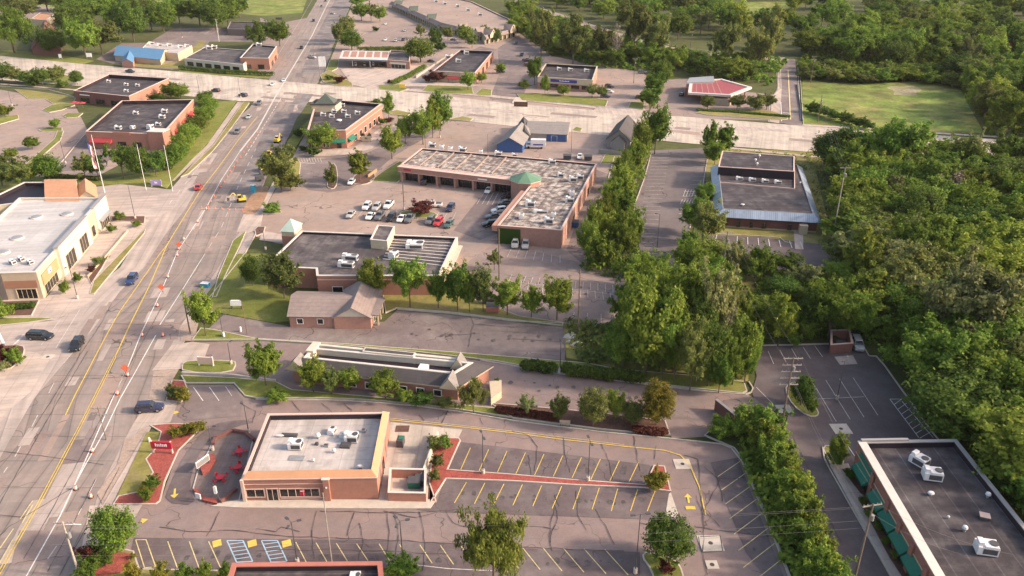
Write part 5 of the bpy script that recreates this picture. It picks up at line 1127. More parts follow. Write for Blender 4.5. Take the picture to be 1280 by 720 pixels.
# ================================================================ VEHICLES
def loft(secs, caps=True):
    mb = MB(); n = len(secs[0]); 
    for s_ in secs: mb.v += s_
    for i in range(len(secs) - 1):
        for k in range(n):
            l = (k + 1) % n; mb.f.append((i * n + k, (i + 1) * n + k, (i + 1) * n + l, i * n + l)); mb.m.append(0); mb.uv.append(None)
    if caps:
        mb.f.append(tuple(range(n))); mb.f.append(tuple((len(secs) - 1) * n + k for k in reversed(range(n)))); mb.m += [0, 0]; mb.uv += [None, None]
    return mb
def make_car(kind):
    L, w, zr = dict(sedan=(4.7, .92, 1.45), suv=(4.75, .96, 1.75), van=(5.15, 1.0, 1.78), pickup=(5.7, 1.0, 1.85), hatch=(4.2, .88, 1.5))[kind]
    belt = dict(sedan=.92, suv=1.08, van=1.1, pickup=1.12, hatch=.95)[kind]
    t = thing('parked_car', 'x', {'pickup': 'pickup truck', 'van': 'van', 'suv': 'SUV'}.get(kind, 'car'))
    xs = [-1, -.97, -.85, -.5, 0, .35, .6, .85, .96, 1.0]
    ws = [.78, .88, .96, 1, 1, 1, .98, .93, .84, .70]
    rear = belt if kind in ('suv', 'van', 'hatch') else belt + .02
    zd = [rear - .18, rear - .05, rear, belt, belt, belt, belt - .03, belt - .16, belt - .25, belt - .38]
    secs = []
    for x, ww, z in zip(xs, ws, zd):
        X = x * L / 2; W_ = w * ww; zb = .26 if abs(x) < .9 else .34
        h = [(X, W_ * .88, zb), (X, W_, .46), (X, W_, z * .8), (X, W_ * .93, z), (X, W_ * .5, z + .04)]
        secs.append(h + [(X, 0, z + .05)] + [(a, -b_, c) for a, b_, c in h[::-1]])
    body = loft(secs)
    xa, xb, xa2, xb2 = dict(sedan=(-.66, .42, -.40, .14), suv=(-.93, .40, -.80, .16), van=(-.95, .55, -.84, .28), pickup=(-.22, .42, -.17, .18), hatch=(-.92, .42, -.66, .16))[kind]
    g = MB(); P = []
    for x0, x1, ww, z in ((xa, xb, .91, belt - .02), ((xa + xa2) / 2 - .01, (xb + xb2) / 2, .85, (belt + zr) / 2), (xa2, xb2, .74, zr - .05)):
        P.append([(x0 * L / 2, -w * ww, z), (x1 * L / 2, -w * ww * .93, z), (x1 * L / 2, w * ww * .93, z), (x0 * L / 2, w * ww, z)])
    for a, b_ in zip(P, P[1:]):
        for k in range(4): g.quad(a[k], a[(k + 1) % 4], b_[(k + 1) % 4], b_[k])
    g.build('window_glass', 'car_glass', t)
    top = P[2]; i = len(body.v)
    cx = (xa2 + xb2) * L / 4
    lo = [(x, y, z - .03) for x, y, z in ((cx + (a - cx) * 1.03, b_ * 1.03, c) for a, b_, c in top)]; hi = [(cx + (a - cx) * .9, b_ * .85, zr + .02) for a, b_, c in top]
    for k in range(4): body.quad(lo[k], lo[(k + 1) % 4], hi[(k + 1) % 4], hi[k])
    body.quad(*hi)
    for k in range(4): body.tube(P[0][k], P[1][k], .05, .045, 5, False); body.tube(P[1][k], P[2][k], .045, .04, 5, False)
    if kind != 'pickup':
        for s_ in (-1, 1): body.tube((0, s_ * w * .915, belt), (-.02, s_ * w * .755, zr - .05), .045, .04, 5, False)
    if kind in ('suv', 'van'):
        for s_ in (-1, 1): body.tube((-L * .28, s_ * w * .92, belt), (-L * .27, s_ * w * .755, zr - .05), .07, .06, 5, False)
    bo = body.build('body', 'car_black', t)
    for p in bo.data.polygons: p.use_smooth = False
    bo.data.polygons.foreach_set('use_smooth', [True] * 0 + [False] * len(bo.data.polygons))
    if kind == 'pickup': MB().box((-L * .32, 0, belt + .052), (L * .3, w * 1.6, .03)).build('cargo_bed', 'metal_dark', t)
    r = .34 if kind in ('sedan', 'hatch') else .39
    for sx in (-1, 1):
        for sy in (-1, 1):
            x, y = sx * L * .305 + .05, sy * (w - .12)
            wh = MB().tube((x, y - .12, r), (x, y + .12, r), r, n=14).build('wheel', 'tyre', t)
            MB().tube((x, y + sy * .12, r), (x, y + sy * .13, r), r * .6, n=10).build('rim', 'rim', wh)
    for sy in (-1, 1):
        MB().box((L / 2 - .1, sy * w * .55, belt - .46), (.16, .36, .14)).build('headlight', 'lamp_clear', t)
        MB().box((-L / 2 + .03, sy * w * .66, belt - .32), (.1, .26, .2)).build('taillight', 'lamp_red', t)
        MB().box((xb * L / 2 - .35, sy * (w + .06), belt - .02), (.14, .18, .13)).build('mirror', 'metal_dark', t)
    return t
CARS = {}; BODY = {}
def car(kind, colr, c, d, label, group='vehicles in the lots', z=ZR):
    """c centre pixel, d = pixel the front points towards"""
    if kind not in CARS: CARS[kind] = make_car(kind); fresh = True
    else: fresh = False
    o = CARS[kind] if fresh else copy_tree(CARS[kind])
    p, q = W(*c), W(*d); a = math.atan2(q.y - p.y, q.x - p.x)
    o.location = (p.x, p.y, z); o.rotation_euler = (0, 0, a); o['label'] = label; o['group'] = group
    for ch in o.children:
        if ch.name.startswith('body'):
            k = (kind, colr)
            if k not in BODY:
                m = ch.data.copy() if not fresh else ch.data; m.materials.clear(); m.materials.append(MATS['car_' + colr]); BODY[k] = m
            ch.data = BODY[k]
    return o
dn = lambda c: (c[0] - 2.5, c[1] + 2.8)
up = lambda c: (c[0] + 2.5, c[1] - 2.8)
RG = 'vehicles driving on the roads'
car('van', 'black', (51.5, 424), (80, 425), 'black minivan waiting in the mouth of the left side street', RG)
car('suv', 'black', (97, 435), (89, 447), 'black SUV heading down the main road just right of the black minivan', RG)
car('suv', 'navy', (188, 514), (215, 512), 'dark blue SUV turning into the driveway by the red mulch bed', RG)
car('suv', 'blue', (165.5, 353), (158, 363), 'dark blue car heading down the main road beside the white roofed store', RG)
car('sedan', 'red', (248.5, 236.5), (256, 226), 'red car on the main road at the side street mouth', RG)
car('sedan', 'silver', (311, 148), (305, 156), 'silver car on the left lane near the crossing', RG)
car('suv', 'grey', (297, 167), (291, 175), 'grey SUV just below the silver car on the left lane', RG)
car('suv', 'black', (270, 115), (262, 114), 'dark SUV on the cross road left of the crossing', RG)
car('suv', 'navy', (304, 121), (296, 120), 'dark SUV waiting at the crossing behind a similar one', RG)
car('sedan', 'white', (355, 102), (350, 110), 'white car in the middle of the crossing, right one of a pair', RG)
car('sedan', 'white', (341, 107), (335, 115), 'white car in the crossing, left one of a pair', RG)
car('suv', 'grey', (324, 131), (319, 139), 'grey SUV at the near left of the crossing', RG)
car('suv', 'black', (377, 61), (373, 67), 'black SUV on the main road beyond the crossing', RG)
car('pickup', 'silver', (390, 73), (400, 74), 'silver pickup truck turning towards the filling station', RG)
car('suv', 'black', (392, 27), (389, 33), 'dark car on the far main road left of the turning silver one', RG)
car('sedan', 'silver', (416, 18), (425, 19), 'silver car turning right at the far end of the main road', RG)
car('suv', 'grey', (402, 9), (399, 15), 'grey car at the far top of the main road', RG)
car('sedan', 'black', (407, 2), (404, 8), 'black car farthest up the main road', RG)
car('pickup', 'black', (163, 91), (172, 92), 'dark pickup truck on the cross road near the blue roof', RG)
car('hatch', 'white', (456, 82), (458, 78), 'white car under the striped canopy'); car('suv', 'black', (476, 83), (480, 79), 'black SUV under the right end of the striped canopy')
for k, x, y, c_, l in (('sedan', 482, 51, 'white', 'white car left of three beyond the striped canopy'), ('suv', 495, 52, 'silver', 'silver SUV in the middle of three beyond the striped canopy'), ('suv', 504, 51, 'black', 'black SUV right of three beyond the striped canopy'),
        ('sedan', 482, 31, 'white', 'white car alone on the upper row by the planted island'), ('sedan', 506, 39, 'silver', 'silver car crossing the lot below the arcade'), ('suv', 537, 44, 'black', 'black car beside the arcade walkway trees'),
        ('sedan', 645, 55, 'black', 'black car at the top of the column right of the corner shop'), ('suv', 652, 70, 'black', 'black SUV above the maroon car at the wood edge')):
    car(k, c_, (x, y), dn((x, y)), l)
car('sedan', 'blue', (567, 51), (577, 52), 'bright blue car parked by the arcade trees'); car('suv', 'grey', (562, 46), (570, 47), 'grey SUV behind the blue car by the arcade'); car('sedan', 'black', (539, 78), (550, 79), 'black car left of the dark roofed corner shop')
car('suv', 'navy', (626, 91), (636, 91), 'dark blue SUV right of the corner shop'); car('pickup', 'maroon', (659, 77), (669, 78), 'maroon truck parked at the wood edge'); car('suv', 'maroon', (660, 83), (670, 84), 'dark red SUV below the maroon truck'); 
car('suv', 'black', (762, 110), (772, 111), 'black SUV above the white car right of the blue sign building'); car('sedan', 'white', (761, 116), (771, 117), 'white car right of the blue sign building'); car('suv', 'navy', (757, 122), (767, 123), 'dark SUV below the white car right of the blue sign building')
car('sedan', 'maroon', (798, 123), (805, 120), 'dark red car by the hedge across the cross road'); car('suv', 'grey', (803, 92), (812, 92), 'grey SUV at the far end of the lot by the hedge'); car('sedan', 'black', (852, 120), (858, 115), 'black car left of the angular red canopy')
car('suv', 'black', (49, 11), (56, 9), 'dark SUV on the far upper left lot')
CL = 'cars in the central lot'
for k, x, y, c_, l in (('hatch', 439.5, 230, 'white', 'white hatchback alone beside the bright oval tree'), ('sedan', 438.7, 271, 'silver', 'silver car at the left end of the near row in the central lot'), ('suv', 458.7, 261, 'white', 'white SUV at the left of the back row in the central lot'),
        ('suv', 471, 262, 'silver', 'silver SUV in the back row between the white SUV and the pickup'), ('pickup', 486, 259, 'white', 'white pickup truck at the right of the back row'), ('sedan', 463, 273, 'white', 'white car second from the left in the near row'), ('pickup', 475, 273, 'grey', 'dark grey pickup third from the left in the near row'),
        ('suv', 489, 275, 'black', 'black off-roader fourth from the left in the near row'), ('sedan', 502, 276, 'white', 'white sedan fifth from the left in the near row'), ('pickup', 512.5, 276, 'grey', 'dark pickup next to the grass oval in the near row'), ('suv', 563, 263, 'navy', 'dark blue SUV alone right of the grass oval'),
        ('suv', 538, 279, 'grey', 'grey SUV left of the red car'), ('suv', 548, 281, 'red', 'red SUV between the grey and green cars'), ('sedan', 561, 283, 'green', 'dark green sedan at the right end of the near row'), ('sedan', 611, 240.5, 'white', 'white sedan in the bays in front of the strip')):
    car(k, c_, (x, y), dn((x, y)), l, CL)
car('suv', 'black', (531, 230), up((531, 230)), 'black SUV parked by the left shop fronts of the strip', CL)
for k, x, y, c_, l in (('suv', 636, 248, 'black', 'black SUV topmost in the column beside the strip arm'), ('sedan', 631, 256, 'grey', 'blue grey sedan second from the top beside the strip arm'), ('suv', 624, 266, 'white', 'white SUV third from the top beside the strip arm'), ('sedan', 617, 273, 'grey', 'grey car fourth from the top beside the strip arm'), ('van', 614, 283, 'black', 'black van lowest in the column beside the strip arm')):
    car(k, c_, (x, y), (x - 10, y + 1), l, CL)
car('suv', 'silver', (644, 308), (642, 318), 'silver SUV left of a pair under the ivy wall'); car('suv', 'silver', (657, 309), (655, 319), 'silver SUV right of a pair under the ivy wall')
car('sedan', 'white', (724.5, 198), (724, 204), 'white car parked behind the strip by the dumpsters'); car('van', 'silver', (1071, 434), (1076, 446), 'silver minivan beside the brick refuse enclosure')
car('pickup', 'white', (541, 259), (533, 259), 'white pickup beside the brown bush on the grass oval', CL)
# boxy truck behind the strip
t = thing('box_truck', 'white box truck parked beside the blue gabled house', 'truck', W(670, 185, ZR), R(-4))
MB().box((.8, 0, .7), (5.4, 2.3, 2.6)).build('cargo_box', 'metal_white', t); MB().prism([Vector(q) for q in ((-3.7, -1, 0), (-1.95, -1, 0), (-1.95, 1, 0), (-3.7, 1, 0))], .5, 1.4).prism([Vector(q) for q in ((-3.1, -.95, 0), (-1.95, -.95, 0), (-1.95, .95, 0), (-3.1, .95, 0))], 1.4, 2.2).build('cab', 'metal_white', t)
MB().box((-2.6, 0, 1.5), (1.02, 2.0, .5)).build('window_glass', 'car_glass', t); MB().box((.8, -1.16, 1.3), (3.6, .03, .5)).build('stripe', 'sign_blue', t)
for x in (-2.7, 2.0):
    for y in (-.95, .95): MB().tube((x, y - .14, .42), (x, y + .14, .42), .42, n=12).build('wheel', 'tyre', t)
# construction machines
def machine(px, py, rz, label, arm=True, roof='machine_yellow'):
    t = thing('digger', label, 'construction machine', W(px, py, ZR), rz)
    for s_ in (-1, 1): MB().prism(ccw([Vector((-1.6, s_ * .95 - .25, 0)), Vector((1.6, s_ * .95 - .25, 0)), Vector((1.6, s_ * .95 + .25, 0)), Vector((-1.6, s_ * .95 + .25, 0))]), 0, .75).build('track', 'tyre', t)
    MB().box((-.4, 0, .8), (2.6, 2.1, .9)).box((-1.2, 0, 1.7), (.9, 1.9, .4)).build('body', 'machine_yellow', t)
    MB().box((.5, .45, 1.7), (1.1, 1.0, 1.1)).build('cab', 'car_glass', t); MB().box((.5, .45, 2.8), (1.25, 1.15, .1)).build('cab_roof', roof, t)
    if arm:
        MB().tube((.9, -.3, 1.4), (2.6, -.3, 3.6), .22, .2, 6).tube((2.6, -.3, 3.6), (4.4, -.3, 1.9), .18, .14, 6).build('boom', 'machine_yellow', t)
        MB().prism(ccw([Vector((4.1, -.7, 0)), Vector((5.0, -.7, 0)), Vector((5.0, .1, 0)), Vector((4.1, .1, 0))]), .9, 1.8).build('bucket', 'metal_dark', t)
    t.scale = (.8, .8, .8); return t
machine(302, 252, R(200), 'yellow excavator with raised boom at the trench on the closed lanes'); machine(336, 196, R(-100), 'yellow roller with dark cab on the new asphalt', False)
machine(329, 214, R(120), 'small yellow loader by the generators at the roadworks', False); machine(347, 178, R(80), 'yellow paving machine with white chute farther up the closed lanes', True, 'metal_white')
t = thing('portable_toilet', 'blue portable toilet with white roof at the roadworks', 'portable toilet', W(317, 240, .17)); MB().box((0, 0, 0), (1.25, 1.25, 2.2)).build('cabin', 'toilet_blue', t); MB().box((0, 0, 2.2), (1.35, 1.35, .25)).dome((0, 0, 2.45), .5, .12).build('roof', 'metal_white', t); MB().box((0, -.63, .1), (.8, .03, 1.9)).build('door', 'toilet_blue', t)
for x, y, l in ((325, 226, 'dark generator beside the tree at the roadworks'), (330, 219, 'grey compressor beside the tree at the roadworks'), (331, 212, 'small white trailer tank at the roadworks')):
    t = thing('generator', l, 'machine', W(x, y, .17), R(30)); MB().box((0, 0, .45), (2.6, 1.4, 1.2)).build('housing', 'metal_white' if 'white' in l else 'metal_dark', t)
    for s_ in (-1, 1): MB().tube((0, s_ * .75 - .1, .35), (0, s_ * .75 + .1, .35), .35, n=10).build('wheel', 'tyre', t)
A('dirt_patch', [(303, 262), (316, 240), (330, 232), (338, 234), (322, 268), (304, 268)], 'dirt', sm=1)
# traffic barrels, boards and cones
def make_barrel():
    t = thing('traffic_barrel', 'x', 'traffic barrel'); MB().tube((0, 0, .06), (0, 0, 1.0), .30, .22, 12).build('drum', 'barrel_orange', t)
    MB().tube((0, 0, .4), (0, 0, .55), .285, .27, 12).tube((0, 0, .72), (0, 0, .87), .262, .25, 12).build('reflective_band', 'sign_white', t); MB().tube((0, 0, 0), (0, 0, .08), .45, n=12).build('base', 'tyre', t); return t
BAR = make_barrel()
def make_cone():
    t = thing('traffic_cone', 'x', 'traffic cone'); MB().tube((0, 0, .04), (0, 0, .75), .17, .03, 10).build('cone', 'barrel_orange', t); MB().box((0, 0, 0), (.42, .42, .05)).build('base', 'barrel_orange', t); return t
CONE = make_cone()
bl = [(197, 383), (178, 420), (204, 420), (160, 470), (147, 493), (116, 565), (95, 612), (114, 622), (222, 320), (224, 312), (210, 347), (230, 300), (258, 262), (247, 278)]
for i, (x, y) in enumerate(bl):
    near = ['beside the grass strip above the shadow band', 'left of the pair in the tree shadow across the road', 'right of the pair in the tree shadow across the road', 'beside the folding work sign in the middle of the road', 'on the left white line below the work sign', 'where the two white lines run close together', 'on the white line left of the lawn strip', 'near the kerb bend beside the lawn strip', 'just below the red work sign by the store', 'beside the red work sign by the store', 'next to the second pair of cones up the road', 'halfway between the red work sign and the trench', 'at the start of the closed lane near the trench', 'on the centre line below the trench'][i]
    put(BAR, 'bar', 'orange and white traffic barrel ' + near, W(x, y, ZR), 0, .8, 'traffic barrels along the lane closure')
for i in range(16):
    a = i / 15; x, y = 259 + 62 * a, 258 - 92 * a
    put(CONE, 'cone', 'orange cone in the long row along the closed lane', W(x + .6, y, ZR), 0, 1.0, 'cones in a row along the closed lane')
for i in range(7): put(CONE, 'cone', 'orange cone in the row closing the lanes below the excavator', W(252 + 8.5 * i, 260 + .5 * i, ZR), 0, .9, 'cones across the closed lanes')
for x, y, l in ((158, 468, 'red folding work sign standing between the white lines'), (203, 366, 'red folding work sign on the left white line by the store'), (225, 312, 'red work sign farther up near the store planting')):
    t = thing('work_sign', l, 'road sign', W(x, y, ZR)); MB().quad((-.85, -.1, 1.5), (0, -.1, .65), (.85, -.1, 1.5), (0, -.1, 2.35)).quad((-.85, -.05, 1.5), (0, -.05, 2.35), (.85, -.05, 1.5), (0, -.05, .65)).build('panel', 'barrel_orange', t)
    MB().tube((0, 0, .6), (-.5, -.5, 0), .03).tube((0, 0, .6), (.5, -.5, 0), .03).tube((0, 0, .6), (0, .6, 0), .03).tube((0, 0, 0.6), (0, 0, 2.2), .03).build('stand', 'metal_dark', t)

# ================================================================ POLES, LAMPS, WIRES
def upole(px, py, h, label, arms=1, az=0, lean=0, m='wood_pole', al=2.6, r=.17):
    t = thing('utility_pole', label, 'utility pole', W(px, py, .1), az, 'utility poles'); MB().tube((0, 0, 0), (0, 0, h), r, r * .6, 9).build('pole', m, t)
    for k in range(arms):
        z = h - .4 - 1.25 * k; a = MB().box((0, .12, z), (al, .12, .14)).build('crossarm', 'bark_pale', t); ins = MB()
        for s_ in (-.45, -.25, .25, .45): ins.tube((al * s_, .12, z + .14), (al * s_, .12, z + .36), .045)
        ins.build('insulator', 'metal_grey', a)
    if arms and h > 9: MB().tube((.35, 0, h - 2.6), (.35, 0, h - 1.8), .22, n=10).build('transformer', 'metal_grey', t)
    return t
UP = {}
for k, a in dict(a=(977, 532, 13.5, 'tall dark utility pole with five crossarms between the two lots', 5, 0), b=(1064, 740, 14.5, 'dark utility pole in front of the green awnings store', 1, .2), c=(100, 722, 9.5, 'pale utility pole at the lower left corner by the mulch bed', 1, 0), d=(238, 417, 8.6, 'utility pole beside the bright tree left of the office', 0, 0),
        e=(133, 550, 6.5, 'slim pole with two crossarms between the white lines', 2, 0), f=(415, 704, 12, 'slim pale pole in front of the restaurant bays', 0, 0), g=(741, 304, 12.5, 'utility pole in the hedge left of the striped lot', 1, 0), h=(900, 366, 15, 'utility pole among the trees below the dark small lot', 1, 0), i=(1040, 300, 20, 'very tall pale utility pole right of the metal roofed office', 1, 0),
        j=(1022, 153, 11, 'utility pole beside the top right street end', 1, 0), k=(1013, 104, 13, 'utility pole at the edge of the grass field', 2, 0), l=(722, 420, 15, 'dark pole at the right end of the grey lot', 0, 0), m=(792, 104, 12, 'utility pole behind the hedge across the cross road', 1, 0), n=(862, 70, 14, 'tall lamp pole by the winding street in the wood', 1, 0),
        o=(505, 252, 8, 'slim dark pole at the left of the grass oval', 0, 0), p=(610, 196, 8, 'slim pole behind the strip near the blue house', 0, 0), q=(714, 190, 9, 'slim pole behind the strip near the white car', 0, 0), r=(309, 418, 7, 'slim pole left of the small brick office', 0, 0), s=(624, 350, 13, 'tall slim pole between the shop and the ivy wall', 0, 0)).items():
    UP[k] = upole(*a, m='wood_pole' if k not in 'cfi' else 'bark_pale', r=.17 if k not in 'efopqr' else .09, al=2.6 if k != 'a' else 3.2)
upole(274, 52, 14, 'tall white mast behind the upper left shops', 1, 0, m='metal_white'); upole(183, 238, 14.5, 'tall white pole left of two by the side street sign', 0, m='metal_white', r=.1); upole(216, 239, 14.5, 'tall white pole right of two by the side street corner', 0, m='metal_white', r=.1)
def wire(p, q, sag, label, r=.011):
    mb = MB(); n = 14; P = [Vector(p).lerp(Vector(q), k / n) - Vector((0, 0, sag * 4 * (k / n) * (1 - k / n))) for k in range(n + 1)]
    for a, b in zip(P, P[1:]): mb.tube(a, b, r, n=4, caps=False)
    return tag(mb.build('power_line', 'wire', origin=tuple(P[0])), label, 'cable', 'overhead power lines')
pb = W(1064, 740); pc = W(100, 722); pa = W(977, 532); pi_ = W(1040, 300); ph = W(900, 366); pj = W(1022, 153)
for k, (z, dx) in enumerate(((14.1, -1.2), (14.1, 1.2), (12.0, 0), (10.8, 0))): wire((pb.x + dx, pb.y, z), (pc.x + dx * 2, pc.y - .6 * k - 2, z - 3.2), 1.4, ['topmost left', 'topmost right', 'third', 'lowest'][k] + ' overhead line running left across the bottom lot from the pole before the awnings')
for k, dx in enumerate((-1.4, 1.4, 0)): wire((pb.x + dx, pb.y, 14.1 if k < 2 else 11), (pa.x + dx, pa.y, 13.1 if k < 2 else 10), 1.0, ['left', 'right', 'low middle'][k] + ' overhead line between the pole before the awnings and the five armed pole')
for k, dx in enumerate((-1.4, 1.4)): wire((pa.x + dx, pa.y, 13.1), (ph.x + dx, ph.y, 14.6), 1.5, ['left', 'right'][k] + ' overhead line from the five armed pole into the trees')
for k, dx in enumerate((-1.2, -.5, .5, 1.2)): wire((pi_.x + dx, pi_.y, 19.6), (pj.x + dx, pj.y, 10.6), 2, ['first', 'second', 'third', 'fourth'][k] + ' line from the left between the tall pale pole and the cross road'); 
for k, (x, dx) in enumerate(((1180, -1.2), (1240, 1.2))): q = W(x, 760); wire((pb.x + dx, pb.y, 14.1), (q.x, q.y, 9), .8, ['left', 'right'][k] + ' overhead line leaving the pole before the awnings over the store roof')
def lamp(px, py, h, label, heads=1, az=0, foot=True, m='metal_dark'):
    t = thing('street_lamp', label, 'street lamp', W(px, py, .17), az, 'lot lamps'); MB().tube((0, 0, .4 if foot else 0), (0, 0, h), .09, .055, 8).build('pole', m, t)
    if foot: MB().tube((0, 0, 0), (0, 0, .8), .28, n=12).build('footing', 'kerb_concrete', t)
    for k in range(heads):
        a = 2 * math.pi * k / max(heads, 1); d = Vector((math.cos(a), math.sin(a), 0)); MB().tube((0, 0, h - .1), tuple(d * .8 + Vector((0, 0, h))), .035).box(tuple(d * 1.0 + Vector((0, 0, h - .08))), (.6, .34, .14), a).build('lamp_head', m, t)
    return t
for a in [(604, 592, 7.4, 'two headed lot lamp at the left of the red mulch strip', 2), (735, 601, 7.6, 'two headed lot lamp at the middle of the red mulch strip', 2), (372, 704, 7.2, 'three headed lamp behind the dark roof at the bottom, left one', 3), (504, 704, 7.4, 'three headed lamp behind the dark roof at the bottom, right one', 3), (794, 716, 10, 'tall dark lamp left of the round tree at the bottom', 2),
        (700, 464, 6.2, 'white topped lamp in the gap of the dark hedge', 1), (1046, 499, 8.4, 'lamp in the middle of the dark lot bays', 2), (289, 455, 4.6, 'small lamp on the kerbed lawn by the driveway', 1), (279, 420, 5, 'thin lamp at the left end of the grey lot', 1), (311, 541, 5.5, 'lamp on the patio wall beside the restaurant roof', 1), (266, 563, 4.8, 'dark lamp at the drive-through lane', 1),
        (821, 314, 10, 'lamp in the middle of the striped lot', 1), (505, 262, 11, 'tall lamp at the left tip of the grass oval', 1), (82, 204, 9, 'lamp on the island of the left lot', 1), (15, 132, 9, 'lamp at the upper left of the left lot', 1), (211, 60, 8, 'lamp beside the blue roofed restaurant', 1), (228, 47, 7, 'lamp in the upper left grey lot', 1), (97, 373, 8, 'lamp on the pale pavement by the store', 2),
        (169, 273, 10, 'lamp at the planting bed corner of the side street', 1), (550, 172, 9, 'lamp by the green trees at the cross road', 1), (532, 190, 9, 'lamp behind the left end of the strip', 1), (250, 120, 9, 'signal pole left of the crossing', 1), (301, 122, 9, 'signal pole at the corner of the crossing', 1), (686, 72, 8, 'lamp at the wood edge behind the blue sign building', 1), (332, 312, 5, 'thin lamp at the left lawn of the dark roofed shop', 1)]: lamp(*a, az=random.uniform(0, 3))
# lamp by the signal: concrete median sign
for q in [(744, 570, 0)]: pass
# flag
t = thing('flagpole', 'tall silver flagpole beside the white roofed store', 'flagpole', W(131, 241, .1)); MB().tube((0, 0, 0), (0, 0, 18), .14, .07, 10).build('pole', 'metal_white', t); MB().dome((0, 0, 18), .16, .16).build('finial', 'coping_orange', t)
fm = bpy.data.materials.new('flag_cloth'); fm.use_nodes = True; N = fm.node_tree.nodes; L_ = fm.node_tree.links
uvn = N.new('ShaderNodeUVMap'); sp = N.new('ShaderNodeSeparateXYZ'); L_.new(uvn.outputs[0], sp.inputs[0])
def mth(op, a, b=None):
    r_ = N.new('ShaderNodeMath'); r_.operation = op
    for i, v in enumerate((a, b)):
        if v is None: continue
        if isinstance(v, (int, float)): r_.inputs[i].default_value = v
        else: L_.new(v, r_.inputs[i])
    return r_.outputs[0]
st = mth('LESS_THAN', mth('FRACT', mth('MULTIPLY', sp.outputs[1], 6.5)), .5); cn = mth('MULTIPLY', mth('LESS_THAN', sp.outputs[0], .4), mth('GREATER_THAN', sp.outputs[1], .46))
m1 = N.new('ShaderNodeMix'); m1.data_type = 'RGBA'; L_.new(st, m1.inputs[0]); m1.inputs[6].default_value = (.75, .72, .7, 1); m1.inputs[7].default_value = (.5, .03, .06, 1)
m2 = N.new('ShaderNodeMix'); m2.data_type = 'RGBA'; L_.new(cn, m2.inputs[0]); L_.new(m1.outputs[2], m2.inputs[6]); m2.inputs[7].default_value = (.03, .04, .18, 1); L_.new(m2.outputs[2], N['Principled BSDF'].inputs['Base Color']); MATS['flag'] = fm
mb = MB(); g = {}
for i in range(13):
    for j in range(9):
        u, v = i / 12, j / 8     # u along the fly (hangs down), v across the hoist
        g[i, j] = (.15 + 1.9 * v * (1 - .35 * u) * (1 - .2 * u) + .9 * u * (1 - v) * .3 + .25, .35 * math.sin(u * 9 + v * 4) * (.3 + u) + .3 * math.sin(v * 7), 13.6 + 3.2 * v * (1 - .75 * u) - 6.2 * u)
        g[i, j] = (-g[i, j][0], g[i, j][1], g[i, j][2])
for i in range(12):
    for j in range(8): mb.quad(g[i, j], g[i + 1, j], g[i + 1, j + 1], g[i, j + 1], uv=((i / 12, j / 8), ((i + 1) / 12, j / 8), ((i + 1) / 12, (j + 1) / 8), (i / 12, (j + 1) / 8)))
tag(mb.build('flag', 'flag', origin=(0, 0, 0)), 'limp red and white striped flag hanging from the tall flagpole', 'flag').location = W(131, 241, .1)
# signs
def sign(px, py, w_, h_, z0, label, m='sign_red', rz=0, legs='metal_white', letters=7, name='monument_sign', lm='sign_white', base=None):
    t = thing(name, label, 'sign', W(px, py, .25), rz); MB().box((0, 0, z0), (w_, .35, h_)).build('board', m, t)
    for s_ in (-1, 1): MB().box((s_ * w_ * .46, 0, 0), (.2, .3, z0 + h_ + .1)).build('post', legs, t)
    if base: MB().box((0, 0, 0), (w_ * .96, .5, z0)).build('base', base, t)
    if letters:
        mb = MB()
        for k in range(letters): x = (k - (letters - 1) / 2) * w_ * .085; mb.box((x, -.19, z0 + h_ * .36), (w_ * .055, .03, h_ * (.34 if k % 3 else .42)))
        mb.build('lettering', lm, t)
    return t
sign(204, 566, 3.4, 1.3, .9, 'red monument sign with white lettering on the red mulch bed', 'sign_red', R(-4), 'coping_pink')
sign(258, 457, 3.0, 1.4, .5, 'pale pink board sign on the kerbed lawn by the driveway', 'coping_pink', R(-5), 'metal_white', 0)
sign(296, 386, 2.4, 1.3, .8, 'white board sign at the lawn above the grey lot', 'sign_white', 0, 'metal_dark', 0)
sign(196, 233, 3.2, 1.6, .4, 'low violet and white sign between the two tall white poles', 'sign_violet', R(5), 'metal_white', 3)
sign(366, 292 + 0, .1, .1, .1, 'x') if 0 else None
sign(651, 133, 6, 2.0, .0, 'brown low wall sign on the bank lawn corner', 'mulch_brown', R(-8), 'mulch_brown', 0)
sign(458, 177, 3.6, 1.8, .3, 'small pale board sign in the bed before the cupola restaurant', 'stucco_cream', 0, 'metal_dark', 3, lm='metal_dark')
sign(503, 111, 2.6, 1.6, .6, 'yellowish sign on the grass at the station corner', 'machine_yellow', 0, 'metal_grey', 0)
sign(404, 93, 3.5, 5, 4, 'tall pylon sign at the station corner', 'sign_white', 0, 'metal_grey', 0)
sign(349, 26, 5, 1.6, .8, 'dark board sign by the far field corner', 'metal_dark', 0, 'metal_dark', 0)
sign(112, 73, 3, 2.2, .8, 'white board sign on the upper left verge', 'sign_white', 0, 'metal_grey', 0); sign(76, 74, 1.6, 2, .8, 'small white sign on the upper left verge', 'sign_white', 0, 'metal_grey', 0)
t = thing('utility_cabinet', 'blue cabinet at the grass strip edge by the main road', 'cabinet', W(257, 358, .17), R(-10)); MB().box((0, 0, 0), (1.8, 1.2, .9)).build('housing', 'toilet_blue', t); MB().box((0, 0, .9), (1.9, 1.3, .06)).build('lid', 'metal_white', t)
for x, y, l in ((280, 421, 'white bollard on the grass left of the grey lot'), (301, 414, 'white utility box on the grey lot left edge'), (699, 466, 'pale bollard at the foot of the hedge lamp')): t = thing('bollard', l, 'bollard', W(x, y, .2)); MB().tube((0, 0, 0), (0, 0, .95), .25, .22, 10).dome((0, 0, .95), .22, .12).build('post', 'metal_white', t)
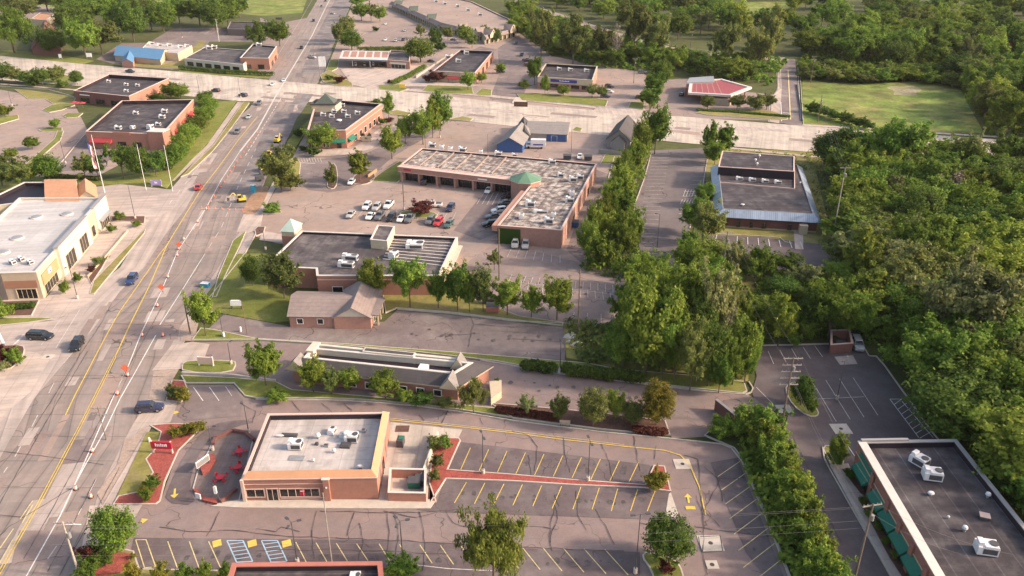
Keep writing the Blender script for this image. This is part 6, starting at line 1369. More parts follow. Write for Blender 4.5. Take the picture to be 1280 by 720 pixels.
for x, y, l, m in ((611, 379, 'dark dumpster under the row of young trees', 'metal_dark'), (616, 389, 'rust red dumpster under the row of young trees', 'coping_red'), (709, 199, 'dark dumpster left of the white car behind the strip', 'metal_dark'), (735, 200, 'dark dumpster right of the white car behind the strip', 'metal_dark'), (717, 283, 'blue bin against the right wall of the strip arm', 'siding_blue')):
    d = dumpster(x, y, l, R(-5), m); d.scale = (1.5, 1.3, 1.2) if '717' not in l else (1, 1, 1)
for x, y, l, s_ in ((715, 421, 'large pale boulder at the end of the grey lot', 1.7), (722, 432, 'low grey boulder below the large one', 1.5), (712, 428, 'small boulder beside the two large ones', .8)):
    mb = MB(); mb.dome((0, 0, 0), s_, s_ * .6, 9, 3); rnd = random.Random(int(x)); mb.v = [(a * rnd.uniform(.75, 1.2), b * rnd.uniform(.6, 1.1), c * rnd.uniform(.7, 1.1)) for a, b, c in mb.v]
    o = mb.build('boulder', 'kerb_concrete', origin=(0, 0, 0)); o.location = W(x, y, .05); tag(o, l, 'boulder')
# patio
pts = [(241, 612), (247, 590), (262, 562), (268, 548), (292, 540), (310, 543), (318, 548), (308, 590), (300, 627), (272, 632), (252, 626)]
raised('patio', pts, 'patio_slab', .26, 0)
def low_wall(px, w_, h_, m, label, closed=False):
    P = [W(*p) for p in px]; mb = MB()
    for a, b in zip(P, P[1:]):
        d = (b - a).normalized(); n = Vector((-d.y, d.x, 0)) * w_ / 2; e = d * w_ * .5; mb.prism(ccw([a - n - e * 0, b - n, b + n, a + n]), .1, h_)
    o = mb.build('low_wall', m, origin=tuple(P[0])); return tag(o, label, 'wall')
low_wall([(267, 558), (270, 550), (292, 541), (308, 544), (318, 553)], .5, .75, 'brick_dark', 'low brown patio wall curving behind the red tables')
low_wall([(276, 630), (296, 614)], .5, .75, 'brick_dark', 'short brown patio wall by the restaurant front corner')
MB().prism(ccw([W(251, 588), (W(258, 574)), W(268, 570), W(270, 578), W(262, 592), W(254, 596)]), .2, .62).build('mulch_bed', 'mulch_red', kind='structure')
MB().prism(ccw([W(241, 614), W(247, 614), W(256, 624), W(272, 627), W(272, 632.5), W(254, 628)]), .2, .5).build('mulch_bed', 'mulch_red', kind='structure')
def table(px, py, label):
    t = thing('patio_table', label, 'table', W(px, py, .26), random.uniform(0, 1), 'red patio tables'); MB().tube((0, 0, .72), (0, 0, .78), .62, n=16).build('top', 'red_plastic', t); MB().tube((0, 0, 0), (0, 0, .72), .06).build('stem', 'metal_dark', t)
    for k in range(4):
        a = k * math.pi / 2; c = Vector((math.cos(a), math.sin(a), 0)) * .95; MB().box((c.x, c.y, .42), (.5, .42, .06), a).build('seat', 'red_plastic', t); MB().box((c.x * 1.22, c.y * 1.22, .48), (.06, .42, .5), a).build('backrest', 'red_plastic', t); MB().tube((0, 0, .1), (c.x, c.y, .42), .03).build('arm', 'metal_dark', t)
table(276, 601, 'red patio table nearest the drive-through lane'); table(298, 588, 'red patio table against the restaurant side, middle one'); table(300, 568, 'red patio table at the far side of the patio')
t = thing('menu_board', 'dark framed drive-through menu board with white face at the patio edge', 'menu board', W(255, 586, .26), R(62)); MB().box((0, 0, .9), (2.6, .2, 1.1)).build('board', 'metal_white', t)
for s_ in (-1, 1): MB().box((s_ * 1.1, .02, 0), (.14, .14, .9)).build('post', 'metal_dark', t)
MB().box((0, -.12, 1.0), (2.4, .03, .9)).build('panel', 'metal_grey', t)
t = thing('menu_board', 'small white sign board at the near patio corner', 'menu board', W(249, 627, .3), R(-20)); MB().box((0, 0, .6), (.9, .15, .9)).build('board', 'metal_white', t); MB().box((0, 0, 0), (.1, .1, .6)).build('post', 'metal_dark', t)
t = thing('awning_mast', 'white and dark slanted mast at the restaurant front corner', 'mast', W(275, 626, .3)); MB().tube((0, 0, 0), (-.6, 0, 3.4), .08, .06).build('pole', 'metal_dark', t); MB().box((-.4, 0, 1.4), (.4, .3, 1.3)).build('box', 'metal_white', t)
for x, y, l in ((225, 498, 'yellow hydrant beside the lot entrance'), (187, 552, 'small white box on the lawn strip')):
    t = thing('hydrant', l, 'hydrant' if 'yellow' in l else 'utility box', W(x, y, .22)); MB().tube((0, 0, 0), (0, 0, .7), .18).dome((0, 0, .7), .17, .15).tube((-.3, 0, .45), (.3, 0, .45), .08).build('barrel', 'machine_yellow' if 'yellow' in l else 'metal_white', t)
t = thing('bench', 'pale bench on the mulch strip between the two small trees', 'bench', W(706, 532, .3), R(-5)); MB().box((0, 0, .42), (1.8, .5, .08)).build('seat', 'stucco_tan', t); MB().box((0, .25, .5), (1.8, .08, .45)).build('backrest', 'stucco_tan', t)
for s_ in (-1, 1): MB().box((s_ * .75, 0, 0), (.1, .45, .42)).build('leg', 'metal_dark', t)
t = thing('retaining_wall', 'low brown retaining wall with pale cap beside the driveway bend', 'wall', W(905, 522, .1), R(25)); MB().box((0, 0, 0), (.4, 5, 2.2)).build('wall', 'brick_dark', t); MB().box((0, 0, 2.2), (.5, 5.1, .1)).build('coping', 'metal_grey', t)
low_wall([(228, 468), (290, 471), (345, 478)], .3, .6, 'kerb_concrete', 'long pale low wall between the driveway and the foreground lot')
low_wall([(552, 80), (575, 62)][:0] or [(520, 98), (553, 76), (566, 70)], .4, 1.3, 'kerb_concrete', 'pale low wall between the station and the corner shop')
low_wall([(748, 192), (776, 195)], .3, 1.6, 'siding_grey', 'grey fence in front of the slate roofed house')
low_wall([(460, 223), (471, 215)], .3, 1.2, 'panel_ochre', 'short tan fence beside the oval tree')
low_wall([(996, 106), (1003, 152)], .2, .7, 'metal_dark', 'dark guard rail along the top right street')
low_wall([(110, 348), (138, 316), (160, 290)], .3, .7, 'stucco_tan', 'low tan wall of the terrace beside the store')
# ================================================================ TREES AND SHRUBS
def leaves(rng, centres, radii, n, size, flat=.0, droop=0, tone=None, zmin=None, fill=.35):
    """n leaf-clump quads spread over and inside the puffs; returns verts, faces, shade"""
    k = rng.choice(len(centres), n, p=(radii ** 2) / (radii ** 2).sum())
    d = rng.normal(size=(n, 3)); d /= np.linalg.norm(d, axis=1)[:, None]; d[:, 2] = np.where((d[:, 2] < -.2) & (rng.random(n) < .6), -d[:, 2], d[:, 2])
    rad = np.where(rng.random(n) < fill, rng.uniform(.35, .8, n), rng.uniform(.82, 1.1, n))
    p = centres[k] + d * (radii[k] * rad)[:, None]
    if droop: p[:, 2] -= rng.random(n) ** 1.5 * droop
    if zmin is not None: p[:, 2] = np.maximum(p[:, 2], zmin + rng.random(n) * .2)
    nr = d * .9 + rng.normal(size=(n, 3)) * .55; nr /= np.linalg.norm(nr, axis=1)[:, None]
    a = np.cross(nr, rng.normal(size=(n, 3))); a /= np.linalg.norm(a, axis=1)[:, None]
    if droop: a = a * .4 + np.array([0, 0, -1.0]); a /= np.linalg.norm(a, axis=1)[:, None]
    b = np.cross(nr, a); b /= np.maximum(np.linalg.norm(b, axis=1)[:, None], 1e-6)
    s = size * rng.uniform(.55, 1.3, n)[:, None]; asp = .62 if not droop else .4; ln = 1 if not droop else 1.15
    v = np.stack([p - a * s * ln, p + b * s * asp, p + a * s * ln, p - b * s * asp], 1).reshape(-1, 3)
    sh = np.clip((tone[k] if tone is not None else .5) + rng.normal(size=n) * .2, 0, 1)
    return v, sh
def leafmesh(name, v, sh, material):
    me = bpy.data.meshes.new(name); n = len(v) // 4
    me.vertices.add(4 * n); me.vertices.foreach_set('co', v.astype(np.float32).ravel())
    me.loops.add(4 * n); me.loops.foreach_set('vertex_index', np.arange(4 * n, dtype=np.int32))
    me.polygons.add(n); me.polygons.foreach_set('loop_start', np.arange(0, 4 * n, 4, dtype=np.int32))
    me.update(calc_edges=True)
    at = me.attributes.new('shade', 'FLOAT', 'FACE'); at.data.foreach_set('value', sh.astype(np.float32))
    me.materials.append(MATS[material]); return me
# shape parameters in a 10 m tall, 10 m wide frame
def make_tree(kind, seed, n=6500, leaf=.36):
    """limbs grown from the trunk to an uneven envelope, leaf clumps strung along their outer part"""
    rng = np.random.default_rng(seed + 11)
    # centre height, half width, half height, limbs, limb spread jitter, clump radius, trunk fork height
    c, rx, rz, nl, jt, cr, z0 = dict(round=(5.2, 4.3, 4.4, 64, .16, .68, 1.5), dense=(5.0, 4.4, 4.6, 120, .02, .8, 1.2), broad=(5.6, 4.4, 4.2, 34, .3, .7, 1.8), pear=(5.2, 4.2, 4.9, 54, .16, .55, 1.2),
        willow=(5.6, 4.4, 3.9, 44, .22, .55, 2.4), cone=(4.8, 4.6, 5.0, 60, .12, .5, .6), thin=(5.6, 4.4, 4.2, 26, .34, .6, 2.0), bare=(5.6, 4.4, 4.4, 26, .3, .5, 2.0), bush=(3.6, 4.3, 5.6, 34, .26, .8, .2))[kind]
    t = MB(); tk = .2; t.tube((0, 0, -.3), (.08, .04, c * .55), tk, tk * .75, 8); t.tube((.08, .04, c * .55), (0, .1, c + rz * .4), tk * .75, tk * .2, 7)
    C = []; Rr = []; tone = []
    lob = rng.normal(size=(5, 3)); lob /= np.linalg.norm(lob, axis=1)[:, None]
    for i in range(nl):
        d = rng.normal(size=3); d /= np.linalg.norm(d)
        if d[2] < -.35: d[2] *= -.5
        if kind == 'bush' and d[2] < 0: d[2] *= -.3
        ext = 1 + jt * rng.normal() * .8 + jt * .6 * float((lob @ d).max() - .6)
        w = 1.0
        if kind == 'cone': w = .25 + .85 * (1 - d[2]) / 2
        if kind == 'pear' and d[2] > 0: w = 1 - .45 * d[2]
        tip = np.array([d[0] * rx * w, d[1] * rx * w, c + d[2] * rz]) * np.array([ext, ext, 1]); tip[2] = max(.5 if kind in ('bush', 'cone', 'dense') else 1.5, c + d[2] * rz * (.5 + .5 * ext))
        b = np.array([0, 0, z0 + (tip[2] - z0) * rng.uniform(.15, .45)]); m = (b + tip) / 2 + np.array([0, 0, .5]) + rng.normal(size=3) * .25
        if kind != 'bush' and i < 26: bw = 1.5 if kind == 'bare' else 1; t.tube(tuple(b), tuple(m), tk * .4 * bw, tk * .22 * bw, 5, False); t.tube(tuple(m), tuple(tip), tk * .22 * bw, tk * .05 * bw, 4, False)
        tn = np.clip(rng.normal(.45, .16), 0, 1)
        for k in range(8):
            u = rng.uniform(.35, 1.05); p = (1 - u) ** 2 * b + 2 * u * (1 - u) * m + u * u * tip + rng.normal(size=3) * cr * .55
            C.append(p); Rr.append(cr * rng.uniform(.55, 1.25) * (1.15 - .4 * u)); tone.append(tn + rng.normal() * .1)
    C = np.array(C); Rr = np.array(Rr); tone = np.clip(np.array(tone), 0, 1)
    if kind == 'thin': n = int(n * .5)
    if kind == 'bare': n = 700
    k = rng.choice(len(C), n, p=Rr ** 2 / (Rr ** 2).sum())
    d = rng.normal(size=(n, 3)); d /= np.linalg.norm(d, axis=1)[:, None]; g = np.abs(rng.normal(.75, .4, n))
    p = C[k] + d * (Rr[k] * g)[:, None] * np.array([1.1, 1.1, .85])
    if kind == 'willow':
        out = np.hypot(p[:, 0], p[:, 1]) / rx; p[:, 2] -= rng.random(n) ** 1.3 * 1.3 * np.clip(out, .2, 1)
    p[:, 2] = np.maximum(p[:, 2], .15 + rng.random(n) * .4)
    o = p - np.array([0, 0, c * .8]); o /= np.linalg.norm(o, axis=1)[:, None]
    nr = o * .55 + d * .35 + rng.normal(size=(n, 3)) * .5 + np.array([0, 0, .15]); nr /= np.linalg.norm(nr, axis=1)[:, None]
    a = np.cross(nr, rng.normal(size=(n, 3)) + (np.array([0, 0, 1.6]) if kind != 'willow' else 0)); 
    if kind == 'willow': a = rng.normal(size=(n, 3)) * .35 + np.array([0, 0, -1.0])
    a /= np.linalg.norm(a, axis=1)[:, None]; b = np.cross(nr, a); b /= np.maximum(np.linalg.norm(b, axis=1)[:, None], 1e-6)
    s = leaf * rng.uniform(.5, 1.35, n)[:, None]; aw = .7 if kind != 'willow' else .38
    v = np.stack([p - a * s, p + b * s * aw, p + a * s, p - b * s * aw], 1).reshape(-1, 3); sh = np.clip(tone[k] + rng.normal(size=n) * .2, 0, 1)
    e = (np.percentile(abs(v[:, 0]), 96) + np.percentile(abs(v[:, 1]), 96)) / 2; f = np.array([4.6 / e, 4.6 / e, 10 / np.percentile(v[:, 2], 99.3)]); v *= f
    t.v = [(x * f[0], y * f[1], z * f[2]) for x, y, z in t.v]
    return v, sh, t
PROT = {}
def proto(kind, leaf_m, seed, bark='bark', n=6500, leaf=.36, single=False):
    key = (kind, leaf_m, seed, bark)
    if key in PROT: return PROT[key]
    v, sh, t = make_tree(kind, seed, n, leaf); crown = leafmesh('crown', v, sh, leaf_m)
    tm = t.build('trunk', bark); trunk = tm.data; bpy.data.objects.remove(tm)
    PROT[key] = (crown, trunk); return PROT[key]
TN = {'bare': 'dead_tree', 'round': 'broadleaf_tree', 'dense': 'broadleaf_tree', 'broad': 'broadleaf_tree', 'pear': 'oval_tree', 'willow': 'willow_tree', 'cone': 'conifer_tree', 'thin': 'thin_tree', 'bush': 'shrub'}
def plant(kind, leaf_m, p, h, w, label, group=None, seed=None, rz=None, cat=None, bark='bark', z=.1, name=None):
    if kind == 'bush': n, lf = 7500, .30
    elif kind == 'willow': n, lf = 24000, .2
    else: n, lf = 19000, .2
    seed = random.randint(0, 2) if seed is None else seed
    crown, trunk = proto(kind, leaf_m, seed, bark, n, lf)
    nm_ = name or TN[kind]
    if nm_ == 'broadleaf_tree' and h < 8: nm_ = 'young_tree'
    t = thing(nm_, label, cat or ('shrub' if kind == 'bush' else 'tree'), (p[0], p[1], z), random.uniform(0, 6.28) if rz is None else rz, group)
    t.scale = (w / 10, w / 10, h / 10)
    for nm, d in ((('crown' if kind != 'bush' else 'foliage'), crown), (('trunk' if kind != 'bush' else 'stem'), trunk)):
        o = bpy.data.objects.new(nm, d); col.objects.link(o); o.parent = t
    return t
def tree(kind, leaf_m, bx, by, ty, wpx, label, group=None, **k):
    h = hz(by, ty); return plant(kind, leaf_m, W(bx, by), max(h, .6), wpx * mpp(bx, by) * .94, label, group, **k)
ORD = ['first', 'second', 'third', 'fourth', 'fifth', 'sixth', 'seventh', 'eighth', 'ninth', 'tenth', 'eleventh', 'twelfth', 'thirteenth', 'fourteenth', 'fifteenth', 'sixteenth', 'seventeenth', 'eighteenth', 'nineteenth', 'twentieth']
def row(desc, lst, group):
    """lst of (kind, leaf, bx, by, ty, w)"""
    for i, a in enumerate(lst): tree(*a, f'{ORD[i]} {desc}', group)
# foreground trees
tree('dense', 'leaf_mid', 148, 692, 640, 49, 'round dense green tree on the red mulch bed at the lower left', seed=1)
tree('willow', 'leaf_willow', 617, 736, 646, 80, 'yellow green willow like tree at the bottom centre', seed=0)
tree('dense', 'leaf_dark', 833, 704, 653, 56, 'dark green round tree on the kerbed bed at the bottom right', seed=2)
tree('round', 'leaf_mid', 333, 483, 431, 42, 'leafy green tree left of the long grey roofed building')
tree('broad', 'leaf_bright', 258, 421, 368, 35, 'bright green tree beside the utility pole by the main road', seed=0)
row('bright tree from the left before the long grey roofed building', [('round', 'leaf_bright', 392, 491, 451, 31), ('round', 'leaf_olive', 415, 494, 464, 22), ('round', 'leaf_bright', 437, 490, 462, 27), ('round', 'leaf_bright', 482, 500, 467, 34)], 'trees in front of the long building')
tree('willow', 'leaf_olive', 592, 517, 475, 35, 'olive green drooping tree at the right end of the long building')
row('tree from the left beside the dark roofed shop', [('round', 'leaf_bright', 466, 374, 327, 31), ('broad', 'leaf_mid', 513, 385, 323, 45), ('round', 'leaf_mid', 548, 386, 342, 24), ('round', 'leaf_mid', 572, 389, 331, 30), ('pear', 'leaf_mid', 587, 391, 340, 18), ('round', 'leaf_olive', 604, 391, 335, 26)], 'trees behind the grey lot')
row('young tree from the left on the grass strip above the grey lot', [('broad', 'leaf_bright', 634, 395, 350, 34), ('round', 'leaf_bright', 664, 398, 360, 24), ('round', 'leaf_bright', 696, 400, 352, 40)], 'young trees above the grey lot')
tree('thin', 'leaf_olive', 618, 338, 312, 20, 'small thin tree right of the dark roofed shop')
tree('broad', 'leaf_olive', 352, 240, 187, 44, 'olive tree at the corner of the central lot by the roadworks'); tree('bush', 'leaf_olive', 363, 238, 212, 30, 'olive thicket at the foot of the olive tree by the roadworks'); tree('round', 'leaf_olive', 356, 374, 320, 42, 'olive tree in front of the dark roofed shop left end')
tree('dense', 'leaf_dark', 316, 358, 322, 23, 'dark round tree on the lawn left of the dark roofed shop')
tree('round', 'leaf_mid', 402, 190, 157, 34, 'green tree before the cupola restaurant wall'); tree('pear', 'leaf_bright', 450, 227, 189, 25, 'bright oval tree on the lot below the cupola restaurant', seed=0)
tree('bush', 'leaf_olive', 415, 234, 206, 15, 'narrow yellowish shrub on the long kerbed bed', z=.25); tree('round', 'leaf_bright', 490, 199, 158, 26, 'bright tree right of the cupola restaurant sign')
tree('pear', 'leaf_bright', 486, 148, 116, 13, 'slim bright tree at the cross road corner of the cupola restaurant'); tree('round', 'leaf_bright', 507, 180, 146, 20, 'small bright tree left of the green trio by the cross road')
row('green tree from the left in the clump left of the strip', [('round', 'leaf_mid', 529, 181, 138, 28), ('pear', 'leaf_bright', 541, 172, 126, 20), ('round', 'leaf_mid', 551, 164, 116, 28)], 'clump left of the strip')
# hedge-row trees left of the striped lot
HR = [('round', 'leaf_mid', 818, 193, 133, 36), ('dense', 'leaf_mid', 800, 208, 150, 28), ('round', 'leaf_bright', 790, 228, 178, 36), ('dense', 'leaf_mid', 778, 240, 195, 32), ('round', 'leaf_bright', 776, 256, 206, 36), ('broad', 'leaf_bright', 763, 268, 226, 34), ('broad', 'leaf_mid', 772, 286, 232, 44), ('broad', 'leaf_bright', 754, 294, 244, 36), ('broad', 'leaf_bright', 752, 318, 262, 44), ('round', 'leaf_mid', 778, 328, 268, 40), ('round', 'leaf_mid', 734, 332, 276, 34), ('bush', 'leaf_mid', 795, 300, 262, 24), ('bush', 'leaf_mid', 754, 334, 290, 40), ('round', 'leaf_bright', 741, 312, 256, 26)]
HR = [(k_, m_, x_, y_, t_, w_ * .8) for k_, m_, x_, y_, t_, w_ in HR]
row('tree from the cross road end of the dense row left of the striped lot', HR, 'tree row left of the striped lot')
row('small tree from the top in the row right of the striped lot', [('pear', 'leaf_mid', 886, 196, 153, 20), ('pear', 'leaf_mid', 905, 196, 156, 22), ('bush', 'leaf_mid', 893, 206, 176, 26), ('round', 'leaf_mid', 880, 258, 230, 24), ('round', 'leaf_mid', 866, 292, 250, 32), ('round', 'leaf_olive', 884, 306, 256, 34), ('bush', 'leaf_mid', 858, 320, 290, 24), ('round', 'leaf_bright', 889, 338, 300, 44), ('bush', 'leaf_bright', 856, 338, 302, 30), ('round', 'leaf_bright', 866, 352, 308, 34)], 'row right of the striped lot')
row('tree from the cross road in the hedge left of the angular canopy', [('bush', 'leaf_mid', 815, 134, 108, 26), ('round', 'leaf_mid', 818, 122, 92, 26), ('round', 'leaf_mid', 826, 110, 76, 26), ('bush', 'leaf_mid', 806, 130, 112, 18)], 'hedge across the cross road')
tree('dense', 'leaf_dark', 1030, 206, 168, 33, 'dark round tree alone by the cross road right of the metal roofed office')
row('tree from the left in front of the angular red canopy', [('round', 'leaf_olive', 884, 137, 120, 18), ('round', 'leaf_olive', 921, 137, 120, 20), ('round', 'leaf_olive', 944, 139, 119, 24), ('round', 'leaf_olive', 958, 137, 118, 20)], 'small trees before the angular canopy')
# willow grove in the middle right
row('tree from the left in the grove above the long driveway', [('round', 'leaf_mid', 778, 462, 404, 46), ('round', 'leaf_bright', 806, 470, 352, 78), ('broad', 'leaf_mid', 826, 476, 378, 50), ('broad', 'leaf_mid', 842, 478, 395, 50), ('round', 'leaf_olive', 862, 489, 404, 38), ('dense', 'leaf_dark', 884, 484, 405, 44), ('round', 'leaf_mid', 898, 492, 445, 28), ('round', 'leaf_mid', 915, 482, 400, 44), ('round', 'leaf_mid', 930, 480, 418, 30)], 'grove above the long driveway')
row('tree from the left in the back rank of the grove', [('broad', 'leaf_mid', 782, 410, 352, 40), ('broad', 'leaf_bright', 805, 400, 330, 56), ('round', 'leaf_bright', 838, 420, 335, 62), ('broad', 'leaf_mid', 868, 425, 345, 56), ('thin', 'leaf_pale', 890, 440, 338, 50), ('thin', 'leaf_olive', 902, 430, 350, 36), ('pear', 'leaf_bright', 926, 425, 366, 22), ('dense', 'leaf_dark', 870, 455, 380, 40), ('dense', 'leaf_mid', 838, 455, 380, 44)], 'back rank of the grove')
row('tree from the left at the foot of the striped lot', [('round', 'leaf_mid', 806, 362, 318, 36), ('bush', 'leaf_dark', 795, 345, 318, 26), ('round', 'leaf_mid', 825, 368, 322, 34), ('broad', 'leaf_bright', 822, 382, 338, 40), ('round', 'leaf_bright', 800, 384, 345, 34), ('round', 'leaf_olive', 860, 384, 335, 42), ('bush', 'leaf_mid', 845, 365, 335, 28), ('round', 'leaf_mid', 885, 375, 325, 44), ('bush', 'leaf_bright', 905, 372, 332, 34), ('thin', 'leaf_pale', 915, 350, 300, 40), ('round', 'leaf_bright', 950, 350, 308, 28), ('round', 'leaf_mid', 932, 352, 318, 26)], 'trees at the foot of the striped lot')
tree('pear', 'leaf_bright', 972, 433, 373, 34, 'bright pointed tree alone at the top left of the dark lot', seed=1); tree('round', 'leaf_bright', 1034, 427, 354, 50, 'bright spreading tree left of the brick refuse enclosure')
row('tree from the left in the row behind the top of the dark lot', [('dense', 'leaf_dark', 948, 431, 404, 22), ('round', 'leaf_mid', 1002, 428, 394, 26), ('dense', 'leaf_dark', 1012, 424, 370, 36), ('round', 'leaf_mid', 1066, 424, 372, 38), ('bush', 'leaf_mid', 992, 433, 417, 18)], 'trees behind the dark lot')
row('young tree from the left on the brown mulch strip', [('thin', 'leaf_pale', 658, 521, 493, 22), ('round', 'leaf_olive', 698, 527, 497, 23), ('dense', 'leaf_olive', 741, 534, 490, 35), ('round', 'leaf_bright', 768, 526, 489, 25), ('dense', 'leaf_olive', 791, 531, 503, 26), ('dense', 'leaf_gold', 820, 533, 480, 39)], 'trees on the brown mulch strip')
row('bush from the top in the dense belt between the two near lots', [(k_, m_, x_, y_, t_ + 3, w_ * .84) for k_, m_, x_, y_, t_, w_ in [('bush', 'leaf_mid', 902, 546, 518, 42), ('bush', 'leaf_bright', 928, 548, 506, 46), ('bush', 'leaf_mid', 955, 548, 503, 46), ('bush', 'leaf_bright', 948, 562, 522, 40), ('bush', 'leaf_mid', 968, 576, 530, 48), ('bush', 'leaf_mid', 962, 596, 552, 44), ('bush', 'leaf_bright', 982, 604, 562, 46), ('bush', 'leaf_mid', 978, 626, 584, 48), ('bush', 'leaf_bright', 998, 636, 592, 44), ('bush', 'leaf_mid', 992, 656, 612, 48), ('bush', 'leaf_bright', 1008, 670, 624, 48), ('bush', 'leaf_mid', 1002, 694, 646, 50), ('bush', 'leaf_bright', 1020, 704, 658, 46), ('bush', 'leaf_mid', 1014, 728, 676, 52), ('bush', 'leaf_bright', 1034, 736, 690, 46), ('bush', 'leaf_mid', 1030, 760, 706, 56)]], 'belt between the near lots')
tree('dense', 'leaf_dark', 1000, 508, 474, 27, 'dark round tree on the island of the dark lot', z=.28); tree('bush', 'leaf_bright', 1012, 518, 497, 16, 'bright shrub below the dark tree on the lot island', z=.28)
tree('round', 'leaf_bright', 1044, 579, 545, 20, 'bright small tree on the bed at the store corner', z=.28); tree('bush', 'leaf_mid', 1042, 581, 562, 24, 'green shrub under the bright tree at the store corner', z=.28)
tree('bush', 'leaf_dark', 1062, 600, 586, 14, 'dark shrub at the wall of the store below its corner', z=.3)
for i, (x, y) in enumerate(((1078, 634), (1086, 648), (1096, 664), (1106, 682), (1118, 700))): tree('bush', 'leaf_mid', x, y, y - 9, 12, ORD[i] + ' low shrub from the top in the brown bed along the store', 'low shrubs along the store', z=.33)
# shrubs on the mulch beds
SB = [('leaf_gold', 248, 543, 530, 22, 'gold shrub at the right tip of the upper red bed'), ('leaf_gold', 236, 543, 532, 18, 'gold shrub left of the tip of the upper red bed'), ('leaf_gold', 220, 549, 536, 17, 'olive gold shrub in the middle of the upper red bed'), ('leaf_olive', 226, 545, 535, 12, 'small olive shrub between the gold ones'), ('leaf_mid', 193, 610, 598, 18, 'green shrub beside the lawn in the lower red bed'), ('leaf_mid', 184, 612, 603, 12, 'small green shrub left in the lower red bed'), ('leaf_bright', 187, 627, 612, 18, 'bright shrub at the bottom of the red bed'), ('leaf_gold', 182, 620, 611, 14, 'reddish gold shrub at the bottom of the red bed'),
      ('leaf_gold', 231, 502, 487, 20, 'gold shrub at the right of the small corner bed'), ('leaf_olive', 220, 497, 486, 20, 'olive shrub in the middle of the small corner bed'), ('leaf_olive', 214, 492, 482, 12, 'brownish shrub at the left of the small corner bed'),
      ('leaf_gold', 819, 613, 592, 26, 'gold green shrub at the tip of the red mulch strip'), ('leaf_gold', 813, 608, 595, 16, 'small gold shrub left of the one at the strip tip'), ('leaf_olive', 545, 566, 547, 18, 'olive shrub at the top of the red bed by the service yard'), ('leaf_mid', 556, 563, 548, 18, 'green shrub right at the top of the red bed by the service yard'), ('leaf_olive', 547, 585, 570, 16, 'brownish shrub in the middle of the red bed by the service yard'), ('leaf_olive', 544, 602, 588, 14, 'lower shrub of the red bed by the service yard'),
      ('leaf_red', 831, 718, 704, 20, 'red leaved shrub under the dark round tree'), ('leaf_gold', 169, 727, 706, 18, 'yellow shrub first from the left along the bottom hedge'), ('leaf_gold', 204, 730, 708, 22, 'yellow shrub second from the left along the bottom hedge'), ('leaf_mid', 232, 728, 708, 22, 'green shrub third from the left along the bottom hedge'), ('leaf_bright', 257, 726, 706, 18, 'bright shrub fourth from the left along the bottom hedge'), ('leaf_mid', 284, 724, 704, 16, 'green shrub fifth from the left along the bottom hedge'),
      ('leaf_mid', 502, 724, 700, 42, 'wide green bush right of the red parapet at the bottom edge'), ('leaf_red', 116, 704, 682, 26, 'dark red shrub left of the round dense tree'), ('leaf_mid', 112, 722, 702, 28, 'green shrub at the foot of the pale utility pole'), ('leaf_dark', 132, 708, 694, 22, 'dark shrub in front of the round dense tree'),
      ('leaf_gold', 168, 700, 693, 8, 'tiny gold shrub by the bay'), ('leaf_red', 8, 455, 434, 24, 'dark purple shrub on the corner bed at the left edge'), ('leaf_mid', 22, 458, 438, 20, 'green shrub right of the purple one at the left edge'), ('leaf_pale', 6, 466, 452, 16, 'pale grey shrub below the purple one at the left edge'), ('leaf_bright', 4, 400, 380, 26, 'bright green shrub at the left edge below the store front'),
      ('leaf_mid', 340, 266, 256, 22, 'green low shrub on the small bed by the drive'), ('leaf_red', 526, 268, 254, 30, 'wide reddish brown bush on the grass oval'), ('leaf_mid', 620, 290, 284, 8, 'small shrub by the lot corner near the ivy'), ('leaf_mid', 621, 484, 474, 9, 'small shrub at the right end of the long building'),
      ('leaf_dark', 140, 292, 282, 12, 'dark shrub beside the store facade right end'), ('leaf_mid', 150, 276, 265, 14, 'shrub in the bed at the store corner'), ('leaf_mid', 171, 284, 278, 12, 'olive shrub at the corner bed point'), ('leaf_mid', 98, 354, 342, 12, 'shrub before the store facade windows'), ('leaf_mid', 82, 368, 352, 12, 'olive shrub at the ochre facade panel'), ('leaf_olive', 126, 332, 322, 16, 'olive shrub on the terrace bed'), ('leaf_red', 115, 342, 334, 10, 'dark red shrub on the terrace bed'),
      ('leaf_mid', 346, 502, 490, 30, 'green bush on the grass left of the mulch below the leafy tree'), ('leaf_dark', 528, 506, 494, 30, 'dark bush along the long building right part'), ('leaf_mid', 505, 503, 488, 22, 'green bush right of the fourth bright tree'), ('leaf_olive', 556, 510, 500, 24, 'olive bush near the drooping tree')]
for m, x, y, ty, w_, l in SB: tree('bush', m, x, y, ty, w_, l, 'ornamental shrubs', z=.26)
# hedges
def hedge(px, width, h, material, label, dens=26, z=.15):
    rng = np.random.default_rng(int(px[0][0])); P = [W(*p) for p in px]; org = P[0]; C = []; 
    for a, b in zip(P, P[1:]):
        L = (b - a).length; n = max(2, int(L / (width * .45)))
        for k in range(n + 1): q = a.lerp(b, k / n) - org; C.append((q.x + rng.normal() * .08 * width, q.y + rng.normal() * .08 * width, h * .5))
    C = np.array(C); Rr = np.full(len(C), 1.0); n = int(len(C) * dens * 6); v, sh = leaves(rng, C * 0, Rr, n, .26 / 1, tone=np.full(len(C), .45)); p = v.reshape(-1, 4, 3); c = p.mean(1, keepdims=True)
    k = rng.integers(0, len(C), n); new = c * np.array([width * .52, width * .52, h * .5]) + C[k][:, None, :]; new[:, :, 2] = np.clip(new[:, :, 2], .05, None); p = p - c + new
    o = bpy.data.objects.new('hedge', leafmesh('hedge', p.reshape(-1, 3), sh, material)); col.objects.link(o); o.location = (org.x, org.y, z); return tag(o, label, 'hedge')
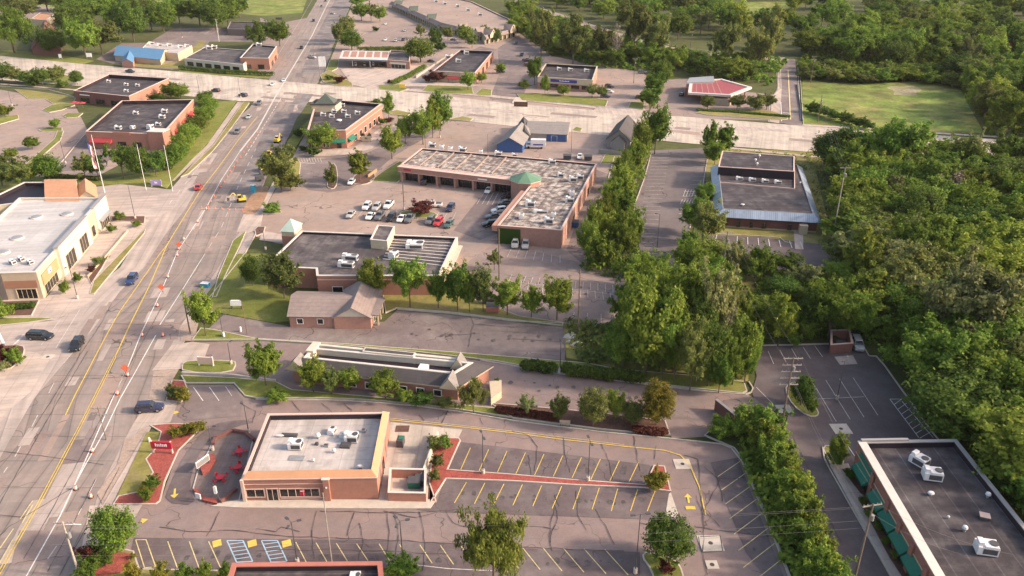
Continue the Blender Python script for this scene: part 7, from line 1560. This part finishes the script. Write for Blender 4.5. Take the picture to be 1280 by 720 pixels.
hedge([(658, 464), (690, 466)], 2.4, 2.2, 'leaf_dark', 'clipped dark hedge left of the white topped lamp', 60); hedge([(708, 469), (760, 475), (800, 480)], 2.4, 2.3, 'leaf_dark', 'clipped dark hedge right of the white topped lamp', 60)
hedge([(625, 516), (652, 519), (690, 525)], 1.6, 1.0, 'leaf_red', 'dark red low hedge on the brown mulch strip', 50); hedge([(795, 541), (828, 544)], 1.6, 1.1, 'leaf_red', 'reddish low hedge at the right end of the mulch strip', 50)
row('shrub from the left in the thick hedge at the lower field edge', [('bush', 'leaf_dark', 1014 + 10 * k, 141 + 3.0 * k, 128 + 3.2 * k, 18) for k in range(8)], 'hedge at the lower field edge'); hedge([(630, 298), (666, 303)], 1.2, 3.6, 'leaf_dark', 'ivy hedge against the near wall of the strip arm', 40)
hedge([(450, 64), (535, 63)], 3, 2.5, 'leaf_dark', 'dark hedge behind the striped canopy', 40); hedge([(492, 106), (512, 97), (530, 86)], 3, 2.2, 'leaf_dark', 'hedge between the station and the corner shop', 40)
hedge([(872, 139), (915, 141), (985, 147)], 2, .9, 'leaf_dark', 'low dark hedge on the bed before the angular canopy', 30); hedge([(226, 87), (280, 92), (340, 95)], 3, 2, 'leaf_dark', 'dark hedge before the white fronted shop', 30)
hedge([(0, 388), (40, 386)], 1.5, 1.3, 'leaf_dark', 'dark planting below the store end wall', 40); hedge([(60, 222), (125, 226)], 2, 1.2, 'leaf_olive', 'olive low hedge at the left lot lower edge', 30)
# upper left
row('tree from the left in the upper left wood', [('willow', 'leaf_mid', 18, 66, 12, 56), ('dense', 'leaf_dark', 68, 70, 34, 30), ('round', 'leaf_mid', 108, 72, 24, 40), ('broad', 'leaf_olive', 128, 68, 22, 46), ('dense', 'leaf_dark', 92, 45, 4, 34), ('round', 'leaf_mid', 108, 34, -2, 44), ('round', 'leaf_mid', 150, 50, 4, 36), ('dense', 'leaf_dark', 168, 52, 2, 34), ('round', 'leaf_mid', 162, 34, -6, 36), ('round', 'leaf_olive', 190, 38, -4, 34), ('dense', 'leaf_mid', 205, 40, 2, 32), ('round', 'leaf_mid', 225, 30, -4, 36), ('round', 'leaf_mid', 250, 32, -6, 36), ('dense', 'leaf_dark', 270, 38, 0, 32), ('round', 'leaf_mid', 286, 34, -4, 34), ('round', 'leaf_mid', 130, 28, -8, 40), ('round', 'leaf_olive', 28, 26, -4, 40)], 'upper left wood')
row('tree from the left in the upper left back rank', [('round', 'leaf_mid', 10, 20, -6, 40), ('broad', 'leaf_olive', 60, 14, -12, 40), ('round', 'leaf_mid', 84, 14, -14, 36), ('dense', 'leaf_dark', 70, 66, 40, 26), ('round', 'leaf_mid', 300, 22, -6, 22), ('round', 'leaf_dark', 322, 60, 28, 24), ('round', 'leaf_mid', 350, 58, 28, 24), ('round', 'leaf_dark', 338, 50, 26, 18)], 'upper left back rank')
row('shrub tree from the left in the upper left roadside row', [('dense', 'leaf_dark', 4, 103, 78, 26), ('round', 'leaf_olive', 20, 104, 84, 16), ('bush', 'leaf_dark', 34, 104, 90, 22), ('round', 'leaf_dark', 54, 108, 85, 18), ('round', 'leaf_olive', 72, 104, 83, 22), ('dense', 'leaf_dark', 97, 106, 89, 15), ('bush', 'leaf_dark', 45, 108, 95, 24), ('bush', 'leaf_dark', 78, 110, 100, 16)], 'row along the upper left road')
row('clipped tree from the crossing beside the orange brick restaurants', [('round', 'leaf_mid', 258, 130, 115, 20), ('dense', 'leaf_mid', 262, 142, 122, 22), ('dense', 'leaf_mid', 258, 154, 134, 24), ('dense', 'leaf_mid', 248, 167, 146, 26), ('dense', 'leaf_mid', 238, 180, 155, 26), ('dense', 'leaf_mid', 230, 193, 168, 26), ('dense', 'leaf_mid', 222, 205, 180, 26), ('round', 'leaf_mid', 214, 122, 104, 22), ('dense', 'leaf_mid', 226, 124, 106, 22), ('bush', 'leaf_mid', 208, 214, 192, 26), ('round', 'leaf_dark', 196, 130, 117, 18)], 'row beside the orange brick restaurants')
row('tree from the left along the side street behind the white roofed store', [('broad', 'leaf_olive', 4, 234, 196, 40), ('broad', 'leaf_olive', 26, 236, 200, 36), ('round', 'leaf_bright', 40, 228, 206, 20), ('dense', 'leaf_mid', 62, 226, 195, 32), ('thin', 'leaf_olive', 108, 226, 192, 30), ('thin', 'leaf_dark', 124, 226, 190, 30), ('thin', 'leaf_dark', 155, 224, 180, 34), ('dense', 'leaf_dark', 176, 224, 184, 28), ('round', 'leaf_dark', 196, 222, 190, 26)], 'trees along the side street')
row('small tree from the top on the islands of the left lot', [('bush', 'leaf_bright', 8, 146, 130, 20), ('round', 'leaf_bright', 70, 161, 149, 13), ('round', 'leaf_bright', 41, 187, 172, 17), ('round', 'leaf_bright', 15, 200, 186, 16)], 'small trees in the left lot')
row('tree from the left beyond the crossing on the right verge', [('round', 'leaf_olive', 424, 56, 30, 16), ('round', 'leaf_olive', 434, 52, 22, 22), ('dense', 'leaf_mid', 440, 63, 39, 26), ('round', 'leaf_mid', 452, 26, 4, 22), ('round', 'leaf_mid', 446, 10, -10, 20), ('thin', 'leaf_olive', 464, 26, 4, 16), ('round', 'leaf_mid', 475, 28, 8, 16), ('bush', 'leaf_dark', 470, 40, 33, 8), ('dense', 'leaf_mid', 526, 78, 48, 34), ('thin', 'leaf_olive', 526, 48, 30, 14), ('round', 'leaf_dark', 545, 62, 35, 16), ('bush', 'leaf_dark', 550, 64, 52, 16), ('round', 'leaf_olive', 560, 50, 34, 14), ('round', 'leaf_mid', 582, 54, 32, 20), ('round', 'leaf_olive', 590, 60, 44, 14), ('dense', 'leaf_dark', 620, 53, 36, 13), ('round', 'leaf_mid', 606, 45, 32, 12)], 'trees of the far right verge')
row('little tree from the left near the bank and corner shops', [('bush', 'leaf_red', 546, 103, 89, 22), ('bush', 'leaf_red', 536, 103, 93, 14), ('round', 'leaf_bright', 585, 113, 90, 18), ('round', 'leaf_bright', 602, 104, 91, 12), ('round', 'leaf_bright', 626, 92, 79, 12), ('round', 'leaf_mid', 668, 106, 72, 18), ('pear', 'leaf_mid', 681, 118, 94, 10), ('round', 'leaf_bright', 704, 120, 107, 17), ('round', 'leaf_olive', 740, 122, 106, 14), ('round', 'leaf_olive', 752, 122, 108, 14), ('bush', 'leaf_mid', 655, 111, 100, 14), ('bush', 'leaf_red', 426, 104, 95, 16), ('bush', 'leaf_dark', 412, 100, 94, 12), ('bush', 'leaf_red', 488, 104, 100, 10)], 'little trees near the shops')
row('small plant from the left near the cupola restaurant', [('cone', 'leaf_dark', 454, 176, 167, 5), ('cone', 'leaf_dark', 462, 176, 167, 5), ('bush', 'leaf_dark', 392, 196, 184, 18), ('bush', 'leaf_dark', 470, 132, 124, 22), ('bush', 'leaf_mid', 478, 156, 148, 10), ('bush', 'leaf_red', 486, 152, 148, 14), ('bush', 'leaf_dark', 374, 172, 160, 14), ('bush', 'leaf_dark', 380, 190, 182, 10)], 'plants near the cupola restaurant')

# woods: individual trees scattered over the wooded ground
def inside(p, poly):
    c = False
    for i in range(len(poly)):
        a, b = poly[i - 1], poly[i]
        if (a[1] > p[1]) != (b[1] > p[1]) and p[0] < (b[0] - a[0]) * (p[1] - a[1]) / (b[1] - a[1]) + a[0]: c = not c
    return c
def scatter(px, dist, n, seed):
    rnd = random.Random(seed); poly = [W(*p) for p in px]; xs = [p.x for p in poly]; ys = [p.y for p in poly]; out = []
    for _ in range(n * 60):
        q = (rnd.uniform(min(xs), max(xs)), rnd.uniform(min(ys), max(ys)))
        if inside(q, poly) and all((q[0] - o[0]) ** 2 + (q[1] - o[1]) ** 2 > dist ** 2 for o in out): out.append(q)
        if len(out) >= n: break
    return out
KK = [('broad', 'leaf_mid', .24), ('round', 'leaf_mid', .18), ('broad', 'leaf_olive', .10), ('round', 'leaf_bright', .16), ('dense', 'leaf_dark', .10), ('broad', 'leaf_bright', .1), ('thin', 'leaf_pale', .05), ('pear', 'leaf_bright', .07), ('cone', 'leaf_mid', .04)]
def wood(px, dist, n, seed, hr, label, group, wr=(10, 15)):
    rnd = random.Random(seed + 5); pts = scatter(px, dist, n, seed)
    for q in pts:
        k = rnd.choices(KK, [c[2] for c in KK])[0]; h = rnd.uniform(*hr)
        plant(k[0], k[1], q, h, rnd.uniform(*wr) * (.7 if k[0] == 'pear' else 1), {'leaf_dark': 'dark', 'leaf_mid': 'green', 'leaf_olive': 'olive', 'leaf_bright': 'bright green', 'leaf_pale': 'thin pale'}[k[1]] + ' ' + label, group, seed=rnd.randint(0, 2), z=-.1, name='forest_tree')
    return pts
RW = [(1052, 212), (1100, 208), (1300, 222), (1500, 400), (1500, 780), (1412, 780), (1300, 655), (1222, 585), (1186, 545), (1140, 478), (1106, 440), (1080, 428), (1068, 410), (1050, 330), (1060, 290)]
allp = wood(RW, 7.6, 150, 3, (8.5, 14.5), 'tree in the dense wood filling the right side', 'dense wood on the right')
allp += wood([(942, 372), (1000, 362), (1052, 350), (1066, 408), (1040, 415), (985, 425), (945, 420)], 9, 5, 8, (5, 7), 'tree between the small dark lot and the large dark lot', 'trees between the dark lots', (6, 9))
allp += wood([(935, 346), (965, 342), (1042, 346), (1052, 330), (1050, 300), (1056, 320), (1058, 360), (940, 372)], 7, 5, 12, (5, 7), 'tree just below the small dark lot', 'trees below the small dark lot', (6, 8))
tree('broad', 'leaf_mid', 1112, 222, 150, 70, 'tall leafy tree standing at the cross road edge of the right wood'); tree('thin', 'leaf_pale', 1200, 222, 165, 34, 'pale thin tree by the cross road at the right'); tree('thin', 'leaf_bare', 1168, 262, 215, 50, 'nearly bare brownish tree in the right wood'); tree('broad', 'leaf_pale', 1190, 455, 335, 100, 'large pale crowned tree with bare trunk towering over the right wood', seed=0, bark='bark_pale'); tree('broad', 'leaf_mid', 1225, 335, 280, 80, 'large round green crown in the middle of the right wood')
for x, y, ty, w_, l in ((870, 478, 415, 24, 'dead pale tree with bare limbs at the front of the grove'), (905, 470, 372, 20, 'bare pale trunk standing in the grove'), (1150, 300, 240, 26, 'dead bare tree in the upper part of the right wood'), (1120, 400, 345, 24, 'dead bare tree behind the brick refuse enclosure'), (1075, 330, 280, 18, 'bare grey tree near the tall pale pole'), (1240, 420, 360, 24, 'bare grey tree in the middle of the right wood'), (770, 80, 30, 20, 'bare tall tree by the winding street')):
    tree('bare', 'leaf_bare', x, y, ty, w_, l, bark='bark_pale', z=.1)
# upper right woods
allp2 = wood([(645, 42), (680, 64), (740, 88), (800, 84), (852, 92), (960, 110), (966, 102), (955, 92), (880, 86), (800, 74), (760, 66), (700, 40), (660, 16), (640, 12)], 8.5, 60, 21, (7, 12.5), 'tree in the wood between the shops and the winding street', 'wood by the winding street', (9, 14))
for q in ((676, 78, 12, 34), (716, 80, 20, 40), (792, 72, 2, 42), (818, 78, 22, 30), (905, 84, 30, 34), (945, 92, 34, 36), (755, 76, 34, 30), (960, 76, 8, 30)): tree('broad', 'leaf_olive', q[0], q[1], q[2], q[3], 'tall olive tree rising over the winding street wood', 'tall trees by the winding street', name='forest_tree')
scrub = [(1004, 100), (1060, 105), (1150, 103), (1192, 110), (1180, 94), (1100, 90), (1004, 86)]
for q in scatter(scrub, 6, 40, 77): plant('bush', random.choice(('leaf_mid', 'leaf_bright', 'leaf_olive')), q, random.uniform(4, 7), random.uniform(8, 11), 'bushy scrub along the top edge of the grass field', 'scrub along the grass field')
allp2 += wood([(998, 84), (1060, 88), (1180, 92), (1200, 110), (1222, 170), (1330, 177), (1330, 60), (1200, 50), (998, 56)], 10.5, 66, 33, (12, 19), 'tree in the wood around the grass field', 'wood around the grass field', (12, 17))
allp2 += wood([(668, 2), (740, 24), (800, 40), (850, 50), (950, 62), (985, 66), (1000, 56), (1330, 60), (1330, 20), (1000, 10), (940, 30), (870, 24), (860, -4), (700, -14)], 14, 100, 44, (12, 19), 'tree in the far upper right wood', 'far upper right wood', (14, 20))
# beyond the countable trees: one far wood
def mass(name, pts, hr, wr, material, seed, per=420, leaf=.75, label=None, cat='wood'):
    rng = np.random.default_rng(seed); V = []; Sh = []
    for (x, y) in pts:
        h = rng.uniform(*hr); w_ = rng.uniform(*wr); n = 9; d = rng.normal(size=(n, 3)); d /= np.linalg.norm(d, axis=1)[:, None]
        C = d * np.array([w_ * .3, w_ * .3, h * .28]) + np.array([x, y, h * .62]); v, sh = leaves(rng, C, rng.uniform(w_ * .16, w_ * .3, n), per, leaf, tone=np.clip(rng.normal(rng.uniform(.2, .7), .15, n), 0, 1)); V.append(v); Sh.append(sh)
    o = bpy.data.objects.new(name, leafmesh(name, np.concatenate(V), np.concatenate(Sh), material)); col.objects.link(o); return tag(o, label, cat, kind='stuff')
far = scatter([(640, -24), (1400, -24), (1400, 22), (1000, 10), (720, -8)], 12, 240, 55) 
mass('far_woodland', far, (11, 18), (11, 16), 'leaf_mid', 5, label='far wood along the top edge right of the arcade')
far2 = scatter([(-160, -30), (120, -30), (300, -30), (300, -16), (60, -16), (-160, 4)], 12, 110, 56); mass('far_woodland', far2, (10, 16), (11, 15), 'leaf_olive', 6, label='far wood beyond the upper left trees')
# undergrowth
def under(px, n, h, material, seed, name='undergrowth', leaf=.5):
    rng = np.random.default_rng(seed); poly = [W(*p) for p in px]; xs = [p.x for p in poly]; ys = [p.y for p in poly]; C = []
    while len(C) < n:
        q = (rng.uniform(min(xs), max(xs)), rng.uniform(min(ys), max(ys)))
        if inside(q, poly): C.append((q[0], q[1], rng.uniform(0, h)))
    C = np.array(C); v, sh = leaves(rng, C, rng.uniform(.6, 1.6, n), n * 16, leaf, zmin=.0, tone=rng.uniform(.1, .8, n)); o = bpy.data.objects.new(name, leafmesh(name, v, sh, material)); col.objects.link(o); return tag(o, None, None, kind='stuff')
under(RW, 3600, 1.6, 'leaf_mid', 1); under([(704, 404), (765, 408), (830, 380), (920, 385), (938, 430), (935, 476), (860, 466), (770, 459), (720, 452)], 620, .8, 'leaf_olive', 2)
under([(942, 345), (1050, 335), (1070, 412), (1040, 425), (938, 428)], 300, .6, 'leaf_mid', 3); under([(645, 40), (740, 86), (852, 90), (960, 108), (985, 76), (850, 66), (740, 40), (660, 8)], 1300, 2, 'leaf_mid', 4, leaf=.8); under([(1000, 60), (1005, 98), (1150, 102), (1200, 112), (1236, 170), (1330, 175), (1330, 40)], 2600, 2.5, 'leaf_mid', 5, leaf=.8)
under([(884, 190), (1100, 192), (1108, 212), (1044, 214), (1058, 330), (1034, 330), (1014, 215), (900, 188)], 260, .2, 'leaf_olive', 6, leaf=.3); under([(936, 522), (960, 562), (1000, 602), (1035, 688), (1070, 770), (1015, 770), (964, 658), (931, 577)], 420, 1.0, 'leaf_mid', 7)
under([(725, 335), (742, 285), (790, 180), (815, 182), (792, 256), (800, 330), (815, 352), (780, 352)], 420, 1.2, 'leaf_mid', 8)
# ================================================================ LIGHT, SKY, CAMERA
for p_, k_ in ((RTU, 'rtu'), (VENT, 'vent'), (BAR, 'bar'), (CONE, 'cone')):
    assert k_ in used
SUN_EL, SUN_AZ = R(28), R(-7)          # from the right, a touch towards the camera
sv = Vector((math.cos(SUN_EL) * math.cos(SUN_AZ), math.cos(SUN_EL) * math.sin(SUN_AZ), math.sin(SUN_EL)))
sd = bpy.data.lights.new('sun', 'SUN'); sd.energy = 2.25; sd.angle = R(3.5); sd.color = (1.0, .84, .66)
so = bpy.data.objects.new('sun', sd); col.objects.link(so); so.rotation_euler = sv.to_track_quat('Z', 'Y').to_euler(); so.location = (100, 50, 150)
w = bpy.data.worlds.new('World'); bpy.context.scene.world = w; w.use_nodes = True; N = w.node_tree.nodes
sk = N.new('ShaderNodeTexSky'); sk.sky_type = 'NISHITA'; sk.sun_disc = False; sk.sun_elevation = SUN_EL; sk.sun_rotation = math.atan2(sv.x, sv.y)
sk.air_density = 1.0; sk.dust_density = 3.0; sk.ozone_density = 1.0
bg = N['Background']; bg.inputs['Strength'].default_value = .15; tn = N.new('ShaderNodeVectorMath'); tn.operation = 'MULTIPLY'; tn.inputs[1].default_value = (1.04, .94, .83)
w.node_tree.links.new(sk.outputs[0], tn.inputs[0]); w.node_tree.links.new(tn.outputs[0], bg.inputs[0])
cd = bpy.data.cameras.new('camera'); cd.sensor_width = 36; cd.lens = F / 1280 * 36; cd.clip_start = 1; cd.clip_end = 8000
co = bpy.data.objects.new('camera', cd); col.objects.link(co); co.location = (0, 0, H); co.rotation_euler = (math.pi / 2 - TH, 0, 0)
sc = bpy.context.scene; sc.camera = co
sc.view_settings.view_transform = 'Standard'; sc.view_settings.look = 'None'; sc.view_settings.gamma = 1; sc.view_settings.exposure = 1.24
hz_ = MB().box((0, 900, -1), (3200, 2400, 100)).build('haze', 'wire', kind='stuff'); hm = bpy.data.materials.new('haze_air'); hm.use_nodes = True; hn = hm.node_tree.nodes; hn.remove(hn['Principled BSDF'])
pv = hn.new('ShaderNodeVolumePrincipled'); pv.inputs['Color'].default_value = (.95, .90, .88, 1); pv.inputs['Density'].default_value = .00003; hm.node_tree.links.new(pv.outputs[0], hn['Material Output'].inputs['Volume']); hz_.data.materials[0] = hm
sc.cycles.max_bounces = 5; sc.cycles.diffuse_bounces = 3; sc.cycles.transparent_max_bounces = 4; sc.cycles.use_denoising = True
import math
F=995.;H=80.;TH=math.radians(25.75);c,s=math.cos(TH),math.sin(TH)
def W(px,py,z=0):
    u=(px-640)/F;v=(py-360)/F;t=(H-z)/(s+v*c);return (u*t,(c-v*s)*t,z)
def HZ(bx,by,ty):
    Y=W(bx,by)[1];v=(ty-360)/F;t=Y/(c-v*s);return H-t*(s+v*c)
if __name__=="__main__":
    for n,a in dict(B18=(320,626,600),B19h=(300,760,703),B21=(1068,600,560),B16eave=(370,410,393),B15=(440,370,345),B15r=(575,352,322),B14=(520,228,207),B14r=(690,307,283),B3=(150,190,165),B3r=(195,190,172),B6=(440,187,163),B6b=(478,155,127),B1=(57,382,342),B1b=(137,275,247),B20=(1027,292,282),B17=(570,492,480),B8=(580,105,90),B9=(740,117,102),pole=(977,530,440),flag=(133,240,170),lp=(604,590,542),lp2=(735,600,550),tree=(258,420,367),tree2=(152,690,637),pole2=(100,720,655),pole3=(238,415,370),B2=(160,125,117)).items(): print(n,round(HZ(*a),1),[round(q) for q in W(a[0],a[1])])
    for a in [(0,0),(1280,0),(0,720),(1280,720),(1280,200)]: print(a,[round(q) for q in W(*a)])
